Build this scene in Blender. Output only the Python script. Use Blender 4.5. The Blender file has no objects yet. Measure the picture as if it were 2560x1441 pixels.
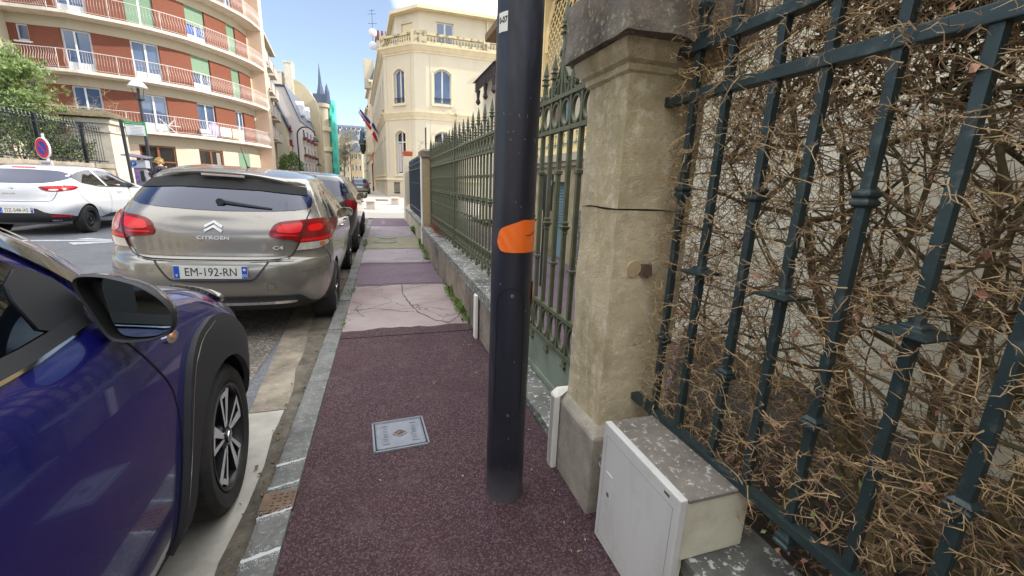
import bpy, bmesh, math, random
import numpy as np
from mathutils import Vector, Matrix
from mathutils.bvhtree import BVHTree
from mathutils.geometry import delaunay_2d_cdt
PI=math.pi; R=math.radians
scene=bpy.context.scene; COL=scene.collection
rnd=random.Random(7)
# ------------------------------------------------------------ camera
H=1.36
cd=bpy.data.cameras.new("camera"); cam=bpy.data.objects.new("camera",cd); COL.objects.link(cam)
RM=((0.9547247,0.0388812,-0.2949390),(-0.2954662,0.2393988,-0.9248719),(0.0346479,0.9701425,0.2400480))
cam.matrix_world=Matrix([list(RM[0])+[0],list(RM[1])+[0],list(RM[2])+[H],[0,0,0,1]])
cd.sensor_width=36; cd.lens=36*1039.23/2560; cd.clip_start=0.05; cd.clip_end=3000
scene.camera=cam
scene.render.resolution_x=1024; scene.render.resolution_y=576
# ------------------------------------------------------------ light
SUN_EL=R(31); SUN_AZ=R(100)     # azimuth measured from +Y towards +X
w=bpy.data.worlds.new("World"); scene.world=w; w.use_nodes=True
nt=w.node_tree; bg=nt.nodes['Background']
sky=nt.nodes.new('ShaderNodeTexSky'); sky.sky_type='NISHITA'; sky.sun_disc=False
sky.sun_elevation=SUN_EL; sky.sun_rotation=SUN_AZ; sky.air_density=.8; sky.dust_density=.2; sky.ozone_density=1.0
tc=nt.nodes.new('ShaderNodeTexCoord'); L=nt.links.new
def wn(op,a,b=0.0):
    x=nt.nodes.new('ShaderNodeMath'); x.operation=op; x.use_clamp=(op=='MULTIPLY_ADD')
    for v,k in ((a,0),(b,1)):
        if isinstance(v,(int,float)): x.inputs[k].default_value=v
        else: L(v,x.inputs[k])
    return x.outputs[0]
def mrange(v,a,b,c=0.0,d=1.0):
    x=nt.nodes.new('ShaderNodeMapRange'); x.interpolation_type='SMOOTHSTEP'; L(v,x.inputs[0])
    for i,k in enumerate((a,b,c,d)): x.inputs[i+1].default_value=k
    return x.outputs[0]
sx_=nt.nodes.new('ShaderNodeSeparateXYZ'); L(tc.outputs['Generated'],sx_.inputs[0])
nz=nt.nodes.new('ShaderNodeTexNoise'); nz.inputs['Scale'].default_value=2.2; nz.inputs['Detail'].default_value=7; nz.inputs['Roughness'].default_value=.55
mp=nt.nodes.new('ShaderNodeMapping'); mp.inputs['Scale'].default_value=(1,1,2.2); L(tc.outputs['Generated'],mp.inputs['Vector']); L(mp.outputs[0],nz.inputs['Vector'])
# unseen bright cloud added overhead and behind the viewer to lift ambient light, one white cloud low over the corner building, clear blue down the street
high=mrange(sx_.outputs[2],.50,.82); back=mrange(sx_.outputs[1],.20,-.30,0,.5)
dp=nt.nodes.new('ShaderNodeVectorMath'); dp.operation='DOT_PRODUCT'; L(tc.outputs['Generated'],dp.inputs[0]); dp.inputs[1].default_value=Vector((.30,.83,.47)).normalized()
low=mrange(dp.outputs['Value'],.93,.985)
cover=wn('MAXIMUM',wn('MAXIMUM',high,back),low)
fac=mrange(wn('ADD',wn('MULTIPLY',cover,.55),nz.outputs['Fac']),.66,.92)
mx=nt.nodes.new('ShaderNodeMixRGB'); mx.inputs['Color2'].default_value=(15.0,15.2,15.4,1)
L(wn('MAXIMUM',wn('MULTIPLY',fac,.92),.06),mx.inputs['Fac']); L(sky.outputs[0],mx.inputs['Color1']); L(mx.outputs[0],bg.inputs[0])
bg.inputs[1].default_value=0.075
sd=bpy.data.lights.new("sun",'SUN'); sd.energy=2.0; sd.angle=R(.5); sd.color=(1,.93,.82)
so=bpy.data.objects.new("sun",sd); COL.objects.link(so)
sdir=Vector((math.sin(SUN_AZ)*math.cos(SUN_EL),math.cos(SUN_AZ)*math.cos(SUN_EL),math.sin(SUN_EL)))
so.rotation_euler=sdir.to_track_quat('Z','Y').to_euler()
vs=scene.view_settings; vs.view_transform='Standard'; vs.look='None'; vs.gamma=1; vs.exposure=1.6
scene.render.engine='CYCLES'
try:
    scene.cycles.max_bounces=8; scene.cycles.diffuse_bounces=4; scene.cycles.glossy_bounces=4; scene.cycles.transparent_max_bounces=12
except Exception: pass
# ------------------------------------------------------------ materials
def S(r,g,b,k=1.0):
    f=lambda c:((c/255+.055)/1.055)**2.4 if c>10 else c/255/12.92
    return (f(r)*k,f(g)*k,f(b)*k)
MATS={}
class NB:
    def __init__(s,m): s.m=m; s.t=m.node_tree; s.n=s.t.nodes; s.b=s.n['Principled BSDF']
    def new(s,t,**kw):
        x=s.n.new(t)
        for k,v in kw.items():
            if k.startswith('i_'): x.inputs[k[2:]].default_value=v
            else: setattr(x,k,v)
        return x
    def l(s,a,b): s.t.links.new(a,b)
    def pos(s,scale=(1,1,1),coord='Object'):
        t=s.new('ShaderNodeTexCoord'); m=s.new('ShaderNodeMapping'); m.inputs['Scale'].default_value=scale
        s.l(t.outputs[coord],m.inputs['Vector']); return m.outputs[0]
    def noise(s,vec,scale,detail=4,rough=.55):
        x=s.new('ShaderNodeTexNoise'); x.inputs['Scale'].default_value=scale; x.inputs['Detail'].default_value=detail; x.inputs['Roughness'].default_value=rough
        s.l(vec,x.inputs['Vector']); return x.outputs['Fac']
    def vor(s,vec,scale,out='Distance',feature='F1'):
        x=s.new('ShaderNodeTexVoronoi'); x.feature=feature; x.inputs['Scale'].default_value=scale; s.l(vec,x.inputs['Vector']); return x.outputs[out]
    def ramp(s,fac,p0,p1,c0=(0,0,0),c1=(1,1,1)):
        x=s.new('ShaderNodeValToRGB'); e=x.color_ramp.elements; e[0].position=p0; e[1].position=p1
        e[0].color=(*c0,1); e[1].color=(*c1,1); s.l(fac,x.inputs[0]); return x.outputs[0]
    def mix(s,fac,a,b,mode='MIX'):
        x=s.new('ShaderNodeMixRGB'); x.blend_type=mode
        for v,k in ((fac,0),(a,1),(b,2)):
            if isinstance(v,(int,float)): x.inputs[k].default_value=v if k==0 else (v,v,v,1)
            elif isinstance(v,tuple): x.inputs[k].default_value=(*v,1)
            else: s.l(v,x.inputs[k])
        return x.outputs[0]
    def math(s,op,a,b=0.0):
        x=s.new('ShaderNodeMath'); x.operation=op
        for v,k in ((a,0),(b,1)):
            if isinstance(v,(int,float)): x.inputs[k].default_value=v
            else: s.l(v,x.inputs[k])
        return x.outputs[0]
    def bump(s,h,strength=.4,dist=.01):
        x=s.new('ShaderNodeBump'); x.inputs['Strength'].default_value=strength; x.inputs['Distance'].default_value=dist
        s.l(h,x.inputs['Height']); s.l(x.outputs[0],s.b.inputs['Normal'])
    def color(s,c): s.l(c,s.b.inputs['Base Color'])
def newmat(name,rough=.6,metal=0,spec=.5):
    m=bpy.data.materials.new(name); m.use_nodes=True; nb=NB(m)
    nb.b.inputs['Roughness'].default_value=rough; nb.b.inputs['Metallic'].default_value=metal
    nb.b.inputs['Specular IOR Level'].default_value=spec; MATS[name]=m; return nb
def mat(name,col,rough=.6,metal=0,var=.12,vs=3.0,dirt=None,damt=.5,ds=2.0,dstretch=(1,1,1),dp=(.45,.7),bump=0,bs=60,bd=.004,coat=0,spec=.5,emit=0,coord='Object'):
    """base colour with soft mottling, an optional dirt colour in patches and an optional bump"""
    if name in MATS: return MATS[name]
    nb=newmat(name,rough,metal,spec); v=nb.pos(coord=coord)
    c=nb.mix(nb.ramp(nb.noise(v,vs,5),.3,.7),tuple(x*(1-var) for x in col),tuple(min(1,x*(1+var)) for x in col))
    if dirt:
        v2=nb.pos(dstretch,coord); f=nb.ramp(nb.noise(v2,ds,8,.65),dp[0],dp[1])
        c=nb.mix(nb.math('MULTIPLY',f,damt),c,dirt)
    nb.color(c)
    if bump: nb.bump(nb.noise(v,bs,4,.6),bump,bd)
    if coat:
        nb.b.inputs['Coat Weight'].default_value=coat; nb.b.inputs['Coat Roughness'].default_value=.03
    if emit:
        nb.b.inputs['Emission Color'].default_value=(*col,1); nb.b.inputs['Emission Strength'].default_value=emit
    return MATS[name]
# ------------------------------------------------------------ mesh builder
class MB:
    def __init__(s): s.v=[]; s.f=[]; s.mi=[]; s.m=0; s.M=None
    def add(s,vs,fs,m=None):
        o=len(s.v)
        if s.M is not None: vs=[tuple(s.M@Vector(p)) for p in vs]
        s.v+= [tuple(p) for p in vs]; s.f+=[tuple(i+o for i in f) for f in fs]; s.mi+=[s.m if m is None else m]*len(fs); return s
    def box(s,x0,x1,y0,y1,z0,z1,m=None):
        return s.add([(x0,y0,z0),(x1,y0,z0),(x1,y1,z0),(x0,y1,z0),(x0,y0,z1),(x1,y0,z1),(x1,y1,z1),(x0,y1,z1)],
          [(3,2,1,0),(4,5,6,7),(0,1,5,4),(1,2,6,5),(2,3,7,6),(3,0,4,7)],m)
    def frustum(s,b,zb,t,zt,m=None):  # b,t=(x0,x1,y0,y1)
        return s.add([(b[0],b[2],zb),(b[1],b[2],zb),(b[1],b[3],zb),(b[0],b[3],zb),(t[0],t[2],zt),(t[1],t[2],zt),(t[1],t[3],zt),(t[0],t[3],zt)],
          [(3,2,1,0),(4,5,6,7),(0,1,5,4),(1,2,6,5),(2,3,7,6),(3,0,4,7)],m)
    def prism(s,poly,fn,a,b,m=None):  # fn(u,v,w)->xyz ; extrude from a to b along w
        n=len(poly); vs=[fn(u,v,a) for u,v in poly]+[fn(u,v,b) for u,v in poly]
        fs=[tuple(range(n))[::-1],tuple(range(n,2*n))]+[(i,(i+1)%n,n+(i+1)%n,n+i) for i in range(n)]
        return s.add(vs,fs,m)
    def tube(s,pts,r,n=8,m=None,cap=True):
        pts=[Vector(p) for p in pts]; k=len(pts); rs=r if isinstance(r,(list,tuple)) else [r]*k
        vs=[];fs=[];up=None
        for i,p in enumerate(pts):
            t=(pts[min(i+1,k-1)]-pts[max(i-1,0)]);
            if t.length<1e-9: t=Vector((0,0,1))
            t.normalize()
            if up is None: up=Vector((0,0,1)) if abs(t.z)<.9 else Vector((1,0,0))
            a=t.cross(up).normalized(); up=a.cross(t).normalized()
            for j in range(n):
                q=2*PI*j/n; vs.append(p+(a*math.cos(q)+up*math.sin(q))*rs[i])
        for i in range(k-1):
            for j in range(n): fs.append((i*n+j,i*n+(j+1)%n,(i+1)*n+(j+1)%n,(i+1)*n+j))
        if cap: fs.append(tuple(range(n))[::-1]); fs.append(tuple(range((k-1)*n,k*n)))
        return s.add(vs,fs,m)
    def lathe(s,prof,c=(0,0,0),n=16,m=None,axis='z',rot=0):  # prof [(r,h)]
        vs=[];fs=[]
        for r,h in prof:
            for j in range(n):
                q=2*PI*j/n+rot; a,b=r*math.cos(q),r*math.sin(q)
                p={'z':(a,b,h),'x':(h,a,b),'y':(a,h,b)}[axis]; vs.append((p[0]+c[0],p[1]+c[1],p[2]+c[2]))
        k=len(prof)
        for i in range(k-1):
            for j in range(n): fs.append((i*n+j,i*n+(j+1)%n,(i+1)*n+(j+1)%n,(i+1)*n+j))
        fs.append(tuple(range(n))[::-1]); fs.append(tuple(range((k-1)*n,k*n)))
        return s.add(vs,fs,m)
    def sqlathe(s,prof,c,m=None,rot=PI/4): # square section profile, half-width given
        return s.lathe([(r*math.sqrt(2),h) for r,h in prof],c,4,m,'z',rot)
    def grid(s,P,m=None,close=False):
        a=len(P);b=len(P[0]); vs=[p for r in P for p in r]; fs=[]
        for i in range(a-1):
            for j in range(b if close else b-1):
                fs.append((i*b+j,i*b+(j+1)%b,(i+1)*b+(j+1)%b,(i+1)*b+j))
        return s.add(vs,fs,m)
    def build(s,name,mats,parent=None,smooth=False,local=False,bevel=0,kind=None,label=None,sharp=None):
        me=bpy.data.meshes.new(name)
        vs=s.v
        off=Vector((0,0,0))
        if parent is not None and not local:
            q=parent
            while q is not None: off+=Vector(q.location); q=q.parent
            vs=[(x-off.x,y-off.y,z-off.z) for x,y,z in s.v]
        me.from_pydata(vs,[],s.f)
        mats=mats if isinstance(mats,(list,tuple)) else [mats]
        for m in mats: me.materials.append(m)
        me.polygons.foreach_set('material_index',[min(i,len(mats)-1) for i in s.mi])
        me.update(); 
        bm=bmesh.new(); bm.from_mesh(me); bmesh.ops.recalc_face_normals(bm,faces=bm.faces)
        if bevel:
            es=[e for e in bm.edges if len(e.link_faces)==2 and e.calc_face_angle(0)>.5]
            bmesh.ops.bevel(bm,geom=es,offset=bevel,segments=2,affect='EDGES',profile=.6)
        bm.to_mesh(me); bm.free()
        if smooth:
            me.shade_smooth()
            me.set_sharp_from_angle(angle=R(sharp or 35))
        o=bpy.data.objects.new(name,me); COL.objects.link(o)
        if parent is not None: o.parent=parent
        if kind: o['kind']=kind
        if label: o['label']=label
        return o
def thing(name,label,cat,loc=(0,0,0),rz=0,group=None):
    o=bpy.data.objects.new(name,None); COL.objects.link(o); o.empty_display_size=.1
    o.location=loc; o.rotation_euler=(0,0,rz); o['label']=label; o['category']=cat
    if group: o['group']=group
    return o
def tag(o,label=None,cat=None,group=None,kind=None):
    if label: o['label']=label
    if cat: o['category']=cat
    if group: o['group']=group
    if kind: o['kind']=kind
    return o
def kids(o): return [c for c in list(COL.objects) if c.parent==o]
def copy_tree(o,parent=None):
    c=o.copy(); COL.objects.link(c); c.parent=parent
    for ch in kids(o): copy_tree(ch,c)
    return c
def textmesh(name,txt,size,fn,mat_,parent=None,ext=.002,sx=1.0,local=False,align='CENTER',bold=0.0):
    """real letters: fn(u,v,w)->xyz maps text plane to the place it stands"""
    cu=bpy.data.curves.new('t','FONT'); cu.body=txt; cu.size=size; cu.extrude=ext; cu.offset=bold
    cu.align_x=align; cu.align_y='CENTER'; cu.resolution_u=3
    ob=bpy.data.objects.new('t',cu); COL.objects.link(ob)
    dg=bpy.context.evaluated_depsgraph_get(); me=bpy.data.meshes.new_from_object(ob.evaluated_get(dg))
    mb=MB(); mb.add([fn(v.co.x*sx,v.co.y,v.co.z) for v in me.vertices],[tuple(p.vertices) for p in me.polygons])
    bpy.data.objects.remove(ob); bpy.data.curves.remove(cu); bpy.data.meshes.remove(me)
    return mb.build(name,mat_,parent,local=local)
def catmull(P,n=6):
    P=[np.array(p,float) for p in P];Q=[2*P[0]-P[1]]+P+[2*P[-1]-P[-2]];o=[]
    for i in range(1,len(Q)-2):
        for k in range(n):
            t=k/n;a,b,c,d=Q[i-1:i+3]
            o.append(.5*((2*b)+(-a+c)*t+(2*a-5*b+4*c-d)*t*t+(-a+3*b-3*c+d)*t**3))
    o.append(P[-1]);return [tuple(x) for x in o]
def chaikin(P,k=2,closed=True):
    for _ in range(k):
        o=[];n=len(P)
        for i in range(n if closed else n-1):
            a,b=P[i],P[(i+1)%n]; o+= [(a[0]*.8+b[0]*.2,a[1]*.8+b[1]*.2),(a[0]*.2+b[0]*.8,a[1]*.2+b[1]*.8)]
        if not closed: o=[P[0]]+o+[P[-1]]
        P=o
    return P
# ------------------------------------------------------------ special materials
def asphalt(name,base,stone,scale=95,patch=None,bstr=.5,contrast=.5):
    nb=newmat(name,.85,0,.35); v=nb.pos(coord='Object')
    cell=nb.vor(v,scale,'Color'); d=nb.vor(v,scale,'Distance')
    sep=nb.new('ShaderNodeSeparateColor'); nb.l(cell,sep.inputs[0])
    c=nb.mix(nb.ramp(sep.outputs[0],.35,.95),base,stone)
    c=nb.mix(nb.math('MULTIPLY',nb.ramp(d,.35,.75),contrast),c,tuple(x*.25 for x in base))
    big=nb.ramp(nb.noise(v,1.1,6,.6),.35,.7)
    c=nb.mix(nb.math('MULTIPLY',big,.35),c,patch or tuple(x*1.7 for x in base))
    c=nb.mix(nb.math('MULTIPLY',nb.ramp(nb.noise(v,4.5,7,.7),.54,.74),.28),c,S(116,104,98))
    c=nb.mix(nb.math('MULTIPLY',nb.ramp(nb.noise(nb.pos((.6,1,1)),2.2,5,.6),.52,.72),.45),c,tuple(x*.55 for x in base))
    nb.color(c); nb.bump(nb.math('MULTIPLY',nb.ramp(d,.0,.8,(1,1,1),(0,0,0)),1.0),bstr,.004)
    return MATS[name]
M_SIDEWALK=asphalt('sidewalk_asphalt',S(60,38,43),S(104,84,88),150,contrast=.65,bstr=.8)
M_PATCHDARK=asphalt('old_sidewalk_asphalt',S(92,76,86),S(122,106,116),130,contrast=.25,bstr=.25)
M_ROAD=asphalt('road_asphalt',S(86,87,92),S(116,116,120),80,contrast=.25,bstr=.3,patch=S(124,126,130))
M_ROADROUGH=asphalt('worn_road_asphalt',S(92,86,80),S(150,140,128),60,contrast=.5)
def cracked(name,col,col2):
    nb=newmat(name,.9,0,.3); v=nb.pos()
    c=nb.mix(nb.ramp(nb.noise(v,1.6,6,.6),.35,.68),col,col2)
    c=nb.mix(nb.math('MULTIPLY',nb.ramp(nb.noise(v,60,3),.45,.7),.25),c,tuple(x*.6 for x in col))
    w_=nb.noise(v,3.0,3); vv=nb.new('ShaderNodeVectorMath',operation='ADD'); cx=nb.new('ShaderNodeCombineXYZ')
    nb.l(nb.math('MULTIPLY',w_,.5),cx.inputs[0]); nb.l(nb.math('MULTIPLY',w_,.3),cx.inputs[1]); nb.l(v,vv.inputs[0]); nb.l(cx.outputs[0],vv.inputs[1])
    e=nb.vor(vv.outputs[0],1.05,'Distance','DISTANCE_TO_EDGE')
    c=nb.mix(nb.ramp(e,.0,.008,(.75,.75,.75),(0,0,0)),c,tuple(x*.22 for x in col))
    nb.color(c); nb.bump(nb.noise(v,90,4),.3,.003); return MATS[name]
M_PINK=cracked('cracked_pink_paving',S(136,120,118),S(154,144,140))
M_GREYPINK=cracked('grey_pink_paving',S(128,118,122),S(144,136,140))
M_MOSSY=mat('mossy_paving',S(128,122,106),.95,var=.15,vs=2,dirt=S(118,118,80),damt=.8,ds=1.2,bump=.4,bs=90)
def stoneish(name,col,dark,light,scale=2.2,bstr=.5,lich=.4,stretch=(1,1,1),lp=(.58,.66),dp=(.4,.68)):
    nb=newmat(name,.92,0,.25); v=nb.pos(); v2=nb.pos(stretch)
    c=nb.mix(nb.ramp(nb.noise(v,scale*3,6,.6),.3,.7),tuple(x*.82 for x in col),tuple(x*1.12 for x in col))
    c=nb.mix(nb.math('MULTIPLY',nb.ramp(nb.noise(v2,scale,8,.65),*dp),.85),c,dark)
    c=nb.mix(nb.math('MULTIPLY',nb.ramp(nb.noise(v,scale*9,7,.7),*lp),lich),c,light)
    nb.color(c); h=nb.math('ADD',nb.noise(v,120,5,.7),nb.math('MULTIPLY',nb.noise(v,18,4,.6),1.5)); nb.bump(h,bstr,.006); return MATS[name]
M_PILLAR=stoneish('rendered_stone',S(210,194,160),S(150,138,98),S(242,232,210),2.2,1.0,.5,(1,1,.6),lp=(.50,.66),dp=(.44,.66))
M_PLINTH=stoneish('plinth_stone',S(164,156,142),S(112,108,96),S(196,190,176),3,.6,.4)
M_CAP=stoneish('dark_weathered_stone',S(146,136,122),S(76,70,66),S(206,200,160),4,.9,.6,lp=(.55,.66))
M_COPING=stoneish('mossy_coping_stone',S(126,124,118),S(70,72,70),S(205,205,200),3,.6,.8,lp=(.56,.6))
M_WALLFACE=stoneish('stained_wall_stone',S(150,138,124),S(66,62,58),S(178,168,150),1.7,.6,.4,(1,1,.8))
M_KERB=stoneish('granite_kerb',S(118,118,114),S(78,79,78),S(160,160,156),5,.7,.6,lp=(.54,.66))
M_CONC=stoneish('gutter_concrete',S(172,168,158),S(136,130,120),S(90,88,84),2.5,.35,.5,lp=(.66,.68),dp=(.5,.8))
M_GUTROUGH=stoneish('worn_gutter_stone',S(150,140,124),S(92,84,74),S(180,172,158),4,.9,.5)
M_DIRT=stoneish('gutter_dirt',S(112,104,92),S(66,62,56),S(150,142,126),6,1.0,.5)
M_PAVING=mat('pale_paving',S(172,164,154),.85,var=.06,vs=.8,dirt=S(170,160,154),damt=.5,ds=.6)
M_FARWALL=stoneish('retaining_wall_stone',S(160,150,134),S(104,98,90),S(190,182,168),1.5,.5,.3)
def paint(name,col,flake=.6,rough=.28,metal=.0,coat=1.0):
    nb=newmat(name,rough,metal,.5); v=nb.pos()
    c=nb.mix(nb.ramp(nb.noise(v,900,2),.35,.65),tuple(x*(1-.10*flake) for x in col),tuple(min(1,x*(1+.12*flake)) for x in col))
    c=nb.mix(nb.math('MULTIPLY',nb.ramp(nb.noise(v,2.5,6,.6),.5,.9),.10),c,S(150,140,125))
    nb.color(c); nb.b.inputs['Coat Weight'].default_value=coat; nb.b.inputs['Coat Roughness'].default_value=.03
    return MATS[name]
P_BLUE=paint('deep_blue_car_paint',S(26,25,104),.5,.2,.25)
P_TAUPE=paint('taupe_metallic_car_paint',S(130,125,117),1,.26,.5)
P_WHITE=paint('white_car_paint',S(178,181,186),.2,.3)
P_BLACK=paint('black_car_paint',S(34,36,40),.4,.3)
P_GREY=paint('dark_grey_car_paint',S(74,80,96),.6,.3,.4)
M_GLASS=mat('dark_car_glass',S(12,16,22),.03,0,var=.1,spec=.9)
M_GLASSBLUE=mat('tinted_rear_glass',S(12,26,60),.03,0,var=.1,spec=.8,coat=0)
M_TRIM=mat('black_gloss_trim',S(14,14,16),.12,var=.1,coat=.6)
M_PLASTIC=mat('grey_black_plastic',S(44,45,48),.62,var=.1,bump=.15,bs=300,bd=.001)
M_RUBBER=mat('tyre_rubber',S(38,37,36),.85,var=.15,vs=20,dirt=S(84,78,70),damt=.35,ds=6,bump=.3,bs=200,bd=.002)
M_CHROME=mat('chrome',(.78,.79,.8),.12,1,var=.03)
M_ALLOY=mat('machined_alloy',(.72,.72,.74),.38,.35,var=.06)
M_ALLOYDARK=mat('dark_alloy',S(34,35,38),.35,.3,var=.1)
M_STEEL=mat('dark_steel_wheel',S(36,36,38),.5,.4,var=.1)
M_RED=mat('red_lamp_lens',S(216,14,16),.25,var=.1,coat=.25,spec=.3)
M_REDDK=mat('dark_red_lamp_lens',S(120,6,12),.2,var=.1,coat=.35,spec=.3)
M_CLEAR=mat('clear_lamp_lens',S(200,196,188),.12,.3,var=.2,vs=30,coat=1)
M_AMBER=mat('amber_bulb',S(190,110,60),.2,coat=1)
M_PLATE=mat('number_plate_white',S(214,214,206),.35,var=.04,coat=.4)
M_PLATEBLUE=mat('number_plate_blue',S(30,84,176),.35,coat=.4)
M_INK=mat('plate_black_ink',S(34,34,36),.5)
M_GAP=mat('panel_gap_black',S(10,10,10),.8)
M_WHITE=mat('white_plastic',S(226,222,212),.5,var=.05,dirt=S(180,172,156),damt=.3)
M_WHITEP=mat('white_spray_paint',S(186,188,188),.8,var=.1)
M_IRONGREEN=mat('olive_green_iron_paint',S(90,95,74),.48,.0,var=.18,vs=9,dirt=S(70,72,52),damt=.6,ds=14,bump=.15,bs=120,bd=.001)
M_IRONTEAL=mat('dark_teal_iron_paint',S(46,60,60),.42,.15,var=.2,vs=12,dirt=S(104,108,104),damt=.5,ds=16,dp=(.56,.68),bump=.35,bs=90,bd=.002)
M_IRONBLACK=mat('black_iron_paint',S(34,38,44),.45,.1)
M_POLE=mat('dark_lamp_post_paint',S(38,39,48),.42,.1,var=.12,vs=6,dirt=S(90,92,104),damt=.35,ds=9,dstretch=(1,1,.3),dp=(.55,.75),bump=.1,bs=300,bd=.001)
nbp=NB(M_POLE); _v=nbp.pos(); _s=nbp.new('ShaderNodeSeparateXYZ'); nbp.l(_v,_s.inputs[0])
_d=nbp.ramp(nbp.math('ADD',_s.outputs[2],nbp.math('MULTIPLY',nbp.noise(_v,18,5,.7),.16)),.05,.26,(1,1,1),(0,0,0)); _c=nbp.b.inputs['Base Color'].links[0].from_socket
nbp.color(nbp.mix(nbp.math('MULTIPLY',_d,.55),_c,S(120,116,116))); nbp.l(nbp.math('ADD',nbp.math('MULTIPLY',nbp.noise(nbp.pos((3,3,.4)),9,4),.3),.26),nbp.b.inputs['Roughness'])
M_ORANGE=mat('orange_tape',S(238,110,34),.38,var=.06)
M_ALU=mat('cast_aluminium_cover',S(120,123,130),.55,.4,var=.12,vs=14,dirt=S(96,92,86),damt=.5,ds=22,dp=(.58,.68),bump=.3,bs=120,bd=.002)
M_RUST=mat('rusty_cast_iron',S(112,92,76),.75,.3,var=.25,vs=16,bump=.5,bs=80)
M_BOX=mat('weathered_grey_box',S(206,204,198),.6,var=.05,vs=3,dirt=S(150,148,140),damt=.45,ds=5,dstretch=(1,1,.5),bump=.15,bs=90,bd=.002)
M_BOXSIDE=mat('weathered_cream_box',S(212,206,184),.7,var=.06,vs=3,dirt=S(140,132,112),damt=.5,ds=5,bump=.15,bs=90,bd=.002)
M_BOXTOP=stoneish('lichened_box_top',S(132,125,116),S(100,93,86),S(196,196,190),5,.4,.7,lp=(.55,.62))
M_CREAM=mat('cream_facade_render',S(202,192,170),.85,var=.04,vs=.5,dirt=S(176,160,126),damt=.4,ds=.45,dstretch=(1,1,.25),dp=(.5,.8))
M_CREAMTRIM=mat('cream_trim_render',S(216,202,170),.85,var=.05,dirt=S(176,162,130),damt=.3,ds=1.2)
M_BALUS=mat('weathered_balustrade_stone',S(200,186,150),.9,var=.1,vs=2,dirt=S(60,58,52),damt=.85,ds=2.6,dp=(.5,.62))
M_CREAM2=mat('pale_cream_render',S(180,171,150),.85,var=.04,vs=.5,dirt=S(170,156,134),damt=.4,ds=.5,dstretch=(1,1,.25))
M_SLAB=mat('balcony_concrete',S(208,198,182),.9,var=.06,dirt=S(120,112,102),damt=.6,ds=2.5,dstretch=(1,1,.3),dp=(.52,.75))
M_PEACH=mat('peach_render',S(206,182,160),.85,var=.03)
M_BROWNW=mat('brown_wood_frame',S(120,72,36),.5,var=.15,vs=8)
M_SHUT=mat('pale_green_roller_shutter',S(112,142,116),.6,var=.03)
M_PVC=mat('white_window_frame',S(204,205,208),.4,var=.03)
M_WGLASS=mat('window_glass',S(66,86,116),.03,0,var=.3,vs=.6,spec=.9)  # blue base colour stands in for the sky's reflection
M_WDARK=mat('dark_window_glass',S(34,34,36),.05,0,var=.3,spec=.7)
M_SLATE=mat('blue_grey_slate',S(70,80,102),.45,var=.12,vs=3,bump=.3,bs=12)
M_RAIL=mat('white_painted_railing',S(186,176,170),.5,var=.04)
M_NET=mat('turquoise_scaffold_net',S(90,214,196),.7,var=.12,vs=1)
M_NETG=mat('green_scaffold_net',S(128,160,84),.8,var=.3,vs=.8)
M_BROWNBAL=mat('maroon_balcony_panel',S(118,56,50),.7,var=.08)
def brickmat(name,c1,c2):
    nb=newmat(name,.8,0,.3); v=nb.pos(); 
    s=nb.new('ShaderNodeSeparateXYZ'); nb.l(v,s.inputs[0])
    z=nb.math('FRACT',nb.math('MULTIPLY',s.outputs[2],14.0)); m=nb.ramp(z,.0,.16,(1,1,1),(0,0,0))
    c=nb.mix(nb.ramp(nb.noise(nb.pos((1,1,9)),4,5),.3,.7),c1,c2); c=nb.mix(nb.math('MULTIPLY',m,.35),c,S(116,84,70))
    nb.color(c); return MATS[name]
M_BRICK=brickmat('red_brick_cladding',S(114,66,50),S(126,78,60))
M_BARK=mat('hedge_bark',S(112,96,66),.9,var=.3,vs=30,bump=.6,bs=120,dirt=S(88,92,60),damt=.6,ds=7)
M_TWIG=mat('dry_twig',S(164,138,100),.85,var=.22,vs=30)
M_TWIG2=mat('brown_twig',S(122,98,74),.85,var=.25,vs=30)
M_LEAFP=mat('pinkish_dead_leaf',S(190,138,114),.6,var=.25,vs=40)
M_LEAFG=mat('green_leaf',S(118,140,74),.55,var=.25,vs=20)
M_PINE=mat('pine_needles',S(132,152,92),.6,var=.35,vs=6)
M_HEDGEG=mat('dark_green_foliage',S(62,78,44),.55,var=.45,vs=5)
M_BUSH=mat('bright_bush_foliage',S(110,134,56),.55,var=.35,vs=5)
M_SOIL=mat('dark_soil',S(48,42,34),.95,var=.3,vs=20,bump=.8,bs=40,bd=.02)
M_SILVER=mat('brushed_silver_letters',S(206,206,206),.3,.2,var=.02)
M_WEED=mat('weed_green',S(98,122,54),.6,var=.3,vs=20)
M_TREEBARK=mat('pale_tree_bark',S(128,116,98),.9,var=.25,vs=4)
M_TREETWIG=mat('far_tree_twig',S(150,140,112),.9,var=.25,vs=2)
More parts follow.
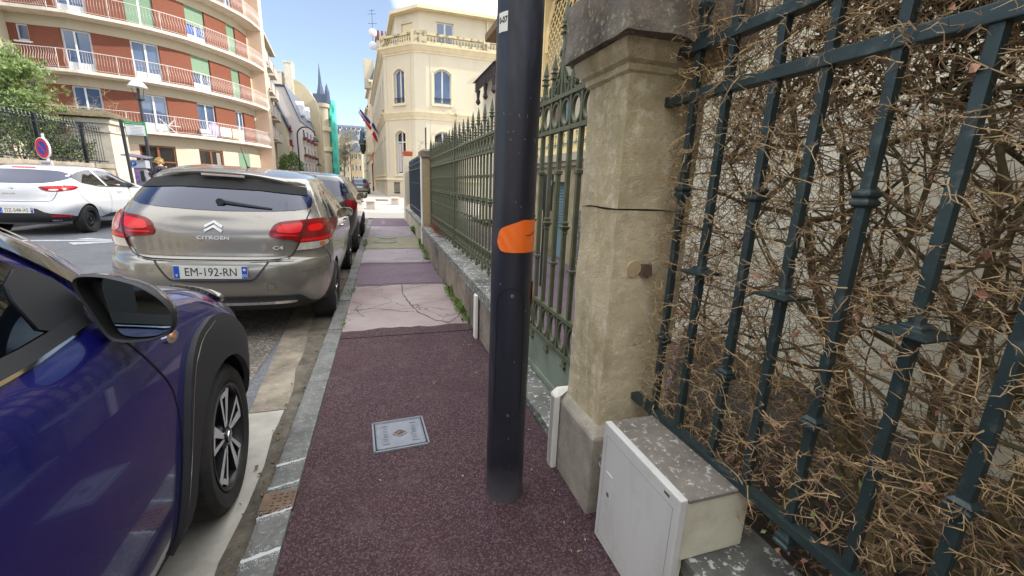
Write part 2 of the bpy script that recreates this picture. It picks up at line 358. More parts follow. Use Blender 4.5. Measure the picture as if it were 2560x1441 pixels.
# ------------------------------------------------------------ ground, road, pavements
def bend(y): return -.036*max(0,y-39)
def struct(name,mb,m,**k): return mb.build(name,m,kind='structure',**k)
def sheet(name,m,y0,y1,xl,xr,z=0.0,n=24,w0=0.0,w1=0.0,thick=None,seed=1):
    """flat sheet between two sides; ends may be ragged"""
    rr=random.Random(seed); mb=MB(); P=[]
    nx=14; e0=[rr.uniform(-w0,w0) for _ in range(nx+1)]; e1=[rr.uniform(-w1,w1) for _ in range(nx+1)]
    for j in range(n+1):
        t=j/n; row=[]
        for i in range(nx+1):
            s=i/nx; y=y0+(y1-y0)*t+(e0[i]*(1-t)**6)+(e1[i]*t**6)
            row.append((xl(y)+(xr(y)-xl(y))*s,y,z(xl(y)+(xr(y)-xl(y))*s) if callable(z) else z))
        P.append(row)
    mb.grid(P); return struct(name,mb,m)
mb=MB(); mb.grid([[(x,y,-.30) for x in (-1500,-60,-30,0,30,60,1500)] for y in (-60,-20,0,20,60,200,1500)]); struct('ground',mb,mat('bare_ground',S(136,126,110),.95,var=.1,vs=.2))
def zroad(x):
    P=[(-9,.0),(-7.9,.0),(-5,-.01),(-3,-.05),(-1.2,-.10),(-.35,-.108)]
    for a,b in zip(P,P[1:]):
        if x<=b[0]: return a[1]+(b[1]-a[1])*(x-a[0])/(b[0]-a[0])
    return P[-1][1]
mb=MB(); rows=[]
for y in list(range(-48,40,2))+list(range(40,172,6)):
    xr=-.45 if y<16.2 else -1.9
    rows.append([(x+bend(y),y,zroad(x)) for x in (-8.2,-7.9,-6.5,-5,-4,-3,-2.4,-1.8,-1.2,xr if y>=16.2 else -.45)])
rows=[[(min(p[0],(-.45 if p[1]<16.2 else -1.9+bend(p[1]))),p[1],p[2]) for p in r] for r in rows]
mb.grid(rows); struct('road',mb,M_ROAD)
# worn darker parking strip under the parked cars
sheet('worn_parking_strip',M_ROADROUGH,2.2,8.5,lambda y:-2.35,lambda y:-.95,lambda x:zroad(x)+.004,w0=.15,w1=.2,seed=3)
# side street on the left, between the garden wall and the round building
mb=MB(); mb.grid([[(x,y,.012) for x in (-60,-30,-8.15)] for y in (25.6,28.2)]); struct('side_street',mb,M_ROAD)
kx=lambda y:-.405+.0088*(y-1.4)
sheet('concrete_gutter',M_CONC,-2,2.73,lambda y:-.845,lambda y:-.625-.02*math.sin(y*3),-.099)
sheet('worn_gutter',M_GUTROUGH,2.735,15.8,lambda y:-.845-.12*min(1,(y-2.73)/2),lambda y:-.62-.12*min(1,(y-2.73)/2),-.098,n=40)
sheet('gutter_dirt',M_DIRT,-2,15.8,lambda y:-.635-.10*max(0,min(1,(y-2.73)/2))+.015*math.sin(y*7),lambda y:kx(y)-.12,-.094,n=60)
# kerb stones
mb=MB(); y=-1.2; rr=random.Random(5)
ky=[]
while y<15.9:
    Lk=rr.uniform(.9,1.1)
    if y<1.68<y+Lk: Lk=1.672-y
    if abs(y-1.68)<.02: y=1.808
    y1=min(y+Lk,15.95); ky.append((y,y1)); a,b=kx(y),kx(y1); dz=rr.uniform(-.005,.004)
    def sec(x,yy): return [(x-.135,yy,-.2),(x-.135,yy,-.02+dz),(x-.125,yy,-.004+dz),(x-.11,yy,.001+dz),(x-.004,yy,.002+dz),(x,yy,-.01),(x,yy,-.2)]
    mb.grid([sec(a,y+.008),sec(b,y1-.008)]); o=len(mb.v)
    mb.f+=[tuple(range(o-14,o-7))[::-1],tuple(range(o-7,o))]; mb.mi+=[0,0]; y=y1+.0005
struct('kerb',mb,M_KERB)
xi=lambda y:kx(y)+.002; xw=lambda y:.84
for nm,m,a,b,w0,w1 in [('sidewalk',M_SIDEWALK,-2.5,3.86,0,0),('sidewalk',M_PINK,3.86,5.72,0,0),('sidewalk',M_PATCHDARK,5.72,7.25,0,0),('sidewalk',M_GREYPINK,7.25,8.9,0,0),
        ('sidewalk',M_MOSSY,8.9,10.85,0,0),('sidewalk',M_GREYPINK,10.85,13.5,0,0),('sidewalk',M_PATCHDARK,13.5,16.3,0,0)]:
    sheet(nm,m,a,b,xi,xw,-.0005)
# ragged edge of the newest asphalt lapping over the pink slab, and old patch seams
sheet('asphalt_edge',M_SIDEWALK,3.7,3.9,xi,xw,.0045,n=6,w0=0,w1=.035,seed=9)
sheet('asphalt_edge',M_PATCHDARK,5.66,5.80,xi,xw,.004,n=4,w0=.03,w1=.0,seed=4)
for yy_,m_,sd_ in ((7.25,M_PATCHDARK,11),(8.9,M_MOSSY,12),(10.85,M_GREYPINK,13),(13.5,M_PATCHDARK,14)):
    sheet('asphalt_edge',m_,yy_-.06,yy_+.07,xi,xw,.004,n=6,w0=.035,w1=.035,seed=sd_)
def ribbon(mb,pts,w_,z):
    k=len(pts)
    for i in range(k-1):
        (x0,y0),(x1,y1)=pts[i],pts[i+1]; dx,dy=x1-x0,y1-y0; l=math.hypot(dx,dy) or 1; nx,ny=-dy/l,dx/l
        a=w_[i] if isinstance(w_,list) else w_; b=w_[i+1] if isinstance(w_,list) else w_
        mb.add([(x0-nx*a,y0-ny*a,z),(x0+nx*a,y0+ny*a,z),(x1+nx*b,y1+ny*b,z),(x1-nx*b,y1-ny*b,z)],[(0,1,2,3)])
def wob(pts,n,amp,seed):
    rr=random.Random(seed); o=[]
    for a,b in zip(pts,pts[1:]):
        for i in range(n): t=i/n; o.append((a[0]+(b[0]-a[0])*t+rr.uniform(-amp,amp),a[1]+(b[1]-a[1])*t+rr.uniform(-amp,amp)))
    return o+[pts[-1]]
mb=MB()
for i,(pts,wd) in enumerate([([(.24,5.7),(.22,5.2),(.27,4.8),(.35,4.35),(.5,4.05),(.62,3.95)],.006),([(-.34,4.55),(-.1,4.6),(.2,4.42),(.3,4.4)],.0035),([(.62,3.97),(.74,4.15),(.8,4.3)],.006),
      ([(-.36,5.35),(.0,5.42),(.24,5.4),(.6,5.6)],.003),([(.3,4.85),(.5,4.9),(.78,4.85)],.0025),([(-.36,4.9),(-.25,4.8),(-.3,4.6),(-.2,4.3)],.0025)]):
    p=wob(pts,9,.012,i); ribbon(mb,p,[wd*rnd.uniform(.4,1.3) for _ in p],.003)
for yy in (5.72,7.25,13.5,8.9):
    p=wob([(-.33,yy),(.8,yy)],16,.01,int(yy*7)); ribbon(mb,p,.006,.0062)
p=wob([(-.3,1.93),(0,1.95),(.25,2.04)],12,.006,77); ribbon(mb,p,.0012,.0015)
struct('pavement_crack',mb,mat('crack_dark',S(52,44,46),.95))
# plaza of pale paving at the crossing
mb=MB(); mb.grid([[(x,y,.004) for x in (-1.9,-.5,1,4,14)] for y in (16.3,20,26,32,39)]); struct('plaza',mb,M_PAVING)
mb=MB(); mb.grid([[(x+bend(y),y,.004) for x in (-1.9,-.9,.9)] for y in (39,50,60,75,90,120,170)]); struct('pavement',mb,M_PAVING)
mb=MB(); mb.box(-2.02,-1.9,16.3,60,-.2,.0); mb.box(-1.9,-.42,16.18,16.3,-.2,-.002); struct('plaza_kerb',mb,M_PAVING)
mb=MB(); mb.box(-9.0-2,-8.2,-10,25.5,-.2,.13); mb.box(-9.2,-8.3,28.3,39,-.2,.13)
mb.grid([[(x+bend(y),y,.13) for x in (-10.5,-8.2)] for y in (39,60,90,170)]); mb.grid([[(-8.2+bend(y),y,z) for z in (.13,-.1)] for y in (39,60,90,170)])
mb.box(-60,-9.2,28.3,31,-.2,.13); struct('pavement',mb,mat('left_pavement',S(150,142,140),.9,var=.08))
# garden soil and courtyard behind the fences on the right
mb=MB(); mb.grid([[(x,y,.005) for x in (.9,2,3.3)] for y in (1.4,4,8,12,15.9)]); struct('courtyard',mb,M_PATCHDARK)
mb=MB(); rr=random.Random(3); mb.grid([[(1.13+.104*i,-1.5+(2.86+i*.112)*j/29,.215+rr.uniform(-.02,.03)) for i in range(14)] for j in range(30)]); struct('garden_soil',mb,M_SOIL)
# white painted arrow worn on the road
mb=MB(); z=lambda x:zroad(x)+.006
def rq(pts): mb.add([(x,y,z(x)) for x,y in pts],[tuple(range(len(pts)))])
rq([(-7.6,10.25),(-7.6,10.4),(-5.2,10.5),(-5.2,10.33)]); rq([(-5.75,10.1),(-5.5,9.8),(-4.75,10.42)]); rq([(-5.9,10.55),(-5.8,10.8),(-5.2,10.5)])
struct('road_arrow_marking',mb,mat('worn_road_paint',S(170,172,176),.8,var=.3,vs=8))
# crossing patch, tree grilles and covers set in the plaza
def cover(name,label,x,y,r,m,group=None,sq=None,z=.006):
    t=thing(name,label,'cover',(x,y,z),0,group)
    if sq: mb=MB(); mb.box(-sq[0],sq[0],-sq[1],sq[1],0,.004); mb.build('plate',m,t,local=True); return t
    mb=MB(); mb.lathe([(r*.88,0),(r*.88,.004)],n=32); mb.build('plate',m,t,local=True)
    mb=MB(); P=[[(q*math.cos(a*PI/16),q*math.sin(a*PI/16),zz) for a in range(32)] for q,zz in ((r,-.003),(r,.006),(r*.93,.006),(r*.93,.0))]; mb.grid(P,close=True); mb.build('rim',M_ALU,t,local=True)
    return t
cover('manhole_cover','larger round manhole cover on the mossy sidewalk patch',.08,9.95,.27,M_MOSSY)
cover('manhole_cover','smaller round cover just beyond the larger one on the mossy sidewalk patch',.14,10.62,.21,M_MOSSY)
cover('manhole_cover','wide round dark cover in the pale plaza beyond the stone seats',.3,21.7,.85,M_PAVING)
cover('drain_grate','dark rectangular grate set in the pale plaza',.1,31.5,0,mat('dark_grate',S(92,84,84),.7),sq=(.45,1.4))
# ------------------------------------------------------------ hatch cover
t=thing('electric_hatch_cover','square silver cast metal utility cover lettered ELECTRIQUE in the purple asphalt','hatch cover',(.055,2.122,0),R(3))
mb=MB()
for a in (0,1,2,3):
    mb.M=Matrix.Rotation(a*PI/2,4,'Z'); mb.frustum((-.145,.145,-.145,-.132),0,(-.142,.142,-.143,-.134),.008)
mb.M=None; mb.box(-.134,.134,-.134,.134,-.004,.0015,1); mb.build('frame',[M_ALU,M_GAP],t,local=True)
mb=MB(); mb.frustum((-.128,.128,-.128,.128),.001,(-.126,.126,-.126,.126),.006)
for a in (0,1,2,3):
    mb.M=Matrix.Rotation(a*PI/2,4,'Z'); mb.frustum((-.127,.127,-.127,-.119),.005,(-.125,.125,-.125,-.121),.0095)
mb.M=None
for sx in (-.078,.078):
    for x0,x1,y0,y1 in ((sx-.019,sx+.019,-.088,-.084),(sx-.019,sx+.019,.084,.088),(sx-.019,sx-.015,-.084,.084),(sx+.015,sx+.019,-.084,.084)): mb.box(x0,x1,y0,y1,.0055,.009)
P=[]
for rr_,zz in ((.036,.005),(.035,.010),(.029,.010),(.027,.002)):
    P.append([((rr_+.004*math.cos(4*a*PI/16))*math.cos(a*PI/16),(rr_+.004*math.cos(4*a*PI/16))*.8*math.sin(a*PI/16),zz) for a in range(32)])
mb.grid(P,close=True); lid=mb.build('lid',M_ALU,t,local=True,smooth=True)
mb=MB(); mb.lathe([(.026,.0062),(.026,.0066)],n=20); mb.lathe([(.008,.0062),(.007,.012)],(-.004,-.004,0),8); mb.lathe([(.007,.0062),(.006,.011)],(.010,.006,0),8); mb.build('keyhole',M_RUST,lid,local=True)
for sx,s in ((.078,1),(-.078,-1)):
    textmesh('lettering','ELECTRIQUE',.030,lambda u,v,w,sx=sx,s=s:(sx-v*s*1.0,u*s*.86,.0065+w),M_ALU,lid,ext=.0015,sx=.95,local=True,bold=.0006)
# kerb cast iron gully
t=thing('kerb_gully_cover','small rusty cast iron plate let into the kerb between white sprayed lines','gully cover',(kx(1.74)-.068,1.74,0))
mb=MB(); mb.box(-.066,.066,-.062,.062,-.03,.001); mb.box(-.064,-.035,-.05,.05,.001,.004); mb.build('plate',M_RUST,t,local=True)
mb=MB()
for i in range(4):
    for j in range(5):
        x,y=-.02+.024*i,-.045+.022*j
        mb.box(x-.008,x+.008,y-.003,y+.004,.001,.005) if (i+j)%2 else mb.box(x-.003,x+.004,y-.008,y+.008,.001,.005)
mb.build('tread_pattern',M_RUST,t,local=True)
# white spray marks across the kerb
mb=MB(); rr=random.Random(11)
for yy,th in ((2.0,.012),(1.835,.008),(1.662,.010),(1.455,.017)):
    x0,x1=kx(yy)-.128,kx(yy)-.004
    def q(x,y,s,z=.0062): 
        a=rr.uniform(0,3); mb.add([(x+s*math.cos(a+k*PI/2),y+s*math.sin(a+k*PI/2)*1.2,z) for k in range(4)],[(0,1,2,3)])
    n=8; top=[(x0+(x1-x0)*i/n,yy+th*.5+rr.uniform(-.003,.003)+.03*(i/n-.5)) for i in range(n+1)]; bot=[(x0+(x1-x0)*i/n,yy-th*.5+rr.uniform(-.003,.003)+.03*(i/n-.5)) for i in range(n+1)]
    mb.grid([[(a,b,.006) for a,b in top],[(a,b,.006) for a,b in bot]])
    for _ in range(260): s_=rr.random(); q(x0+(x1-x0)*s_,yy+.03*(s_-.5)+rr.gauss(0,th*1.1)-th*.3,rr.uniform(.0006,.0022),.0055)
struct('kerb_spray_marking',mb,M_WHITEP)
# ------------------------------------------------------------ lamp post
PX,PY,PR=.492,1.555,.083
t=thing('lamp_post','tall dark round lamp post with orange tape standing on the sidewalk','lamp post',(PX,PY,0))
mb=MB(); n=56; mb.lathe([(PR*1.0,-.02),(PR*.985,2.6),(PR*.7,5.8)],n=n); mb.build('shaft',M_POLE,t,local=True,smooth=True)
mb=MB(); mb.tube([(0,0,5.75),(0,0,6.2),(-.3,0,6.4),(-1.2,0,6.5)],.035,10); mb.build('arm',M_POLE,t,local=True,smooth=True)
mb=MB(); mb.frustum((-1.75,-1.15,-.16,.16),6.44,(-1.7,-1.2,-.1,.1),6.56); mb.build('lamp_head',M_IRONBLACK,t,local=True,bevel=.02)
def cyl(a,z,dr=.0,k=1): # a degrees measured from -Y (towards the viewer side), + to +X
    q=R(a); r_=PR*(1-.015*z/2.6)+dr; return (r_*math.sin(q),-r_*math.cos(q),z)
A0=-17
def ang(z): return 0
# access door groove
half=40; pts=[]
for i in range(0,25): q=PI*i/24; pts.append((A0-half*math.cos(q)*1.0,.90+.075*math.sin(q)))
for i in range(0,25): q=PI*i/24; pts.append((A0+half*math.cos(q)*1.0,.49-.085*math.sin(q)))
pts.append(pts[0])
mb=MB(); mb.tube([cyl(a,z,.0003) for a,z in pts],.0016,6,cap=False); mb.build('door_groove',M_GAP,t,local=True)
for z,a in ((.945,-14),(.432,-14)):
    mb=MB(); c=cyl(a,z,.0); mb.tube([cyl(a,z,-.002),cyl(a,z,.003)],.0065,14); s=mb.build('screw',M_CHROME,t,local=True,smooth=True)
    mb=MB(); mb.tube([cyl(a,z,.003),cyl(a,z,.0036)],.003,8); mb.build('screw_socket',M_GAP,s,local=True)
def wrap(name,outline,m,dr=.0012,jit=0,seed=1):
    """sheet bent round the post. outline: function a->(zlo,zhi), a range"""
    a0,a1,fz=outline; rr=random.Random(seed); mb=MB(); P=[]
    for k,d in ((0,dr),(1,dr+.0008)):
        pass
    cols=60
    for i in range(cols+1):
        a=a0+(a1-a0)*i/cols; lo,hi=fz(a); P.append([cyl(a,lo+(hi-lo)*j/10,dr+jit*math.sin(i*.55+j*.7)*math.sin(j*PI/10)*(1 if i<40 else .4)) for j in range(11)])
    P2=[[tuple(c*1.0 for c in p) for p in r] for r in P]
    mb.grid(P); return mb.build(name,m,t,local=True,smooth=True)
wrap('orange_tape',(-61,78,lambda a:(1.113+.034*math.exp(-(a+61)/7),1.198+.038*min(1,(a+61)/70)-.036*math.exp(-(a+61)/5))),M_ORANGE,.0015,.0012)
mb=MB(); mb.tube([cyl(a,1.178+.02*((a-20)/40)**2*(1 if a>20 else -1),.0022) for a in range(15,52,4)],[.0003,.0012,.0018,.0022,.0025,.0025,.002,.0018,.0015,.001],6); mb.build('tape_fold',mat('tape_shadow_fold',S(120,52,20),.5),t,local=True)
wrap('orange_tape',(62,110,lambda a:(.885,.985)),M_ORANGE,.006,.001)
st=wrap('number_sticker',(-78,-48,lambda a:(1.862,1.922)),M_WHITE,.001)
textmesh('lettering','0-07',.026,lambda u,v,w:cyl(-62+math.degrees(u/PR),1.897+v,.0018+w),M_INK,t,ext=.0003,sx=.8,local=True,bold=.0005)
mb=MB(); rr=random.Random(21)
for _ in range(30):
    z=rr.choice((rr.uniform(.15,1.85),rr.gauss(1.55,.05),rr.gauss(.3,.1))); a=rr.gauss(-10,28); 
    mb.tube([cyl(a+rr.uniform(-2,2)*k,z+.006*k*rr.uniform(-1,1),.0006) for k in range(3)],rr.uniform(.0002,.0008),4)
mb.build('scratches',mat('scratch_grey',S(150,150,160),.7),t,local=True)
# ------------------------------------------------------------ near gate pillar
t=thing('gate_pillar','rough stone gate pillar with a dark overhanging cap between gate and hedge fence','gate pillar',(1.0,1.53,0))
mb=MB(); mb.frustum((.79,1.22,1.325,1.70),-.05,(.792,1.22,1.327,1.70),.36); mb.frustum((.792,1.22,1.327,1.70),.36,(.825,1.19,1.36,1.67),.395); mb.build('plinth',M_PLINTH,t,bevel=.008)
def roughblock(x0,x1,y0,y1,z0,z1,amp,seed,n=(14,12,40)):
    """closed block whose faces and arrises are slightly uneven"""
    bm=bmesh.new(); bmesh.ops.create_cube(bm,size=1)
    bmesh.ops.subdivide_edges(bm,edges=bm.edges[:],cuts=3,use_grid_fill=True); 
    for v in bm.verts: v.co=Vector((x0+(v.co.x+.5)*(x1-x0),y0+(v.co.y+.5)*(y1-y0),z0+(v.co.z+.5)*(z1-z0)))
    bmesh.ops.subdivide_edges(bm,edges=bm.edges[:],cuts=3,use_grid_fill=True)
    from mathutils import noise
    for v in bm.verts:
        p=v.co*9+Vector((seed,seed,0)); q=v.co*40+Vector((0,seed,0))
        d=Vector((noise.noise(p),noise.noise(p+Vector((7,0,0))),noise.noise(p+Vector((0,7,0)))))*amp+Vector((noise.noise(q),noise.noise(q+Vector((3,0,0))),0))*amp*.35
        v.co+=d
    mb=MB(); bm.verts.index_update(); mb.add([tuple(v.co) for v in bm.verts],[tuple(v.index for v in f.verts) for f in bm.faces]); bm.free(); return mb
roughblock(.832,1.155,1.37,1.66,.39,1.283,.006,1).build('lower_shaft',M_PILLAR,t,smooth=True,sharp=50)
roughblock(.83,1.155,1.368,1.662,1.288,1.76,.006,2).build('upper_shaft',M_PILLAR,t,smooth=True,sharp=50)
mb=MB()
pr=[(0,1.745),(.012,1.755),(.014,1.775),(.03,1.785),(.045,1.81),(.05,1.825),(.052,1.842)]
for (a,za),(b,zb) in zip(pr,pr[1:]): mb.frustum((.83-a,1.155+a,1.368-a,1.662+a),za,(.83-b,1.155+b,1.368-b,1.662+b),zb-.0001)
mb.build('moulding',M_PILLAR,t)
roughblock(.745,1.24,1.265,1.735,1.843,2.045,.007,5).build('cap',M_CAP,t,smooth=True,sharp=50)
mb=MB(); mb.frustum((.80,1.18,1.32,1.68),2.04,(.95,1.05,1.45,1.55),2.14); mb.build('cap_top',M_CAP,t,bevel=.01)
mb=MB(); mb.add([(.925,1.372,1.06),(.965,1.366,1.045),(.99,1.345,1.09),(.985,1.35,1.025),(.965,1.372,1.07),(.94,1.37,1.05)],[(0,1,2,4),(1,3,2),(0,4,5),(3,1,5)])
mb.frustum((.955,1.0,1.345,1.372),1.035,(.96,.995,1.35,1.372),1.08); mb.build('iron_stub',M_RUST,t)
mb=MB(); mb.prism([(.900,1.055),(.906,1.034),(.925,1.028),(.94,1.036),(.956,1.05),(.958,1.072),(.948,1.09),(.925,1.094),(.908,1.086),(.899,1.07)],lambda a,b,c:(a,c,b),1.3635,1.374); mb.build('mortar_patch',mat('ochre_mortar',S(184,162,126),.95,var=.15,bump=.6),t)
# white cable duct
t=thing('cable_duct','white plastic cable duct strip up the left end of the gate pillar plinth','cable duct',(.78,1.69,0))
mb=MB(); mb.box(.762,.788,1.645,1.705,-.01,.385); mb.frustum((.762,.788,1.645,1.705),.3855,(.79,.86,1.675,1.70),.412); mb.build('cover',M_WHITE,t,bevel=.004)
mb=MB(); mb.box(.758,.764,1.662,1.688,.0,.38); mb.build('clip_rail',mat('duct_grey',S(170,166,158),.6),t)
t=thing('cable_duct','white plastic strip on the low wall under the olive green fence','cable duct',(.79,3.52,0))
mb=MB(); mb.box(.772,.797,3.47,3.55,-.01,.40); mb.build('cover',M_WHITE,t,bevel=.004)
# ------------------------------------------------------------ utility box
t=thing('utility_box','weathered grey utility box with a lichen topped lid standing at the pillar foot','utility box',(.9,1.0,0))
mb=MB(); mb.box(.803,1.04,.803,1.215,.29,.495); mb.box(.803,.826,.81,1.21,-.03,.289); mb.build('body',M_BOXSIDE,t,bevel=.006)
mb=MB(); mb.box(.806,1.046,.797,1.221,.4955,.508); mb.build('top',M_BOXTOP,t,bevel=.003)
mb=MB(); mb.box(.775,.8025,.797,1.222,.005,.512); d=mb.build('door',M_BOX,t,bevel=.005)
mb=MB()
for a,b,c,e in ((.822,1.197,.035,.0365),(.822,1.197,.468,.4695),(.822,.8235,.035,.468),(1.1955,1.197,.035,.468)): mb.box(.7742,.7752,a,b,c,e)
mb.build('panel_edge',mat('box_shadow_line',S(150,150,148),.8),d)
mb=MB(); mb.box(.7725,.7755,1.135,1.175,.20,.33); k=mb.build('lock_plate',M_BOX,d,bevel=.001)
mb=MB(); mb.lathe([(.009,.7715),(.009,.7755)],(0,1.152,.245),12,axis='x'); mb.build('lock',M_RUST,k)
mb=MB(); mb.box(.7738,.776,.842,.866,.488,.496); mb.build('hinge_slot',M_RUST,d)
# ------------------------------------------------------------ low wall under the hedge fence
t=thing('low_wall','dark weathered low stone wall under the hedge fence beside the grey box','wall',(1.0,.3,0))
mb=MB(); mb.box(.84,1.12,-1.6,1.33,-.1,.235); mb.build('face',M_WALLFACE,t)
roughblock(.828,1.13,-1.6,1.328,.236,.288,.004,12).build('coping',M_COPING,t,smooth=True,sharp=50)
# ------------------------------------------------------------ hedge fence (dark teal iron)
FX=1.0
t=thing('iron_fence','dark teal iron fence of square bars in front of the bare hedge','fence',(FX,0,.335))
def bar(mb,x,y,z0,z1,h=.0107): mb.box(x-h,x+h,y-h,y+h,z0,z1)
for nm,z,hy in (('top_rail',1.81,.015),('middle_rail',1.665,.016),('bottom_rail',.515,.014)):
    mb=MB(); mb.box(FX-.019,FX+.019,-1.5,1.375,z-hy,z+hy); mb.build(nm,M_IRONTEAL,t,bevel=.003)
rr=random.Random(4)
PA=MB(); bar(PA,0,0,.48,1.90); PA.sqlathe([(.0115,1.90),(.017,1.915),(.0175,1.93),(.001,1.975)],(0,0,0)); 
PA.sqlathe([(.012,1.338),(.02,1.345),(.02,1.352),(.015,1.358),(.02,1.364),(.02,1.371),(.012,1.378)],(0,0,0)); PA.sqlathe([(.012,.80),(.021,.806),(.021,.815),(.015,.82),(.021,.826),(.012,.834)],(0,0,0))
PA.sqlathe([(.012,.50),(.016,.485),(.02,.478),(.02,.470),(.014,.466),(.022,.46),(.022,.452),(.005,.44)],(0,0,0))
PB=MB(); bar(PB,0,0,.50,2.12); PB.sqlathe([(.0115,2.12),(.02,2.14),(.02,2.155),(.001,2.23)],(0,0,0))
PB.sqlathe([(.012,1.088),(.03,1.094),(.046,1.101),(.046,1.106),(.02,1.113),(.02,1.120),(.012,1.124)],(0,0,0))
yA=[1.235,.93,.65,.365,.08,-.2,-.48,-.76,-1.04]; yB=[1.095,.795,.505,.22,-.06,-.34,-.62,-.9,-1.18]
def pick(mbp,y,name='bar',z=0):
    global _pk
oA=PA.build('bar',M_IRONTEAL,t,local=True,bevel=.0015); oA.location=(0,yA[0],-.335)
oB=PB.build('bar',M_IRONTEAL,t,local=True,bevel=.0015); oB.location=(0,yB[0],-.335)
for y in yA[1:]: c=oA.copy(); COL.objects.link(c); c.location=(0,y,-.335)
for y in yB[1:]: c=oB.copy(); COL.objects.link(c); c.location=(0,y,-.335)
# ------------------------------------------------------------ olive green fence on its low wall
t=thing('low_wall','long low stone wall with a mossy coping under the olive green fence','wall',(.95,5.9,0))
mb=MB(); mb.box(.812,1.18,3.03,8.78,-.1,.375); mb.build('face',M_WALLFACE,t)
yy=3.03; rr=random.Random(8); k=0
while yy<8.7:
    l=rr.uniform(.9,1.25); y1=min(yy+l,8.78); roughblock(.80,1.19,yy,y1-.008,.3755,.47,.004,20+k).build('coping_stone',M_COPING,t,smooth=True,sharp=50); yy=y1+.0005; k+=1
t=thing('iron_fence','long olive green iron fence with spear tips on the mossy low wall','fence',(FX,5.9,.47))
for nm,z in (('top_rail',1.815),('second_rail',1.655),('lower_rail',.72),('bottom_rail',.58)):
    mb=MB(); mb.box(FX-.016,FX+.016,3.02,8.80,z-.011,z+.011); mb.build(nm,M_IRONGREEN,t)
sp=.138; ys=[3.09+sp*i for i in range(42)]
def ringband(mb,x,ylist,z,r,sq=1.0,n=18,th=.006,dx=.010):
    for y in ylist:
        P=[[(x+sx,y+(r+dr)*math.cos(2*PI*a/n),z+(r*sq+dr)*math.sin(2*PI*a/n)) for a in range(n)] for sx,dr in ((-dx,0),(dx,0),(dx,-th*2),(-dx,-th*2),(-dx,0))]
        mb.grid(P,close=True)
mb=MB(); ringband(mb,FX,[y+sp/2 for y in ys[:-1]],1.735,.056,1.22); mb.build('ring_band',M_IRONGREEN,t,smooth=True)
mb=MB(); ringband(mb,FX,[y+sp/2 for y in ys[:-1]],.65,.054,1.0); mb.build('lower_ring_band',M_IRONGREEN,t,smooth=True)
def spear(z,s=1.0): return [(.010*s,z),(.011*s,z+.012),(.020*s,z+.018),(.020*s,z+.024),(.012*s,z+.03),(.012*s,z+.045),(.022*s,z+.052),(.010*s,z+.06),(.010*s,z+.068),(.014*s,z+.076),(.001,z+.155*s)]
vase=lambda z:[(.011,z-.05),(.016,z-.042),(.016,z-.034),(.012,z-.03),(.024,z-.008),(.026,z),(.014,z+.006),(.018,z+.016),(.018,z+.026),(.011,z+.032)]
GA=MB(); bar(GA,0,0,.52,1.94,.010); GA.sqlathe(spear(1.94,1.15),(0,0,0)); GA.sqlathe(vase(1.20),(0,0,0)); GA.sqlathe([(.01,.53),(.018,.52),(.018,.51),(.012,.505),(.02,.495),(.004,.48)],(0,0,0))
GB=MB(); bar(GB,0,0,.52,1.84,.010); GB.sqlathe(spear(1.84,.9),(0,0,0)); GB.sqlathe([(.011,1.42),(.017,1.425),(.017,1.45),(.011,1.455)],(0,0,0)); GB.sqlathe([(.011,.98),(.016,.985),(.016,1.0),(.011,1.005)],(0,0,0))
def spread(mb,m,par,ylist,zoff):
    o=mb.build('bar',m,par,local=True); o.location=(0,ylist[0]-par.location.y,zoff)
    for y in ylist[1:]: c=o.copy(); COL.objects.link(c); c.location=(0,y-par.location.y,zoff)
spread(GA,M_IRONGREEN,t,ys[0::2],-.47); spread(GB,M_IRONGREEN,t,ys[1::2],-.47)
for yy in (3.02,5.9,8.76):
    mb=MB(); bar(mb,FX,yy,.47,1.98,.022); mb.sqlathe(spear(1.98,1.4),(FX,yy,0)); mb.build('post',M_IRONGREEN,t)
# ------------------------------------------------------------ gate
GX=1.05
t=thing('iron_gate','olive green iron gate with scrollwork and a tall centre spike beside the stone pillar','gate',(GX,1.72,.04))
for nm,z,h in (('top_rail',1.875,.012),('upper_rail',1.69,.012),('lower_rail',.575,.012),('bottom_rail',.345,.014)):
    mb=MB(); mb.box(GX-.018,GX+.018,1.70,2.98,z-h,z+h); mb.build(nm,M_IRONGREEN,t)
mb=MB(); mb.box(GX-.006,GX+.006,1.70,2.98,.05,.333); mb.box(GX-.022,GX-.0065,1.70,2.98,.05,.085); mb.build('kick_panel',mat('grey_green_sheet_iron',S(128,138,120),.5,.1,var=.12,dirt=S(84,90,76),damt=.5,ds=5),t)
gy=[1.735+.1415*i for i in range(9)]
mb=MB(); ringband(mb,GX,[y+.0708 for y in gy[:-1]],1.782,.062,1.22,22); mb.build('ring_band',M_IRONGREEN,t,smooth=True)
mb=MB(); ringband(mb,GX,[y+.0708 for y in gy[:-1]],.46,.060,1.6,22); mb.build('lower_ring_band',M_IRONGREEN,t,smooth=True)
heights=[1.98,2.03,1.98,2.05,2.12,2.28,2.12,2.05,1.98]
heights=[2.02,2.08,2.02,2.10,2.13,2.34,2.13,2.12,2.04]
for i,y in enumerate(gy):
    mb=MB(); hh=heights[i]; bar(mb,GX,y,.34,hh-.15,.0125)
    mb.sqlathe(spear(hh-.15,1.3 if i==5 else 1.0),(GX,y,0))
    if i%2==0: mb.sqlathe(vase(1.13),(GX,y,0)); 
    else: mb.sqlathe([(.013,1.43),(.02,1.435),(.02,1.455),(.013,1.46)],(GX,y,0)); mb.sqlathe([(.013,.87),(.022,.873),(.022,.888),(.013,.892)],(GX,y,0))
    if i%2==1: mb.sqlathe([(.013,.36),(.02,.30),(.026,.29),(.026,.28),(.014,.27),(.004,.25)],(GX-.0,y,0))
    mb.build('bar',M_IRONGREEN,t)
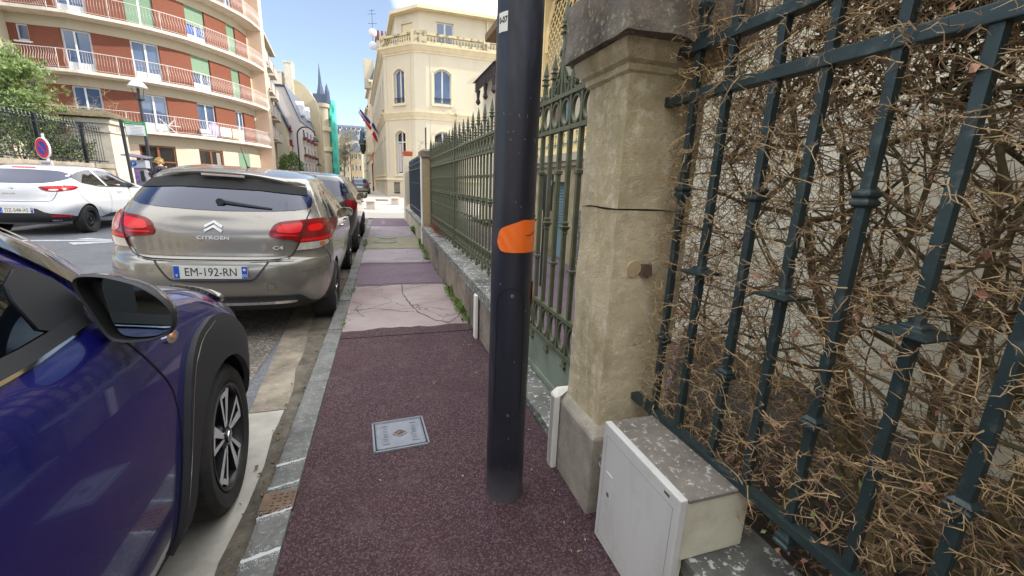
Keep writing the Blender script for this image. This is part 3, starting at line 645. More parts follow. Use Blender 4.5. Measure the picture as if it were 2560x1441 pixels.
def scroll(mb,x,y,z,s,flip=1,turns=1.4,w_=.009):
    pts=[]
    for i in range(30):
        a=i/29*turns*2*PI; r_=s*(1-.72*i/29); pts.append((y+flip*(r_*math.cos(a)-s),z+r_*math.sin(a)))
    for (a0,b0),(a1,b1) in zip(pts,pts[1:]):
        dy,dz=a1-a0,b1-b0; l=math.hypot(dy,dz) or 1; ny,nz_=-dz/l*.003,dy/l*.003
        mb.add([(x-w_,a0-ny,b0-nz_),(x+w_,a0-ny,b0-nz_),(x+w_,a0+ny,b0+nz_),(x-w_,a0+ny,b0+nz_),(x-w_,a1-ny,b1-nz_),(x+w_,a1-ny,b1-nz_),(x+w_,a1+ny,b1+nz_),(x-w_,a1+ny,b1+nz_)],
            [(0,1,5,4),(1,2,6,5),(2,3,7,6),(3,0,4,7)])
    q=pts[-1]; mb.lathe([(.006,x-.013),(.009,x-.008),(.009,x+.008),(.006,x+.013)],(0,q[0],q[1]),10,axis='x')
mb=MB()
def strap(mb,pts,w_=.012,th=.0055,x=GX):
    for (a0,b0),(a1,b1) in zip(pts,pts[1:]):
        dy,dz=a1-a0,b1-b0; l=math.hypot(dy,dz) or 1; ny,nz_=-dz/l*th,dy/l*th
        mb.add([(x-w_,a0-ny,b0-nz_),(x+w_,a0-ny,b0-nz_),(x+w_,a0+ny,b0+nz_),(x-w_,a0+ny,b0+nz_),(x-w_,a1-ny,b1-nz_),(x+w_,a1-ny,b1-nz_),(x+w_,a1+ny,b1+nz_),(x-w_,a1+ny,b1+nz_)],
            [(0,1,5,4),(1,2,6,5),(2,3,7,6),(3,0,4,7)])
for i,y in enumerate(gy):
    h0=1.887; top=heights[i]-.17
    for f in (1,-1):
        if i in (0,8) and f*(1 if i==0 else -1)<0: continue
        e=top-.06 if i==5 else (top-.03 if i%2==0 else top-.05)
        k=.06
        pts=[(y+f*(k*(1-math.sin(a*PI/2/12))+.004),h0+(e-h0)*(1-math.cos(a*PI/2/12))) for a in range(13)]
        pts=[(y+f*(.064-.055*math.sin(q/14*PI/2)),h0+(e-h0)*(q/14)) for q in range(15)]
        strap(mb,pts)
        # hook curl at the top and the foot
        cx_,cz_=y+f*.028,e; strap(mb,[(cx_-f*.020*math.cos(q/14*1.6*PI),cz_+.020*math.sin(q/14*1.6*PI)*(1-.0)) for q in range(15)])
        mb.lathe([(.005,GX-.013),(.008,GX-.008),(.008,GX+.008),(.005,GX+.013)],(0,cx_,cz_-.0),8,axis='x')
for f in (1,-1):
    y=gy[5]; strap(mb,[(y+f*(.10-.085*math.sin(q/14*PI/2)),1.96+.14*(q/14)) for q in range(15)])
    strap(mb,[(y+f*.10+f*.0-f*.022*(math.cos(q/14*1.5*PI)-1)*-1,1.96-.022*math.sin(q/14*1.5*PI)) for q in range(15)])
mb.build('scrollwork',M_IRONGREEN,t)
t=thing('gate_post','olive green iron gate post hidden behind the dark lamp post','gate post',(GX,3.0,0))
mb=MB(); bar(mb,1.0,2.97,-.02,1.98,.02); mb.sqlathe(spear(1.98,1.3),(1.0,2.97,0)); mb.build('post',M_IRONGREEN,t)
t=thing('threshold_stone','lichened grey threshold stone under the olive green gate','threshold',(.97,2.35,0))
roughblock(.86,1.12,1.71,3.02,-.06,.035,.007,31).build('slab',M_COPING,t,smooth=True,sharp=50)
# ------------------------------------------------------------ middle pillar, blue fence, cream pillar
t=thing('stone_pillar','narrow stone pillar with a dark cap where the olive green fence ends','pillar',(.98,9.05,0))
mb=MB(); mb.box(.835,1.10,8.82,9.3,-.1,1.84); mb.build('shaft',mat('tan_pillar_stone',S(172,152,118),.9,var=.15,dirt=S(120,108,82),damt=.6,ds=3,bump=.5),t,bevel=.01)
mb=MB(); mb.box(.80,1.135,8.785,9.335,1.842,1.96); mb.frustum((.80,1.135,8.785,9.335),1.9605,(.86,1.07,8.85,9.27),2.0); mb.build('cap',M_CAP,t,bevel=.008)
t=thing('drain_pipe','thin cream pipe up the corner of the narrow stone pillar','pipe',(.82,8.84,0)); mb=MB(); mb.tube([(.815,8.83,0),(.815,8.83,1.86)],.022,10); mb.build('pipe',M_WHITE,t,smooth=True)
t=thing('pillar_spike','black iron rod standing on the cap of the narrow stone pillar','iron rod',(.93,9.0,2.0)); mb=MB(); mb.tube([(.93,9.0,1.99),(.93,9.0,2.42)],.014,6); mb.build('rod',M_IRONBLACK,t)
t=thing('low_wall','pale grey sloping low wall under the short dark blue fence','wall',(.95,12,0))
mb=MB(); mb.box(.865,1.15,9.35,16.1,-.1,.385); mb.build('face',stoneish('pale_wall_stone',S(190,180,160),S(150,140,120),S(210,205,195),2),t)
mb=MB(); mb.box(.85,1.165,9.35,16.1,.386,.44); mb.build('coping',M_COPING,t,bevel=.01)
t=thing('iron_fence','short dark blue iron fence on the pale low wall before the cream pillar','fence',(FX,12.5,.44))
MBL=mat('dark_blue_iron',S(52,66,78),.45,.1)
for nm,z in (('top_rail',1.85),('second_rail',1.70),('lower_rail',.62)):
    mb=MB(); mb.box(FX-.015,FX+.015,9.32,15.3,z-.012,z+.012); mb.build(nm,MBL,t)
mb=MB(); bar(mb,0,0,.44,1.93,.010); mb.sqlathe([(.01,1.93),(.018,1.95),(.001,2.03)],(0,0,0)); mb.sqlathe([(.01,1.3),(.018,1.31),(.018,1.33),(.01,1.34)],(0,0,0)); spread(mb,MBL,t,[9.42+.125*i for i in range(47)],-.44)
mb=MB(); mb.box(FX+.012,FX+.018,9.35,15.3,.62,1.70); mb.build('back_sheet',MBL,t)
t=thing('cream_pillar','plain cream rendered pillar at the end of the dark blue fence','pillar',(.95,15.7,0))
mb=MB(); mb.box(.84,1.12,15.3,16.12,-.1,2.2); mb.build('shaft',M_CREAM,t,bevel=.01)
t=thing('flower_trough','orange terracotta flower trough on top of the cream pillar','planter',(.98,15.6,2.2))
mb=MB(); mb.frustum((.84,1.12,15.3,15.95),2.202,(.82,1.14,15.26,16.0),2.36); mb.build('trough',mat('terracotta',S(206,106,70),.8,var=.08),t,bevel=.01)
# stone seats
t0=None
for i,(x,y,lab) in enumerate([(-.44,21.6,'pale stone block seat nearer the parked black car'),(.84,26.1,'pale stone block seat nearer the cream corner building')]):
    t=thing('stone_seat',lab,'seat',(x,y,.004),0,'stone seats on the plaza')
    mb=MB(); mb.box(-.19,.19,-.5,.5,0,.36); mb.build('base',M_PAVING,t,local=True,bevel=.01)
    mb=MB(); mb.box(-.23,.23,-.55,.55,.362,.42); mb.build('seat',mat('seat_stone',S(214,196,170),.8,var=.05),t,local=True,bevel=.01)
# ------------------------------------------------------------ car bodies
def sup_quarter(w_,d,n,N):
    """points from (0,d) to (w,0) along |x/w|^n+|y/d|^n=1, evenly spaced"""
    P=[]
    for i in range(241):
        a=PI/2*i/240; P.append((w_*max(0,math.sin(a))**(2/n),d*max(0,math.cos(a))**(2/n)))
    s=[0]
    for a,b in zip(P,P[1:]): s.append(s[-1]+math.hypot(b[0]-a[0],b[1]-a[1]))
    o=[];j=0
    for k in range(N+1):
        q=s[-1]*k/N
        while j<len(s)-2 and s[j+1]<q: j+=1
        t=(q-s[j])/max(1e-9,s[j+1]-s[j]); o.append((P[j][0]+(P[j+1][0]-P[j][0])*t,P[j][1]+(P[j+1][1]-P[j][1])*t))
    return o
class Body:
    def __init__(s,levels,sub=5,N=26,Dr=.75,Df=.95):
        L_=catmull(levels,sub); mb=MB(); P=[]
        for z,yr,yf,w_,nr,nf,ym in L_:
            w_=max(w_,.02); dr=min(Dr,(yf-yr)*.48); df=min(Df,(yf-yr)*.48); ya,yb=yr+dr,yf-df
            q1=sup_quarter(w_,dr,nr,N); q2=sup_quarter(w_,df,nf,N); bow=.012*w_
            side=[(w_+bow*math.sin(PI*k/10),ya+(yb-ya)*k/10) for k in range(1,10)]
            right=[(x,ya-y) for x,y in q1]+side+[(x,yb+y) for x,y in q2[::-1]]
            left=[(-x,y) for x,y in right[::-1]][1:-1]
            P.append([(x,y,z) for x,y in right+left])
        mb.grid(P,close=True); n=len(P[0]); k=len(P)
        mb.f.append(tuple(range(n))[::-1]); mb.f.append(tuple(range((k-1)*n,k*n))); mb.mi+=[0,0]
        s.mb=mb; s.bvh=BVHTree.FromPolygons([Vector(v) for v in mb.v],mb.f)
    def hit(s,a,b,axis):
        if axis=='y': o,d=Vector((a,-3,b)),Vector((0,1,0))
        elif axis=='Y': o,d=Vector((a,9,b)),Vector((0,-1,0))
        elif axis=='x': o,d=Vector((3,a,b)),Vector((-1,0,0))
        elif axis=='X': o,d=Vector((-3,a,b)),Vector((1,0,0))
        else: o,d=Vector((a,b,4)),Vector((0,0,-1))
        h=s.bvh.ray_cast(o,d)
        if h[0] is None: return None,None
        n=h[1]; 
        if n.dot(d)>0: n=-n
        return h[0],n
    def patch(s,name,poly,axis,m,par,off=.004,res=.04,skirt=True,smooth=True,rnd_=1,bulge=0,label=None):
        if rnd_: poly=chaikin(poly,rnd_)
        E=[]
        n=len(poly)
        for i in range(n):
            a,b=poly[i],poly[(i+1)%n]; l=math.hypot(b[0]-a[0],b[1]-a[1]); k=max(1,int(l/res))
            for j in range(k): E.append((a[0]+(b[0]-a[0])*j/k,a[1]+(b[1]-a[1])*j/k))
        nb_=len(E)
        xs=[p[0] for p in E];ys_=[p[1] for p in E]; pts=list(E)
        def inside(x,y):
            c=False
            for i in range(nb_):
                x1,y1=E[i];x2,y2=E[i-1]
                if (y1>y)!=(y2>y) and x<(x2-x1)*(y-y1)/(y2-y1)+x1: c=not c
            return c
        def ed(x,y): return min(math.hypot(x-p[0],y-p[1]) for p in E)
        x=min(xs)+res*.5
        while x<max(xs):
            y=min(ys_)+res*.5
            while y<max(ys_):
                if inside(x,y) and ed(x,y)>res*.45: pts.append((x,y))
                y+=res
            x+=res
        r=delaunay_2d_cdt([Vector(p) for p in pts],[(i,(i+1)%nb_) for i in range(nb_)],[],1,1e-6)
        V=r[0]; vs=[];ok=[]; low=[]
        for v in V:
            h,nn=s.hit(v.x,v.y,axis)
            if h is None: vs.append((0,0,0)); low.append((0,0,0)); ok.append(False); continue
            e=off+(bulge*min(1,ed(v.x,v.y)/.05) if bulge else 0)
            vs.append(tuple(h+nn*e)); low.append(tuple(h-nn*.004)); ok.append(True)
        fs=[f for f in r[2] if all(ok[i] for i in f)]
        mb=MB(); mb.add(vs,fs)
        if skirt:
            cnt={}
            for f in fs:
                for i in range(len(f)):
                    e=(f[i],f[(i+1)%len(f)]); k=tuple(sorted(e)); cnt.setdefault(k,[]).append(e)
            o=len(mb.v); mb.add(low,[])
            for k,e in cnt.items():
                if len(e)==1: a,b=e[0]; mb.f.append((b,a,o+a,o+b)); mb.mi.append(0)
        return mb.build(name,m,par,local=True,smooth=smooth,sharp=60,label=label)
    def line(s,mb,pts,axis,w_=.004,off=.0015,rnd_=1,res=.03):
        if rnd_: pts=chaikin(pts,rnd_,False)
        D=[]
        for a,b in zip(pts,pts[1:]):
            l=math.hypot(b[0]-a[0],b[1]-a[1]); k=max(1,int(l/res)); D+=[(a[0]+(b[0]-a[0])*j/k,a[1]+(b[1]-a[1])*j/k) for j in range(k)]
        D.append(pts[-1]); row=[]
        for i,p in enumerate(D):
            a=D[max(0,i-1)]; b=D[min(len(D)-1,i+1)]; dx,dy=b[0]-a[0],b[1]-a[1]; l=math.hypot(dx,dy) or 1
            h1,n1=s.hit(p[0]-dy/l*w_/2,p[1]+dx/l*w_/2,axis); h2,n2=s.hit(p[0]+dy/l*w_/2,p[1]-dx/l*w_/2,axis)
            if h1 is None or h2 is None:
                if len(row)>1: mb.grid(row)
                row=[]; continue
            row.append([tuple(h1+n1*off),tuple(h2+n2*off)])
        if len(row)>1: mb.grid(row)
    def finish(s,name,mats,par,wells,r_):
        """cut the wheel wells and link the shell"""
        o=s.mb.build(name,mats,par,local=True)
        o.parent=None
        cut=[]
        for x,y,z in wells:
            c=MB(); sx=1 if x>0 else -1; lo,hi=(.46,1.2) if sx>0 else (-1.2,-.46)
            c.lathe([(r_,lo),(r_,hi)],(0,y,z),40,axis='x'); co=c.build('c',[mats[0],mats[1]],None); 
            for p in co.data.polygons: p.material_index=1
            md=o.modifiers.new('b','BOOLEAN'); md.operation='DIFFERENCE'; md.solver='EXACT'; md.object=co; cut.append(co)
        dg=bpy.context.evaluated_depsgraph_get(); me=bpy.data.meshes.new_from_object(o.evaluated_get(dg))
        o.modifiers.clear(); old=o.data; o.data=me; bpy.data.meshes.remove(old); me.name=name
        for c in cut: bpy.data.objects.remove(c)
        me.shade_smooth(); me.set_sharp_from_angle(angle=R(40)); o.parent=par; return o
def wheel(par,x,y,z,side,r_,w_,rim,style,steer=0):
    """tyre with rounded shoulders, rim and spokes; side=+1 faces +x"""
    root=None; s=side
    def T(px,py,pz): return (px*s,py,pz)
    prof=[(rim,-w_*.5),(rim+.01,-w_*.5-.004),(r_*.90,-w_*.5-.012),(r_*.965,-w_*.46),(r_*.99,-w_*.40),(r_,-w_*.32),(r_,w_*.32),(r_*.99,w_*.40),(r_*.965,w_*.46),(r_*.90,w_*.5+.012),(r_*.80,w_*.5+.012),(rim+.012,w_*.5+.002),(rim,w_*.5-.006)]
    mb=MB(); nn=48; P=[[(h,q*math.cos(2*PI*a/nn),q*math.sin(2*PI*a/nn)) for a in range(nn)] for q,h in prof]; mb.grid(P,close=True)
    for k in (-.3,-.1,.1,.3): # circumferential grooves
        pass
    for a in range(72):      # tread blocks at the shoulders
        q=2*PI*a/72; 
        for h0,h1 in ((w_*.33,w_*.45),(-w_*.45,-w_*.33)):
            c,s_=math.cos(q),math.sin(q); c2,s2=math.cos(q+.055),math.sin(q+.055); ra,rb=r_*1.0+.003,r_*.975+.004
            hi=(h0,h1) if h0>0 else (h1,h0)
            mb.add([(hi[0],ra*c,ra*s_),(hi[1],rb*c,rb*s_),(hi[1],rb*c2,rb*s2),(hi[0],ra*c2,ra*s2)],[(0,1,2,3)])
    t=mb.build('tyre',M_RUBBER,par,local=True,smooth=True,sharp=30); t.location=(x,y,z); t.rotation_euler=(0,0,steer+(0 if s>0 else PI))
    mb=MB(); h=w_*.5
    P=[[(hh,q*math.cos(2*PI*a/nn),q*math.sin(2*PI*a/nn)) for a in range(nn)] for q,hh in [(rim+.008,h),(rim+.006,h+.006),(rim-.004,h+.006),(rim-.012,h-.004),(rim-.02,h-.05),(rim-.03,-h+.02)]]; mb.grid(P,close=True)
    rimmat=M_STEEL if style=='steel' else M_ALLOYDARK
    rb=mb.build('rim',rimmat,t,local=True,smooth=True)
    mb=MB(); mb.lathe([(rim-.02,h-.085),(rim-.02,h-.08)],n=32,axis='x'); mb.lathe([(rim*.7,h-.075),(rim*.7,h-.06)],n=32,axis='x'); mb.build('brake_disc',M_ALLOYDARK,rb,local=True)
    if style=='steel':
        mb=MB(); P=[[(hh,q*math.cos(2*PI*a/nn),q*math.sin(2*PI*a/nn)) for a in range(nn)] for q,hh in [(rim-.012,h-.02),(rim*.85,h-.045),(rim*.62,h-.02),(rim*.5,h-.018),(rim*.42,h-.035),(rim*.22,h-.03),(rim*.2,h-.012),(.001,h-.010)]]; mb.grid(P,close=True)
        for a in range(12):
            q=2*PI*a/12; mb.lathe([(.013,h-.033),(.013,h-.031)],(0,rim*.74*math.cos(q),rim*.74*math.sin(q)),8,axis='x',m=1)
        for a in range(5): q=2*PI*a/5; mb.lathe([(.009,h-.035),(.008,h-.022)],(0,rim*.3*math.cos(q),rim*.3*math.sin(q)),6,axis='x')
        mb.build('wheel_disc',[M_STEEL,M_GAP],rb,local=True,smooth=True)
    else:
        pairs={'blue':5,'c4':5,'many':7}[style]
        for k in range(pairs):
            mb=MB(); q0=2*PI*k/pairs+(.30 if style=='blue' else .1)
            def pt(r1,a): return (r1*math.cos(q0+a),r1*math.sin(q0+a))
            def spoke(a0,a1,wi,wo,mi,ho=h-.002,hi_=h+.0):
                c0=pt(rim*.20,a0); c1=pt(rim*.93,a1); dx,dy=c1[0]-c0[0],c1[1]-c0[1]; l=math.hypot(dx,dy); nx,ny=-dy/l,dx/l
                A=[(hi_-.006,c0[0]-nx*wi,c0[1]-ny*wi),(hi_-.006,c0[0]+nx*wi,c0[1]+ny*wi),(ho,c1[0]+nx*wo,c1[1]+ny*wo),(ho,c1[0]-nx*wo,c1[1]-ny*wo)]
                B=[(p[0]-.028,p[1],p[2]) for p in A]
                mb.add(A,[(0,1,2,3)],mi); mb.add(A+B,[(0,4,5,1),(1,5,6,2),(2,6,7,3),(3,7,4,0),(7,6,5,4)],1)
            if style=='blue':
                spoke(-.12,-.30,.010,.024,0); spoke(.20,.14,.007,.013,0)
                c=[pt(rim*.93,-.30),pt(rim*.93,.18),pt(rim*.83,.15),pt(rim*.80,-.16)]; mb.add([(h-.001,*p) for p in c],[(0,1,2,3)],0)
                mb.add([(h-.02,*pt(rim*.22,-.2)),(h-.02,*pt(rim*.22,.3)),(h-.018,*pt(rim*.93,.17)),(h-.018,*pt(rim*.93,-.27))],[(0,1,2,3)],1)
            else:
                spoke(-.06,-.14,.010,.013,0); spoke(.06,.14,.010,.013,1)
            mb.build('spoke',[M_ALLOY,M_ALLOYDARK],rb,local=True)
        mb=MB(); mb.lathe([(rim*.30,h-.03),(rim*.27,h-.012),(rim*.15,h-.006),(rim*.14,h+.002),(.001,h+.004)],n=24,axis='x'); hb=mb.build('hub',M_ALLOYDARK,rb,local=True,smooth=True)
        mb=MB(); mb.lathe([(rim*.115,h+.002),(rim*.11,h+.006),(.001,h+.007)],n=20,axis='x',m=0); mb.build('hub_cap',M_CHROME,hb,local=True,smooth=True)
        mb=MB()
        for a in range(5): q=2*PI*a/5; mb.lathe([(.009,h-.03),(.008,h-.004)],(0,rim*.24*math.cos(q),rim*.24*math.sin(q)),6,axis='x')
        mb.build('wheel_nuts',M_CHROME,hb,local=True)
    return t
def emptyplace(root,loc,rz=0,roll=0):
    root.location=loc; root.rotation_euler=(0,roll,rz)
def plate(par,body,x,z,txt,w_=.52,h=.11,tilt=0,y=None,reg='03'):
    hh,n=body.hit(x,z,'y'); y0=(hh.y-.014) if y is None else y
    mb=MB(); mb.box(x-w_/2,x+w_/2,y0-.002,y0+.004,z-h/2,z+h/2); p=mb.build('number_plate',M_PLATE,par,local=True,bevel=.001)
    for s,t_ in ((-1,'F'),(1,reg)):
        mb=MB(); mb.box(x+s*(w_/2-.022)-.020,x+s*(w_/2-.022)+.020,y0-.0032,y0-.0022,z-h/2+.003,z+h/2-.003); b=mb.build('blue_band',M_PLATEBLUE,p,local=True)
        if t_: textmesh('band_lettering',t_,.036,lambda u,v,w,s=s:(x+s*(w_/2-.022)+u,y0-.0035-w,z-.028+v),M_PLATE,p,ext=.0003,local=True)
        mb=MB(); mb.lathe([(.011,0),(.011,.0006)],n=12); mb.v=[(x+s*(w_/2-.022)+a,y0-.0035-c,z+.025+b) for a,b,c in mb.v]; mb.build('band_emblem',M_PLATEBLUE if s<0 else M_PLATE,p,local=True)
    textmesh('lettering',txt,.098,lambda u,v,w:(x+u,y0-.0028-w,z+v),M_INK,p,ext=.0006,sx=.80,local=True)
    return p
def mirror_pod(par,x,y,z,s,m,wd=.20,ht=.13,glass=True):
    """door mirror: rounded housing, glass towards the rear"""
    mb=MB(); P=[]
    for k,(dy,sc) in enumerate([(0,.97),(.004,1.0),(.05,.97),(.09,.82),(.115,.55),(.125,.2)]):
        P.append([(x+s*(wd*.5+ sc*wd*.5*(abs(math.cos(a))**.75*(1 if math.cos(a)>0 else -1))),y+dy,z+sc*ht*.5*(abs(math.sin(a))**.8*(1 if math.sin(a)>0 else -1))) for a in [2*PI*i/28 for i in range(28)]])
    mb.grid(P,close=True); mb.f.append(tuple(range(28))[::-1]); mb.mi.append(0); o=mb.build('door_mirror',m,par,local=True,smooth=True,sharp=50)
    mb=MB(); mb.add([(x+s*(wd*.5+.86*wd*.5*(abs(math.cos(a))**.75*(1 if math.cos(a)>0 else -1))),y-.002,z+.84*ht*.5*(abs(math.sin(a))**.8*(1 if math.sin(a)>0 else -1))) for a in [2*PI*i/28 for i in range(28)]],[tuple(range(28))]); mb.build('mirror_glass',mat('mirror_glass',(.34,.38,.38),.03,1,var=.02),o,local=True)
    mb=MB(); mb.frustum((x-s*.05-.02,x-s*.05+.02,y+.02,y+.08),z-ht*.6,(x+s*.03-.02,x+s*.03+.02,y+.03,y+.08),z-ht*.2); mb.build('mirror_arm',M_TRIM,o,local=True)
    return o
def handle(par,body,y,z,m,axis='x'):
    h,n=body.hit(y,z,axis)
    if h is None: return
    s=1 if axis=='x' else -1
    mb=MB(); mb.tube([(h.x+s*.004,y-.085,z),(h.x+s*.03,y-.06,z),(h.x+s*.035,y+.05,z),(h.x+s*.004,y+.08,z)],.011,8); o=mb.build('door_handle',m,par,local=True,smooth=True)
def cabin_glass_side(b,par,poly,posts,m=None):
    b.patch('side_window',poly,'x',m or M_GLASS,par,.003,.06,rnd_=2)
# ---------------- taupe hatchback, seen from behind
CY=3.97
t=thing('parked_car','taupe metallic hatchback parked by the kerb with plate EM-192-RN','car',(-1.385,CY,-.085))
t.rotation_euler=(0,R(2.1),R(.3))
lv=[(.24,.30,4.10,.76,3.2,3,2.2),(.30,.12,4.2,.83,3.2,3,2.2),(.42,.03,4.26,.865,3.0,3,2.2),(.55,.0,4.28,.88,2.9,3,2.2),(.68,.01,4.25,.885,2.9,3,2.2),(.735,.035,4.2,.885,2.9,3.2,2.2),(.78,.085,4.1,.883,3.0,3.5,2.2),
    (.95,.11,3.85,.87,3.2,4,2.1),(1.06,.16,3.3,.845,3.3,4,2.0),(1.15,.21,3.0,.81,2.8,4,1.9),(1.28,.34,2.72,.75,2.8,4,1.8),(1.39,.47,2.45,.69,2.8,4,1.7),(1.45,.56,2.3,.65,2.8,4,1.65),(1.50,.80,2.15,.56,2.8,3.5,1.6),(1.53,1.05,2.0,.42,3,3,1.55),(1.54,1.35,1.8,.18,2.5,2.5,1.55)]
b=Body(lv,5,30)
shell=b.finish('body',[P_TAUPE,M_GAP],t,[(1,.86,.31),(1,3.48,.31),(-1,.86,.31),(-1,3.48,.31)],.355)
gl=[(-.70,1.185),(-.55,1.163),(0,1.145),(.55,1.163),(.70,1.185),(.705,1.25),(.645,1.37),(.35,1.41),(0,1.42),(-.35,1.41),(-.645,1.37),(-.705,1.25)]
g=b.patch('rear_window',gl,'y',M_GLASSBLUE,t,.004,.05,rnd_=1)
b.patch('spoiler_shade_band',[(-.655,1.295),(-.3,1.325),(.3,1.325),(.655,1.295),(.635,1.37),(.35,1.405),(0,1.415),(-.35,1.405),(-.635,1.37)],'y',M_GAP,g,.010,.05,rnd_=0)  # dark strip: black glass edge with the spoiler's shade painted in
# spoiler over the window
mb=MB(); P=[]
for i in range(25):
    x=-.63+1.26*i/24; q=abs(x)/.63; zt=1.475-.09*q**2.2
    h,_=b.hit(x,min(1.452,zt-.01),'y'); yb=(h.y if h else .8)+.02; y0=yb-(.10*(1-q**3)+.005)
    P.append([(x*.97,yb+.16,zt+.022-.02*q),(x,(yb+y0)/2,zt+.016),(x,y0,zt-.004),(x,y0+.004,zt-.022),(x,y0+.03,zt-.036),(x,yb+.03,zt-.085)])
mb.grid(P); sp_=mb.build('roof_spoiler',P_TAUPE,t,local=True,smooth=True,sharp=50)
mb=MB(); P=[]
for i in range(25):
    x=-.61+1.22*i/24; q=abs(x)/.63; zt=1.475-.09*q**2.2; h,_=b.hit(x,min(1.452,zt-.01),'y'); yb=(h.y if h else .8)+.02; y0=yb-(.10*(1-q**3)+.005); P.append([(x,y0+.012,zt-.034),(x,y0+.035,zt-.05),(x,yb-.02,zt-.075)])
mb.grid(P); mb.build('spoiler_underside',M_TRIM,sp_,local=True,smooth=True)
mb=MB(); 
for i in range(9): mb.box(-.15+.035*i,-.15+.035*i+.028,.455,.475,1.436,1.448)
mb.box(-.16,.17,.463,.48,1.432,1.452); mb.build('brake_light',mat('pale_led_strip',S(190,176,168),.3,coat=.5),sp_,local=True)
for s in (1,-1):
    f=lambda P:[(s*x,z) for x,z in P]
    base=b.patch('tail_light',f([(.405,.965),(.44,1.045),(.50,1.075),(.70,1.092),(.80,1.10),(.855,1.06),(.872,.98),(.866,.90),(.85,.865),(.78,.83),(.60,.822),(.635,.895),(.585,.915),(.43,.935)]),'y',M_REDDK,t,.010,.03,rnd_=1)
    b.patch('bright_lens',f([(.455,.985),(.485,1.045),(.60,1.06),(.66,1.062),(.645,.99),(.60,.975)]),'y',M_RED,base,.0125,.03)
    b.patch('bright_lens',f([(.70,.99),(.70,1.045),(.80,1.055),(.80,.995)]),'y',M_RED,base,.0125,.03)
    b.patch('bright_lens',f([(.635,.905),(.645,.925),(.858,.94),(.858,.91)]),'y',M_RED,base,.0125,.03,rnd_=0)
    b.patch('lens_line',f([(.44,.955),(.60,.95),(.625,.955),(.60,.963),(.45,.967)]),'y',M_RED,base,.0125,.03,rnd_=0)
    if s<0: b.patch('bright_lens',f([(.69,.945),(.69,1.08),(.84,1.07),(.85,.95)]),'y',mat('sunlit_orange_lens',S(186,60,34),.2,coat=1),base,.0135,.03)  # left lamp only: sun's warm glare painted on as an orange patch
    b.patch('clear_lens',f([(.61,.826),(.64,.892),(.864,.902),(.84,.862),(.775,.833)]),'y',M_CLEAR,base,.0125,.03,rnd_=0)
    b.patch('bulb',f([(.78,.85),(.78,.89),(.82,.89),(.82,.85)]),'y',M_AMBER,base,.0145,.02)
mb=MB()
b.line(mb,[(.70,1.17),(.685,1.10),(.635,.90),(.60,.822),(.57,.775),(.50,.748),(.40,.74),(-.40,.74),(-.50,.748),(-.57,.775),(-.60,.822),(-.635,.90),(-.685,1.10),(-.70,1.17)],'y',.008,.0145)
b.line(mb,[(.60,.735),(.40,.738)],'y',.004)
b.line(mb,[(.66,.64),(.80,.645)],'y',.003); b.line(mb,[(-.80,.645),(-.62,.64)],'y',.003)
b.line(mb,[(.395,.49),(.455,.49),(.455,.55),(.395,.55),(.395,.49)],'y',.003)
b.line(mb,[(.80,.86),(.86,.75),(.87,.66)],'y',.003)
b.line(mb,[(.62,.60),(.62,1.0),(.80,1.10)],'x',.004); b.line(mb,[(1.12,.60),(1.2,.40),(1.3,.3),(2.1,.3),(2.1,.95)],'x',.004); b.line(mb,[(2.1,.3),(2.95,.3),(3.05,.5),(2.98,.95)],'x',.004)
mb.build('panel_gaps',M_GAP,t,local=True)
b.patch('plate_recess',[(-.41,.738),(.41,.738),(.31,.60),(.27,.575),(-.27,.575),(-.31,.60)],'y',P_TAUPE,t,.003,.05,rnd_=1)
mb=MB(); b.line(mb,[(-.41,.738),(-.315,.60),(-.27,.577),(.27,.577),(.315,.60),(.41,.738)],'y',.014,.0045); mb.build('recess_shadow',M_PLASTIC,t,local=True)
plate(t,b,0,.655,'EM-192-RN',.525,.108)
b.patch('reflection_ridge',[(-.50,.775),(.50,.775),(.52,.80),(-.52,.80)],'y',P_TAUPE,t,.007,.04)
b.patch('lower_valance',[(-.62,.44),(.62,.44),(.70,.36),(.74,.28),(-.74,.28),(-.70,.36)],'y',M_PLASTIC,t,.008,.05)
b.patch('chrome_strip',[(-.58,.385),(.58,.385),(.61,.372),(.58,.358),(-.58,.358),(-.61,.372)],'y',M_CHROME,t,.018,.05,rnd_=0)
# chevron emblem and lettering
em=None
for k,dz in ((0,-.01),(1,-.046)):
    mb=MB(); zc=1.082+dz; V_=[]
    for off_ in (.012,.0):
        for x_,z_ in [(0,zc),(.066,zc-.042),(.061,zc-.061),(0,zc-.021),(-.061,zc-.061),(-.066,zc-.042)]:
            h,_=b.hit(x_,z_,'y'); V_.append((x_,h.y-off_,z_))
    mb.add(V_,[(0,1,2,3),(0,3,4,5)]+[(i,(i+1)%6,6+(i+1)%6,6+i) for i in range(6)]); mb.build('chevron_emblem',M_SILVER,t,local=True)
textmesh('lettering','CITROËN',.050,lambda u,v,w:(u,b.hit(u,.928+v*.72,'y')[0].y-.004-w,.928+v*.72),M_SILVER,t,ext=.002,sx=1.12,local=True,bold=.001)
textmesh('lettering','C4',.062,lambda u,v,w:(.475+u,b.hit(.475+u,.85+v*.75,'y')[0].y-.004-w,.85+v*.75),M_SILVER,t,ext=.002,sx=1.1,local=True,bold=.001)
mb=MB(); y=b.hit(.02,1.21,'y')[0].y
P=[]
for i in range(12):
    q=i/11; x=.02+.40*q; zz=1.225-.045*q; hw=.019*(1-.6*q); yy=b.hit(x,zz,'y')[0].y-.028+.012*q; P.append([(x,yy+.02,zz+hw),(x,yy,zz+hw*.7),(x,yy-.004,zz-hw*.5),(x,yy+.015,zz-hw)])
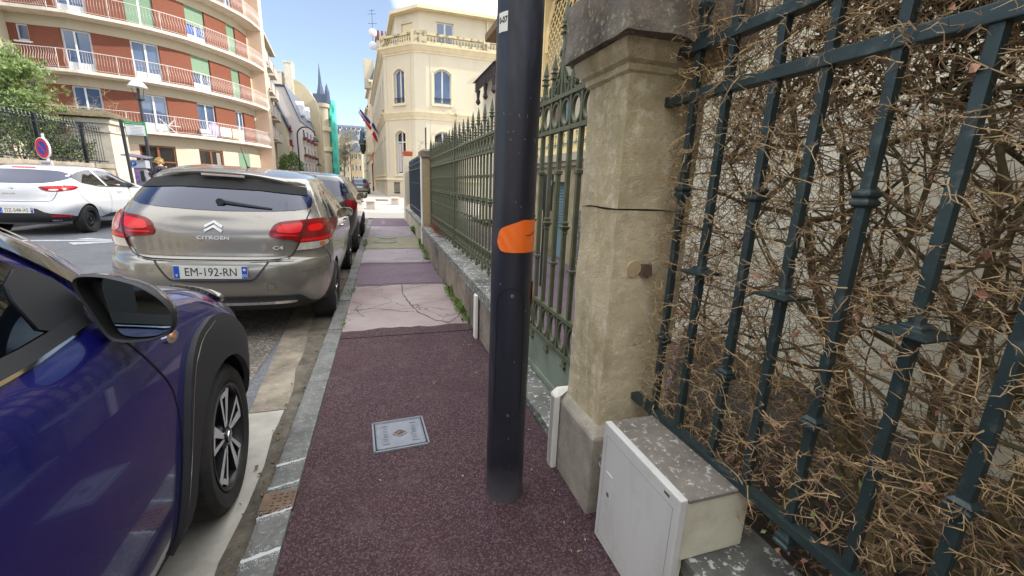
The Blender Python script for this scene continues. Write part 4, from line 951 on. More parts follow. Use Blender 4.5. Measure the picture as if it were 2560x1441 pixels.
mb.grid(P); mb.lathe([(.03,0),(.028,.03)],n=14); mb.v[-28:]=[(c[0]+.03,y-.03-0*c[2]+c[2],1.222+c[1]) for c in mb.v[-28:]]; mb.build('rear_wiper',M_PLASTIC,t,local=True,smooth=True)
b.patch('side_window',[(.98,1.06),(1.35,1.05),(2.85,1.0),(2.75,1.06),(2.25,1.30),(1.9,1.40),(1.3,1.415),(1.02,1.34),(.86,1.22)],'x',M_GLASS,t,.003,.05,rnd_=1)
mb=MB(); b.line(mb,[(1.9,1.01),(1.92,1.42)],'x',.05,.007,0); b.line(mb,[(1.15,1.06),(1.1,1.38)],'x',.02,.007,0); b.line(mb,[(.86,1.22),(.97,1.055),(2.9,.995)],'x',.012,.007,0); mb.build('window_pillars',M_TRIM,t,local=True)
b.patch('windscreen',[(-.62,1.08),(.62,1.08),(.52,1.42),(-.52,1.42)],'Y',M_GLASS,t,.003,.06)
for yy in (1.62,2.5): handle(t,b,yy,.93,M_CHROME)
mirror_pod(t,.80,2.42,1.03,1,P_TAUPE,.19,.13); mirror_pod(t,-.80,2.42,1.03,-1,P_TAUPE,.19,.13)
for y in (.86,3.48):
    for s in (1,-1): wheel(t,s*.775,y,.31,s,.315,.21,.215,'c4')
mb=MB(); mb.tube([(.06,1.05,1.515),(.03,.96,1.72)],[.006,.002],6); mb.lathe([(.022,1.505),(.012,1.54)],(.06,1.05,0),10); mb.build('antenna',M_TRIM,t,local=True)
# dark silhouettes of the seats behind the tinted glass are part of the glass pattern
# ---------------- near blue crossover
t=thing('parked_car','deep blue crossover with black wheel arch trim parked nearest the viewer','car',(-1.545,-1.1,-.105))
lv=[(.20,.25,3.4,.80,3.2,3,1.9),(.30,.10,3.56,.85,3.2,5,1.9),(.45,.02,3.62,.868,3.0,5.5,1.9),(.62,.0,3.64,.874,3.0,5.5,1.9),(.78,.03,3.60,.870,3.0,5.5,1.9),(.88,.06,3.50,.860,3.2,5,1.9),(.96,.10,3.34,.845,3.3,5,1.9),(1.01,.12,3.18,.828,3.3,5,1.9),(1.045,.15,2.98,.810,3.4,5,1.9),(1.075,.18,2.84,.792,3.4,5,1.8),
    (1.15,.24,2.76,.768,3.4,5.5,1.7),(1.28,.36,2.62,.725,3.4,5.5,1.7),(1.40,.50,2.42,.67,3.4,5,1.65),(1.47,.65,2.26,.61,3.2,4,1.6),(1.505,.85,1.95,.45,3,3.4,1.55),(1.515,1.1,1.8,.2,2.5,2.5,1.5)]
b=Body(lv,5,34,Df=.8); HY,HZ=3.05,.32
b.finish('body',[P_BLUE,M_GAP],t,[(1,HY-.02,HZ),(-1,HY-.02,HZ),(1,.66,HZ),(-1,.66,HZ)],.405)
ab=lambda P:[(y+1.1,z+.105) for y,z in P]
arc=ab([(2.335,.12),(2.31,.25),(2.26,.37),(2.18,.48),(2.06,.575),(1.92,.605),(1.78,.585),(1.66,.51),(1.58,.40),(1.53,.27),(1.50,.12),(1.49,-.02)])
outer=ab([(1.395,-.02),(1.405,.10),(1.44,.28),(1.50,.46),(1.555,.60),(1.63,.71),(1.74,.778),(1.90,.80),(2.06,.765),(2.22,.66),(2.34,.53),(2.40,.40),(2.42,.20)])
ar=b.patch('wheel_arch_trim',arc+outer,'x',M_PLASTIC,t,.020,.03,rnd_=2)
mb=MB(); b.line(mb,ab([(1.44,.27),(1.50,.44),(1.565,.585),(1.64,.69),(1.75,.757),(1.90,.777)]),'x',.005,.0245,1); mb.build('trim_highlight_edge',M_CHROME,ar,local=True)
r2=[(.66+.372*math.cos(a),HZ+.372*math.sin(a)) for a in [R(q) for q in range(-20,201,10)]]; r3=[(.66+.50*math.cos(a),HZ+.48*math.sin(a)) for a in [R(q) for q in range(200,-21,-10)]]
b.patch('wheel_arch_trim',r2+r3,'x',M_PLASTIC,t,.022,.05,rnd_=0)
b.patch('sill_trim',ab([(-.10,-.02),(1.40,-.02),(1.41,.08),(1.2,.10),(-.05,.10)]),'x',M_PLASTIC,t,.020,.05,rnd_=0)
b.patch('silver_sill_strip',ab([(.2,.005),(1.37,.005),(1.375,.05),(.2,.04)]),'x',mat('satin_silver',(.6,.6,.6),.35,.6),t,.024,.05,rnd_=0)
gl=ab([(-.35,.965),(.3,.96),(1.10,.972),(1.33,.99),(1.31,1.08),(1.17,1.19),(.93,1.30),(.5,1.36),(-.2,1.36)])
g=b.patch('side_window',gl,'x',M_GLASS,t,.003,.05,rnd_=1)
b.patch('window_sail_panel',ab([(1.18,.975),(1.36,.99),(1.33,1.08),(1.24,1.14),(1.16,1.10)]),'x',M_PLASTIC,g,.008,.04)
mb=MB(); b.line(mb,ab([(-.4,.962),(.3,.952),(1.10,.963),(1.33,.98)]),'x',.035,.010,0); mb.build('window_belt_seal',M_PLASTIC,g,local=True)
mb=MB(); b.line(mb,ab([(-.4,.942),(.3,.932),(1.10,.942),(1.28,.957)]),'x',.007,.006,0); mb.build('belt_chrome_line',M_CHROME,g,local=True)
mb=MB(); b.line(mb,ab([(1.43,1.02),(1.37,1.10),(1.23,1.215),(1.0,1.32),(.6,1.385),(-.3,1.385)]),'x',.045,.010,1); mb.build('pillar_trim',M_TRIM,t,local=True)
mb=MB(); b.line(mb,ab([(1.50,1.03),(1.43,1.125),(1.28,1.245),(1.03,1.355)]),'x',.012,.012,1); mb.build('pillar_chrome_line',M_CHROME,t,local=True)
b.patch('windscreen',[(-.66,1.10),(.66,1.10),(.56,1.44),(-.56,1.44)],'Y',M_GLASS,t,.003,.06)
mb=MB()
b.line(mb,ab([(1.37,.955),(1.375,.91),(1.44,.80),(1.505,.69),(1.515,.58),(1.49,.45),(1.44,.30),(1.40,.15),(1.36,.02)]),'x',.006,.002)
mb.build('door_gap',M_GAP,t,local=True)
mb=MB(); b.line(mb,[(.72,2.80),(.765,3.1),(.75,3.22),(.70,3.27)],'z',.008,.002); b.line(mb,[(.70,3.27),(.0,3.42),(-.70,3.27)],'z',.008,.002); mb.build('bonnet_gap',M_GAP,t,local=True)
b.patch('wiper_cowl',[(-.6,2.80),(.6,2.80),(.70,2.70),(.74,2.84),(.6,2.94),(-.6,2.94)],'z',M_TRIM,t,.004,.06)
hl=[(.60,3.30),(.70,3.28),(.775,3.235),(.815,3.26),(.79,3.40),(.72,3.47),(.60,3.50)]
h_=b.patch('headlight',hl,'z',M_TRIM,t,.014,.03,bulge=.012)
b.patch('headlight_lens',[(.62,3.40),(.74,3.36),(.80,3.31),(.78,3.40),(.72,3.46),(.62,3.49)],'z',M_CLEAR,h_,.030,.03)
rp_=ab([(1.555,.827),(1.57,.843),(1.60,.847),(1.63,.837),(1.64,.823),(1.62,.809),(1.585,.805),(1.56,.813)])
q=b.patch('side_repeater',rp_,'x',M_CHROME,t,.008,.015,rnd_=1); b.patch('repeater_bulb',ab([(1.585,.819),(1.59,.835),(1.61,.833),(1.608,.817)]),'x',M_AMBER,q,.012,.01)
wheel(t,.745,HY,.325,1,.332,.215,.228,'blue',R(3)); wheel(t,-.735,HY,HZ,-1,.322,.20,.222,'blue'); wheel(t,.735,.66,HZ,1,.322,.20,.222,'blue'); wheel(t,-.735,.66,HZ,-1,.322,.20,.222,'blue')
handle(t,b,1.35,.90,P_BLUE)
# big near door mirror
def wm(x,y,z): return (x+1.545,y+1.1,z+.105)
OUT=[(-.752,1.088),(-.735,1.102),(-.68,1.098),(-.61,1.073),(-.565,1.035),(-.540,.995),(-.540,.955),(-.556,.925),(-.60,.910),(-.66,.908),(-.695,.918),(-.714,.955),(-.735,1.02),(-.75,1.06)]
OUT=[(-.752+(x+.752)*.955,1.102+(z-1.102)*.98) for x,z in OUT]; OUT=chaikin(OUT,2); cx_=sum(p[0] for p in OUT)/len(OUT); cz_=sum(p[1] for p in OUT)/len(OUT)
def ring(sc,dy,shx=0,shz=0,skew=0): return [wm(cx_+(x-cx_)*sc+shx,1.30+dy+skew*(x-cx_),cz_+(z-cz_)*sc+shz) for x,z in OUT]
mb=MB(); mb.grid([ring(.93,.006),ring(.97,-.002),ring(1.0,.004),ring(1.0,.02)],close=True); o=mb.build('door_mirror',M_PLASTIC,t,local=True,smooth=True)
mb=MB(); mb.grid([ring(1.005,.018),ring(1.0,.05,-.008,-.004),ring(.94,.09,-.018,-.006),ring(.78,.125,-.03,-.008),ring(.5,.15,-.035,-.01),ring(.1,.158,-.035,-.01)],close=True); mb.build('mirror_housing',M_TRIM,o,local=True,smooth=True)
mb=MB(); mb.grid([ring(.93,.006),ring(.88,.05)],close=True); mb.f.append(tuple(range(len(OUT),2*len(OUT)))); mb.mi.append(0); mb.build('mirror_well',M_GAP,o,local=True)
mb=MB(); mb.add([(x,y-.13*(x-1.545-cx_)*1+.15*(z-.105-cz_)+.016,z) for x,y,z in ring(.86,.009,.012,0)],[tuple(range(len(OUT)))]); mb.build('mirror_glass',MATS['mirror_glass'],o,local=True)
mb=MB(); mb.frustum((.74,.80,2.45,2.54),1.00,(.80,.87,2.44,2.52),1.06); mb.build('mirror_arm',M_TRIM,o,local=True,bevel=.008)
# ---------------- white hatchback on the left
t=thing('parked_car','white hatchback with black steel wheels and plate DZ-548-XS across the street','car',(-7.08,11.08,-.005))
lv=[(.22,.26,3.9,.74,3,3,2.0),(.32,.07,4.0,.81,3,3,2.0),(.45,.0,4.05,.845,2.9,3,2.0),(.62,.0,4.06,.865,2.8,3,2.0),(.74,.05,4.0,.868,2.9,3.4,2.0),(.90,.08,3.8,.862,3,4,2.0),(1.02,.13,3.4,.84,3.1,4,2.0),(1.12,.22,2.95,.79,3.2,4,1.9),(1.26,.38,2.65,.71,3.2,4,1.8),(1.38,.52,2.4,.63,3.2,4,1.7),(1.43,.70,2.2,.53,3,3.4,1.6),(1.455,1.0,2.0,.35,2.8,3,1.5),(1.46,1.2,1.8,.15,2.5,2.5,1.5)]
b=Body(lv,5,22)
b.finish('body',[P_WHITE,M_GAP],t,[(1,.76,.30),(1,3.35,.30),(-1,.76,.30),(-1,3.35,.30)],.345)
b.patch('rear_window',[(-.68,1.08),(-.4,1.06),(.4,1.06),(.62,1.10),(.79,1.21),(.66,1.27),(.55,1.325),(.2,1.34),(-.2,1.34),(-.55,1.325),(-.66,1.27),(-.79,1.21)],'y',M_GLASSBLUE,t,.004,.06)
b.patch('brake_light',[(-.15,1.365),(.22,1.365),(.22,1.385),(-.15,1.385)],'y',M_RED,t,.01,.05,rnd_=0)
b.patch('side_window',[(.62,1.20),(.75,1.10),(1.25,1.02),(2.9,.97),(2.75,1.06),(2.3,1.28),(1.9,1.36),(1.3,1.37),(.85,1.30)],'x',M_GLASS,t,.003,.06)
mb=MB(); b.line(mb,[(1.55,1.0),(1.40,1.37)],'x',.07,.007,0); mb.build('window_pillar',P_WHITE,t,local=True)
mb=MB(); b.line(mb,[(.62,1.20),(.75,1.09),(1.25,1.01),(2.95,.96)],'x',.018,.007,0); b.line(mb,[(2.55,.98),(2.40,1.24)],'x',.03,.008,0); mb.build('window_trim',M_TRIM,t,local=True)
for s in (1,-1):
    q=b.patch('tail_light',[(s*x,z) for x,z in [(.40,1.0),(.60,1.015),(.79,1.03),(.835,1.0),(.82,.94),(.70,.905),(.55,.905),(.47,.94)]],'y',M_REDDK,t,.010,.03)
    b.patch('bright_lens',[(s*x,z) for x,z in [(.50,.99),(.81,1.01),(.81,.975),(.55,.955)]],'y',M_RED,q,.0125,.03); b.patch('clear_lens',[(s*x,z) for x,z in [(.55,.95),(.68,.955),(.66,.925),(.56,.92)]],'y',M_CLEAR,q,.0125,.03)
b.patch('rear_diffuser',[(-.80,.42),(-.5,.47),(-.35,.585),(.35,.585),(.5,.47),(.80,.42),(.80,.27),(-.80,.27)],'y',M_PLASTIC,t,.006,.05)
b.patch('red_reflector',[(.55,.42),(.78,.42),(.78,.395),(.55,.395)],'y',M_RED,t,.012,.05,rnd_=0)
plate(t,b,.09,.53,'DZ-548-XS',.52,.11,reg='')
textmesh('lettering','CLIO',.06,lambda u,v,w:(-.02+u*1.5,b.hit(0,.86,'y')[0].y-.003-w,.86+v*.6),M_CHROME,t,ext=.002,local=True)
hy=b.hit(.02,.97,'y')[0].y
mb=MB(); mb.add([(0+.02,hy-.006,1.02),(.055,hy-.006,.965),(.02,hy-.006,.91),(-.015,hy-.006,.965),(.02,hy-.014,.995),(.035,hy-.014,.965),(.02,hy-.014,.935),(.005,hy-.014,.965)],[(0,1,5,4),(1,2,6,5),(2,3,7,6),(3,0,4,7)]); mb.build('diamond_emblem',M_CHROME,t,local=True)
mb=MB(); b.line(mb,[(.76,1.09),(.70,1.0),(.60,.72),(.50,.70),(-.5,.70),(-.60,.72),(-.70,1.0),(-.76,1.09)],'y',.008,.002); b.line(mb,[(1.12,.55),(1.3,.35),(2.35,.33),(2.5,.5),(2.45,.95)],'x',.007,.002); b.line(mb,[(1.55,.98),(1.62,.7),(1.55,.35)],'x',.006,.002); b.line(mb,[(.52,.98),(.62,.75),(.78,.66)],'x',.006,.002); mb.build('panel_gaps',M_GAP,t,local=True)
b.patch('sill_trim',[(1.15,.30),(2.9,.30),(2.9,.36),(1.6,.40),(1.3,.33)],'x',M_PLASTIC,t,.008,.06)
handle(t,b,1.98,.88,P_WHITE); mirror_pod(t,.78,2.42,1.02,1,M_TRIM,.18,.13); mirror_pod(t,-.78,2.42,1.02,-1,M_TRIM,.18,.13)
for y in (.76,3.35):
    for s in (1,-1): wheel(t,s*.765,y,.30,s,.305,.20,.20,'steel')
# ---------------- black car ahead
t=thing('parked_car','black family car parked ahead of the taupe hatchback','car',(-1.37,8.35,-.085)); t.rotation_euler=(0,R(1.5),R(-.5))
lv=[(.22,.26,4.2,.76,3,3,2.1),(.34,.08,4.3,.83,3,3,2.1),(.5,.0,4.4,.87,2.8,3,2.1),(.72,.02,4.4,.90,2.8,3.2,2.1),(.90,.08,4.2,.905,3,3.6,2.1),(1.02,.12,3.9,.89,3.2,4,2.1),(1.12,.18,3.2,.85,3.2,4,2.0),(1.3,.30,2.9,.76,3.3,4,1.9),(1.44,.42,2.6,.68,3.4,4,1.8),(1.52,.55,2.4,.60,3.2,3.6,1.7),(1.56,.85,2.2,.42,3,3,1.6),(1.57,1.1,2.0,.18,2.5,2.5,1.6)]
b=Body(lv,5,20)
b.finish('body',[P_BLACK,M_GAP],t,[(1,.86,.33),(1,3.5,.33),(-1,.86,.33),(-1,3.5,.33)],.37)
b.patch('rear_window',[(-.70,1.14),(.70,1.14),(.74,1.22),(.66,1.40),(.4,1.43),(-.4,1.43),(-.66,1.40),(-.74,1.22)],'y',M_GLASSBLUE,t,.004,.07)
b.patch('side_window',[(.45,1.20),(1.2,1.12),(3.0,1.05),(2.7,1.25),(2.3,1.42),(1.2,1.47),(.6,1.40)],'x',M_GLASS,t,.003,.06)
mb=MB(); b.line(mb,[(1.25,1.1),(1.2,1.47)],'x',.05,.007,0); b.line(mb,[(2.05,1.08),(2.0,1.46)],'x',.05,.007,0); mb.build('window_pillars',M_TRIM,t,local=True)
for s in (1,-1): b.patch('tail_light',[(s*x,z) for x,z in [(.68,1.08),(.84,1.08),(.895,1.02),(.885,.90),(.82,.88),(.74,.97)]],'y',M_REDDK,t,.012,.03)
b.patch('spoiler_brake_light',[(-.2,1.475),(.2,1.475),(.2,1.495),(-.2,1.495)],'y',M_REDDK,t,.012,.05,rnd_=0)
handle(t,b,1.6,.98,M_CHROME); handle(t,b,2.6,.96,M_CHROME); mirror_pod(t,.84,2.6,1.10,1,P_BLACK,.19,.14); mirror_pod(t,-.84,2.6,1.10,-1,P_BLACK,.19,.14)
for y in (.86,3.5):
    for s in (1,-1): wheel(t,s*.80,y,.33,s,.335,.21,.22,'many')
# ---------------- far suv
t=thing('parked_car','dark blue grey suv parked far down the street by the pale pavement','car',(-1.86,44.5,-.06))
b2=Body(lv,4,14)
b2.mb.v=[(x,y,z) for x,y,z in b2.mb.v]
b2.finish('body',[P_GREY,M_GAP],t,[(1,.86,.33),(1,3.5,.33),(-1,.86,.33),(-1,3.5,.33)],.37)
b2.patch('rear_window',[(-.62,1.14),(.62,1.14),(.70,1.20),(.60,1.40),(-.60,1.40),(-.70,1.20)],'y',M_GLASSBLUE,t,.004,.1)
b2.patch('rear_bumper',[(-.80,.60),(.80,.60),(.80,.36),(-.80,.36)],'y',mat('sand_bumper',S(150,140,116),.5),t,.006,.1)
b2.patch('number_plate',[(-.26,.78),(.26,.78),(.26,.68),(-.26,.68)],'y',M_PLATE,t,.012,.1,rnd_=0)
for s in (1,-1): b2.patch('tail_light',[(s*x,z) for x,z in [(.45,.98),(.86,1.05),(.86,.94),(.5,.93)]],'y',M_RED,t,.012,.06)
mirror_pod(t,.84,2.6,1.10,1,P_GREY,.19,.14); mirror_pod(t,-.84,2.6,1.10,-1,P_GREY,.19,.14)
for y in (.86,3.5):
    for s in (1,-1): wheel(t,s*.80,y,.33,s,.335,.21,.22,'many')
# ------------------------------------------------------------ buildings
def boxwall(mb,p0,p1,z0,z1,ops=(),th=.35,m=0):
    """wall from p0 to p1 (outside on the right-hand side when walking p0->p1), with rectangular openings (u0,u1,v0,v1)"""
    dx,dy=p1[0]-p0[0],p1[1]-p0[1]; L_=math.hypot(dx,dy); ux,uy=dx/L_,dy/L_; nx,ny=-uy,ux
    us=sorted({0,L_}|{o[0] for o in ops}|{o[1] for o in ops}); vs_=sorted({z0,z1}|{o[2] for o in ops}|{o[3] for o in ops})
    def P(u,v,w_): return (p0[0]+ux*u+nx*w_,p0[1]+uy*u+ny*w_,v)
    for va,vb in zip(vs_,vs_[1:]):
        run=None
        for ua,ub in list(zip(us,us[1:]))+[(None,None)]:
            solid=ua is not None and not any(o[0]<=ua+1e-6 and o[1]>=ub-1e-6 and o[2]<=va+1e-6 and o[3]>=vb-1e-6 for o in ops)
            if solid: run=(run[0] if run else ua,ub)
            if (not solid) and run:
                a,b=run; mb.add([P(a,va,0),P(b,va,0),P(b,va,th),P(a,va,th),P(a,vb,0),P(b,vb,0),P(b,vb,th),P(a,vb,th)],[(3,2,1,0),(4,5,6,7),(0,1,5,4),(1,2,6,5),(2,3,7,6),(3,0,4,7)],m); run=None
    return P
def fbox(mb,P,u0,u1,v0,v1,w0,w1,m=None):
    mb.add([P(u0,v0,w0),P(u1,v0,w0),P(u1,v0,w1),P(u0,v0,w1),P(u0,v1,w0),P(u1,v1,w0),P(u1,v1,w1),P(u0,v1,w1)],[(3,2,1,0),(4,5,6,7),(0,1,5,4),(1,2,6,5),(2,3,7,6),(3,0,4,7)],m)
def window(P,u0,u1,v0,v1,par,kind='glass',rec=.16,fr=M_PVC,gl=M_WGLASS,arch=0,wall=None,sill=True,leafs=2,bars=0,t=.06,transom=None):
    """a window unit set into an opening: frame, panes, optional shutter or arched head"""
    um=(u0+u1)/2; W_=(u1-u0)
    mb=MB()
    for a,b,c,d in ((u0,u0+t,v0,v1),(u1-t,u1,v0,v1),(u0+t,u1-t,v0,v0+t*1.3),(u0+t,u1-t,v1-t,v1)): fbox(mb,P,a,b,c,d,rec,rec+.06)
    if leafs==2: fbox(mb,P,um-t*.7,um+t*.7,v0+t*1.3,v1-t,rec-.01,rec+.05)
    if transom: fbox(mb,P,u0+t,um-t*.7,transom,transom+t,rec-.005,rec+.05); fbox(mb,P,um+t*.7,u1-t,transom,transom+t,rec-.005,rec+.05)
    if arch: 
        k=10; pts=[]
        for i in range(k+1): a=i/k; u=u0+t+(u1-u0-2*t)*a; pts.append((u,v1-t-arch*(2*a-1)**2*.98))
        for (a,b),(c,d) in zip(pts,pts[1:]): fb=[P(a,b,rec-.004),P(c,d,rec-.004),P(c,v1,rec-.004),P(a,v1,rec-.004)]; mb.add(fb,[(0,1,2,3)])
    w_=mb.build('window',fr,par)
    mb=MB(); fbox(mb,P,u0+t*.5,u1-t*.5,v0+t,v1-t*.5,rec+.03,rec+.04); mb.build('pane',gl,w_)
    if arch and wall:
        mb=MB(); k=12; pts=[(u0+(u1-u0)*i/k,v1-arch*(2*i/k-1)**2) for i in range(k+1)]
        for (a,b),(c,d) in zip(pts,pts[1:]):
            mb.add([P(a,b,.002),P(c,d,.002),P(c,v1,.002),P(a,v1,.002),P(a,b,rec),P(c,d,rec)],[(0,1,2,3),(0,4,5,1)])
        mb.build('arch_head',wall,w_)
    if kind in('shutter','half'):
        zb=v0+t if kind=='shutter' else v0+(v1-v0)*.52
        mb=MB(); n=int((v1-zb)/.09)
        for i in range(n): a=zb+(v1-zb)*i/n; b=zb+(v1-zb)*(i+1)/n; mb.add([P(u0+.02,a,rec-.05),P(u1-.02,a,rec-.05),P(u1-.02,b,rec-.035),P(u0+.02,b,rec-.035)],[(0,1,2,3)])
        mb.build('roller_shutter',M_SHUT,w_)
    return w_
# ---------------- round brick and cream apartment block on the left
P0=[(-26,29.9),(-17.3,29.9),(-15.4,29.8),(-14.35,30.2),(-12.9,30.75),(-11.8,31.4),(-10.7,32.4),(-10.0,33.5),(-9.25,34.8),(-8.5,36.6),(-8.2,38.1),(-8.05,40)]
Cc=np.array(catmull(P0,8)); Tg=np.gradient(Cc,axis=0); Nn=np.stack([-Tg[:,1],Tg[:,0]],1); Nn/=np.linalg.norm(Nn,axis=1)[:,None]
Wp=Cc+Nn*.95; Sg=np.r_[0,np.cumsum(np.linalg.norm(np.diff(Wp,axis=0),axis=1))]
def curve(s,w_=0.0):
    """point on the wall face at arc length s, w>0 inward"""
    x=float(np.interp(s,Sg,Wp[:,0])); y=float(np.interp(s,Sg,Wp[:,1])); nx=float(np.interp(s,Sg,Nn[:,0])); ny=float(np.interp(s,Sg,Nn[:,1])); return x+nx*w_,y+ny*w_
PC=lambda u,v,w_:(*curve(u,w_),v)
def cstrip(mb,u0,u1,v0,v1,w0,w1,m=0,st=.45):
    k=max(1,int((u1-u0)/st)); rows=[]
    for i in range(k+1):
        u=u0+(u1-u0)*i/k; rows.append([PC(u,v0,w0),PC(u,v1,w0),PC(u,v1,w1),PC(u,v0,w1)])
    o=len(mb.v); mb.grid(rows,m,close=True); mb.f+=[(o,o+1,o+2,o+3)[::-1],tuple(len(mb.v)-4+i for i in range(4))]; mb.mi+=[m,m]
bd=thing('apartment_building','round fronted red brick and cream apartment block with white railed balconies','building',(-13,34,0))
SL=[3.7,6.5,9.3,12.1,14.9]; WN=[(1.2,2.6),(4.2,5.6),(10.06,11.34),(12.94,14.24),(15.97,17.27),(19.03,19.93)]
WN=[w_ for w_ in WN if w_[0]>9]
kinds={0:['glass']*4,1:['glass','glass','half','shutter'],2:['glass','shutter','half','shutter'],3:['shutter','glass','shutter','half']}
mb=MB(); mbb=MB()
S0,S1=7.9,21.75
for r,zt in enumerate(SL[:4]):
    ztop=SL[r+1]-.16; zl=SL[r+1]-.66
    cstrip(mb,0,22.8,zl,ztop,0,.3)                       # cream lintel band
    ed=[S0]+[e for w_ in WN for e in w_]+[S1]
    for a,b in zip(ed[0::2],ed[1::2]):
        if r in (0,1,2,3) and a==S0:
            cstrip(mbb,S0,8.23,zt,zl-.002,.012,.28); cstrip(mbb,8.74,b,zt,zl-.002,.012,.28); cstrip(mbb,8.232,8.738,zt,zt+1.35,.012,.28)
        else: cstrip(mbb,a,b,zt,zl-.002,.012,.28)
    cstrip(mb,S1+.002,22.8,zt,zl-.001,0,.3); cstrip(mb,0,S0-.002,zt,zl-.001,-.0,.3)
cstrip(mb,0,22.8,SL[4],15.6,0,.3)
# ground floor
GW=[(12.57,14.31),(15.64,17.42),(18.77,20.03)]
cstrip(mb,0,22.8,2.95,3.52,0,.3)
bwall=mb.build('wall',M_CREAM2,bd); mbb.build('brick_cladding',M_BRICK,bd,smooth=True)
mb=MB(); e=[4]+[x for w_ in GW for x in w_]+[22.8]
for a,b in zip(e[0::2],e[1::2]): cstrip(mb,a,b,0,2.948,-.01,.25)
for a,b in GW: cstrip(mb,a+.002,b-.002,0,1.05,-.01,.25)
mb.build('ground_floor_panel',M_PEACH,bd)
for i,(a,b) in enumerate(GW): 
    w_=window(PC,a,b,1.05,2.945,bd,fr=M_BROWNW,gl=M_WDARK,rec=.06,t=.09,transom=1.95)
    if i==1:
        mb=MB(); 
        for k in range(5): fbox(mb,PC,b-.45+.06*k,b-.42+.06*k,1.2,2.8,.085,.088)
        mb.build('curtain',M_RAIL,w_)
    if i==2: window(PC,a,b,1.05,2.945,w_,kind='shutter',rec=.04)
for r,zt in enumerate(SL[:4]):
    zl=SL[r+1]-.66
    for (a,b),k in zip(WN,kinds[r]):
        w_=window(PC,a,b,zt,zl,bd,kind=k,rec=.14,t=.075)
        mb=MB(); fbox(mb,PC,a+.08,b-.08,zt+.08,zt+.55,.13,.16); mb.build('lower_panel',M_PVC,w_)
        if r==2 and k=='half':
            mb=MB()
            for q in range(7): fbox(mb,PC,a+.12+.16*q,a+.20+.16*q,zt+.6,zt+1.2,.152,.156)
            mb.build('blue_towels',mat('blue_cloth',S(70,110,220),.8),w_)
    w_=window(PC,8.235,8.735,zt+1.355,zl-.002,bd,rec=.1,leafs=0)
    mb=MB(); fbox(mb,PC,8.1,8.85,zt+1.25,zt+1.33,-.06,.01); mb.build('window_sill',M_PVC,bd)
mb=MB(); cstrip(mb,22.05,22.8,.0,15.5,-.93,-.002); mb.build('end_wall',M_PEACH,bd)
mb=MB()
for i,(px_,py_) in enumerate([(0,0)]):
    mb.add([(-18.1,29.3,0),(-40,29.3,0),(-40,45,0),(-18.1,45,0),(-18.1,29.3,15.6),(-40,29.3,15.6),(-40,45,15.6),(-18.1,45,15.6)],[(0,1,5,4),(1,2,6,5),(2,3,7,6),(3,0,4,7),(4,5,6,7)])
mb.build('side_wing',M_CREAM2,bd)
mb=MB(); cstrip(mb,0,22.8,15.62,15.95,-1.1,.4); mb.v+=[]; mb.build('parapet',M_CREAM2,bd)
mb=MB(); pts=[curve(s_,.3) for s_ in np.linspace(0,22.8,24)]+[(-20,48),(-26,44)]; mb.add([(x,y,15.6) for x,y in pts],[tuple(range(len(pts)))]); mb.build('roof',M_SLAB,bd)
for r,zt in enumerate(SL):
    mb=MB(); cstrip(mb,S0-.4,22.04,zt-.158,zt-.003,-.97,-.002); o=mb.build('balcony_slab',M_SLAB,bd)
    mb=MB(); s_=S0
    def Q(u,w_,v): return PC(u,v,w_)
    cstrip(mb,S0,22.03,zt+.93,zt+.965,-.93,-.89); cstrip(mb,S0,22.03,zt+.07,zt+.09,-.92,-.90)
    while s_<22.0:
        pr=[(-.91,.08),(-1.0,.22),(-1.03,.38),(-.97,.55),(-.90,.70),(-.91,.93)]
        pts=[PC(s_,zt+h,w_) for w_,h in pr]; mb.tube(pts,.011,3,cap=False); s_+=.118
    s_=S0+.6
    while s_<22: mb.tube([PC(s_,zt-.1,-.93),PC(s_,zt+.95,-.91)],.018,4); s_+=1.9
    mb.build('balcony_railing',M_RAIL,o)
# things on the first balcony
t=thing('folding_chair','white folding chair and frame leaning on the first floor balcony','chair',(*curve(13.6,-.6),3.7)); mb=MB()
c=curve(13.6,-.55); c2=curve(14.3,-.6)
mb.tube([(c[0],c[1],3.72),(c2[0],c2[1],4.5)],.03,5); mb.tube([(c2[0],c2[1],3.72),(c[0],c[1],4.5)],.03,5); mb.build('legs',M_PVC,t)
mb=MB(); mb.add([(c[0],c[1],4.12),(c2[0],c2[1],4.12),(c2[0]+.1,c2[1]+.35,4.12),(c[0]+.1,c[1]+.35,4.12),(c[0],c[1],4.16),(c2[0],c2[1],4.16),(c2[0]+.1,c2[1]+.35,4.16),(c[0]+.1,c[1]+.35,4.16)],[(0,1,2,3),(4,5,6,7),(0,1,5,4),(1,2,6,5),(2,3,7,6),(3,0,4,7)]); mb.build('seat',M_PVC,t)
t=thing('laundry_rack','pale lilac and yellow washing hung on the first floor balcony','laundry',(*curve(16.5,-.6),3.7)); 
for k,(a,b,cc) in enumerate([(15.9,16.6,S(180,170,220)),(16.7,17.5,S(206,206,190)),(17.6,18.5,S(226,220,170))]):
    mb=MB(); rows=[]
    for i in range(9): u=a+(b-a)*i/8; rows.append([PC(u,3.85,-.80+.03*math.sin(i*2)),PC(u,4.45+(.25*math.sin(PI*i/8) if k==0 else 0),-.80)])
    mb.grid(rows); mb.build('cloth',mat('laundry_cloth_%d'%k,cc,.8),t)
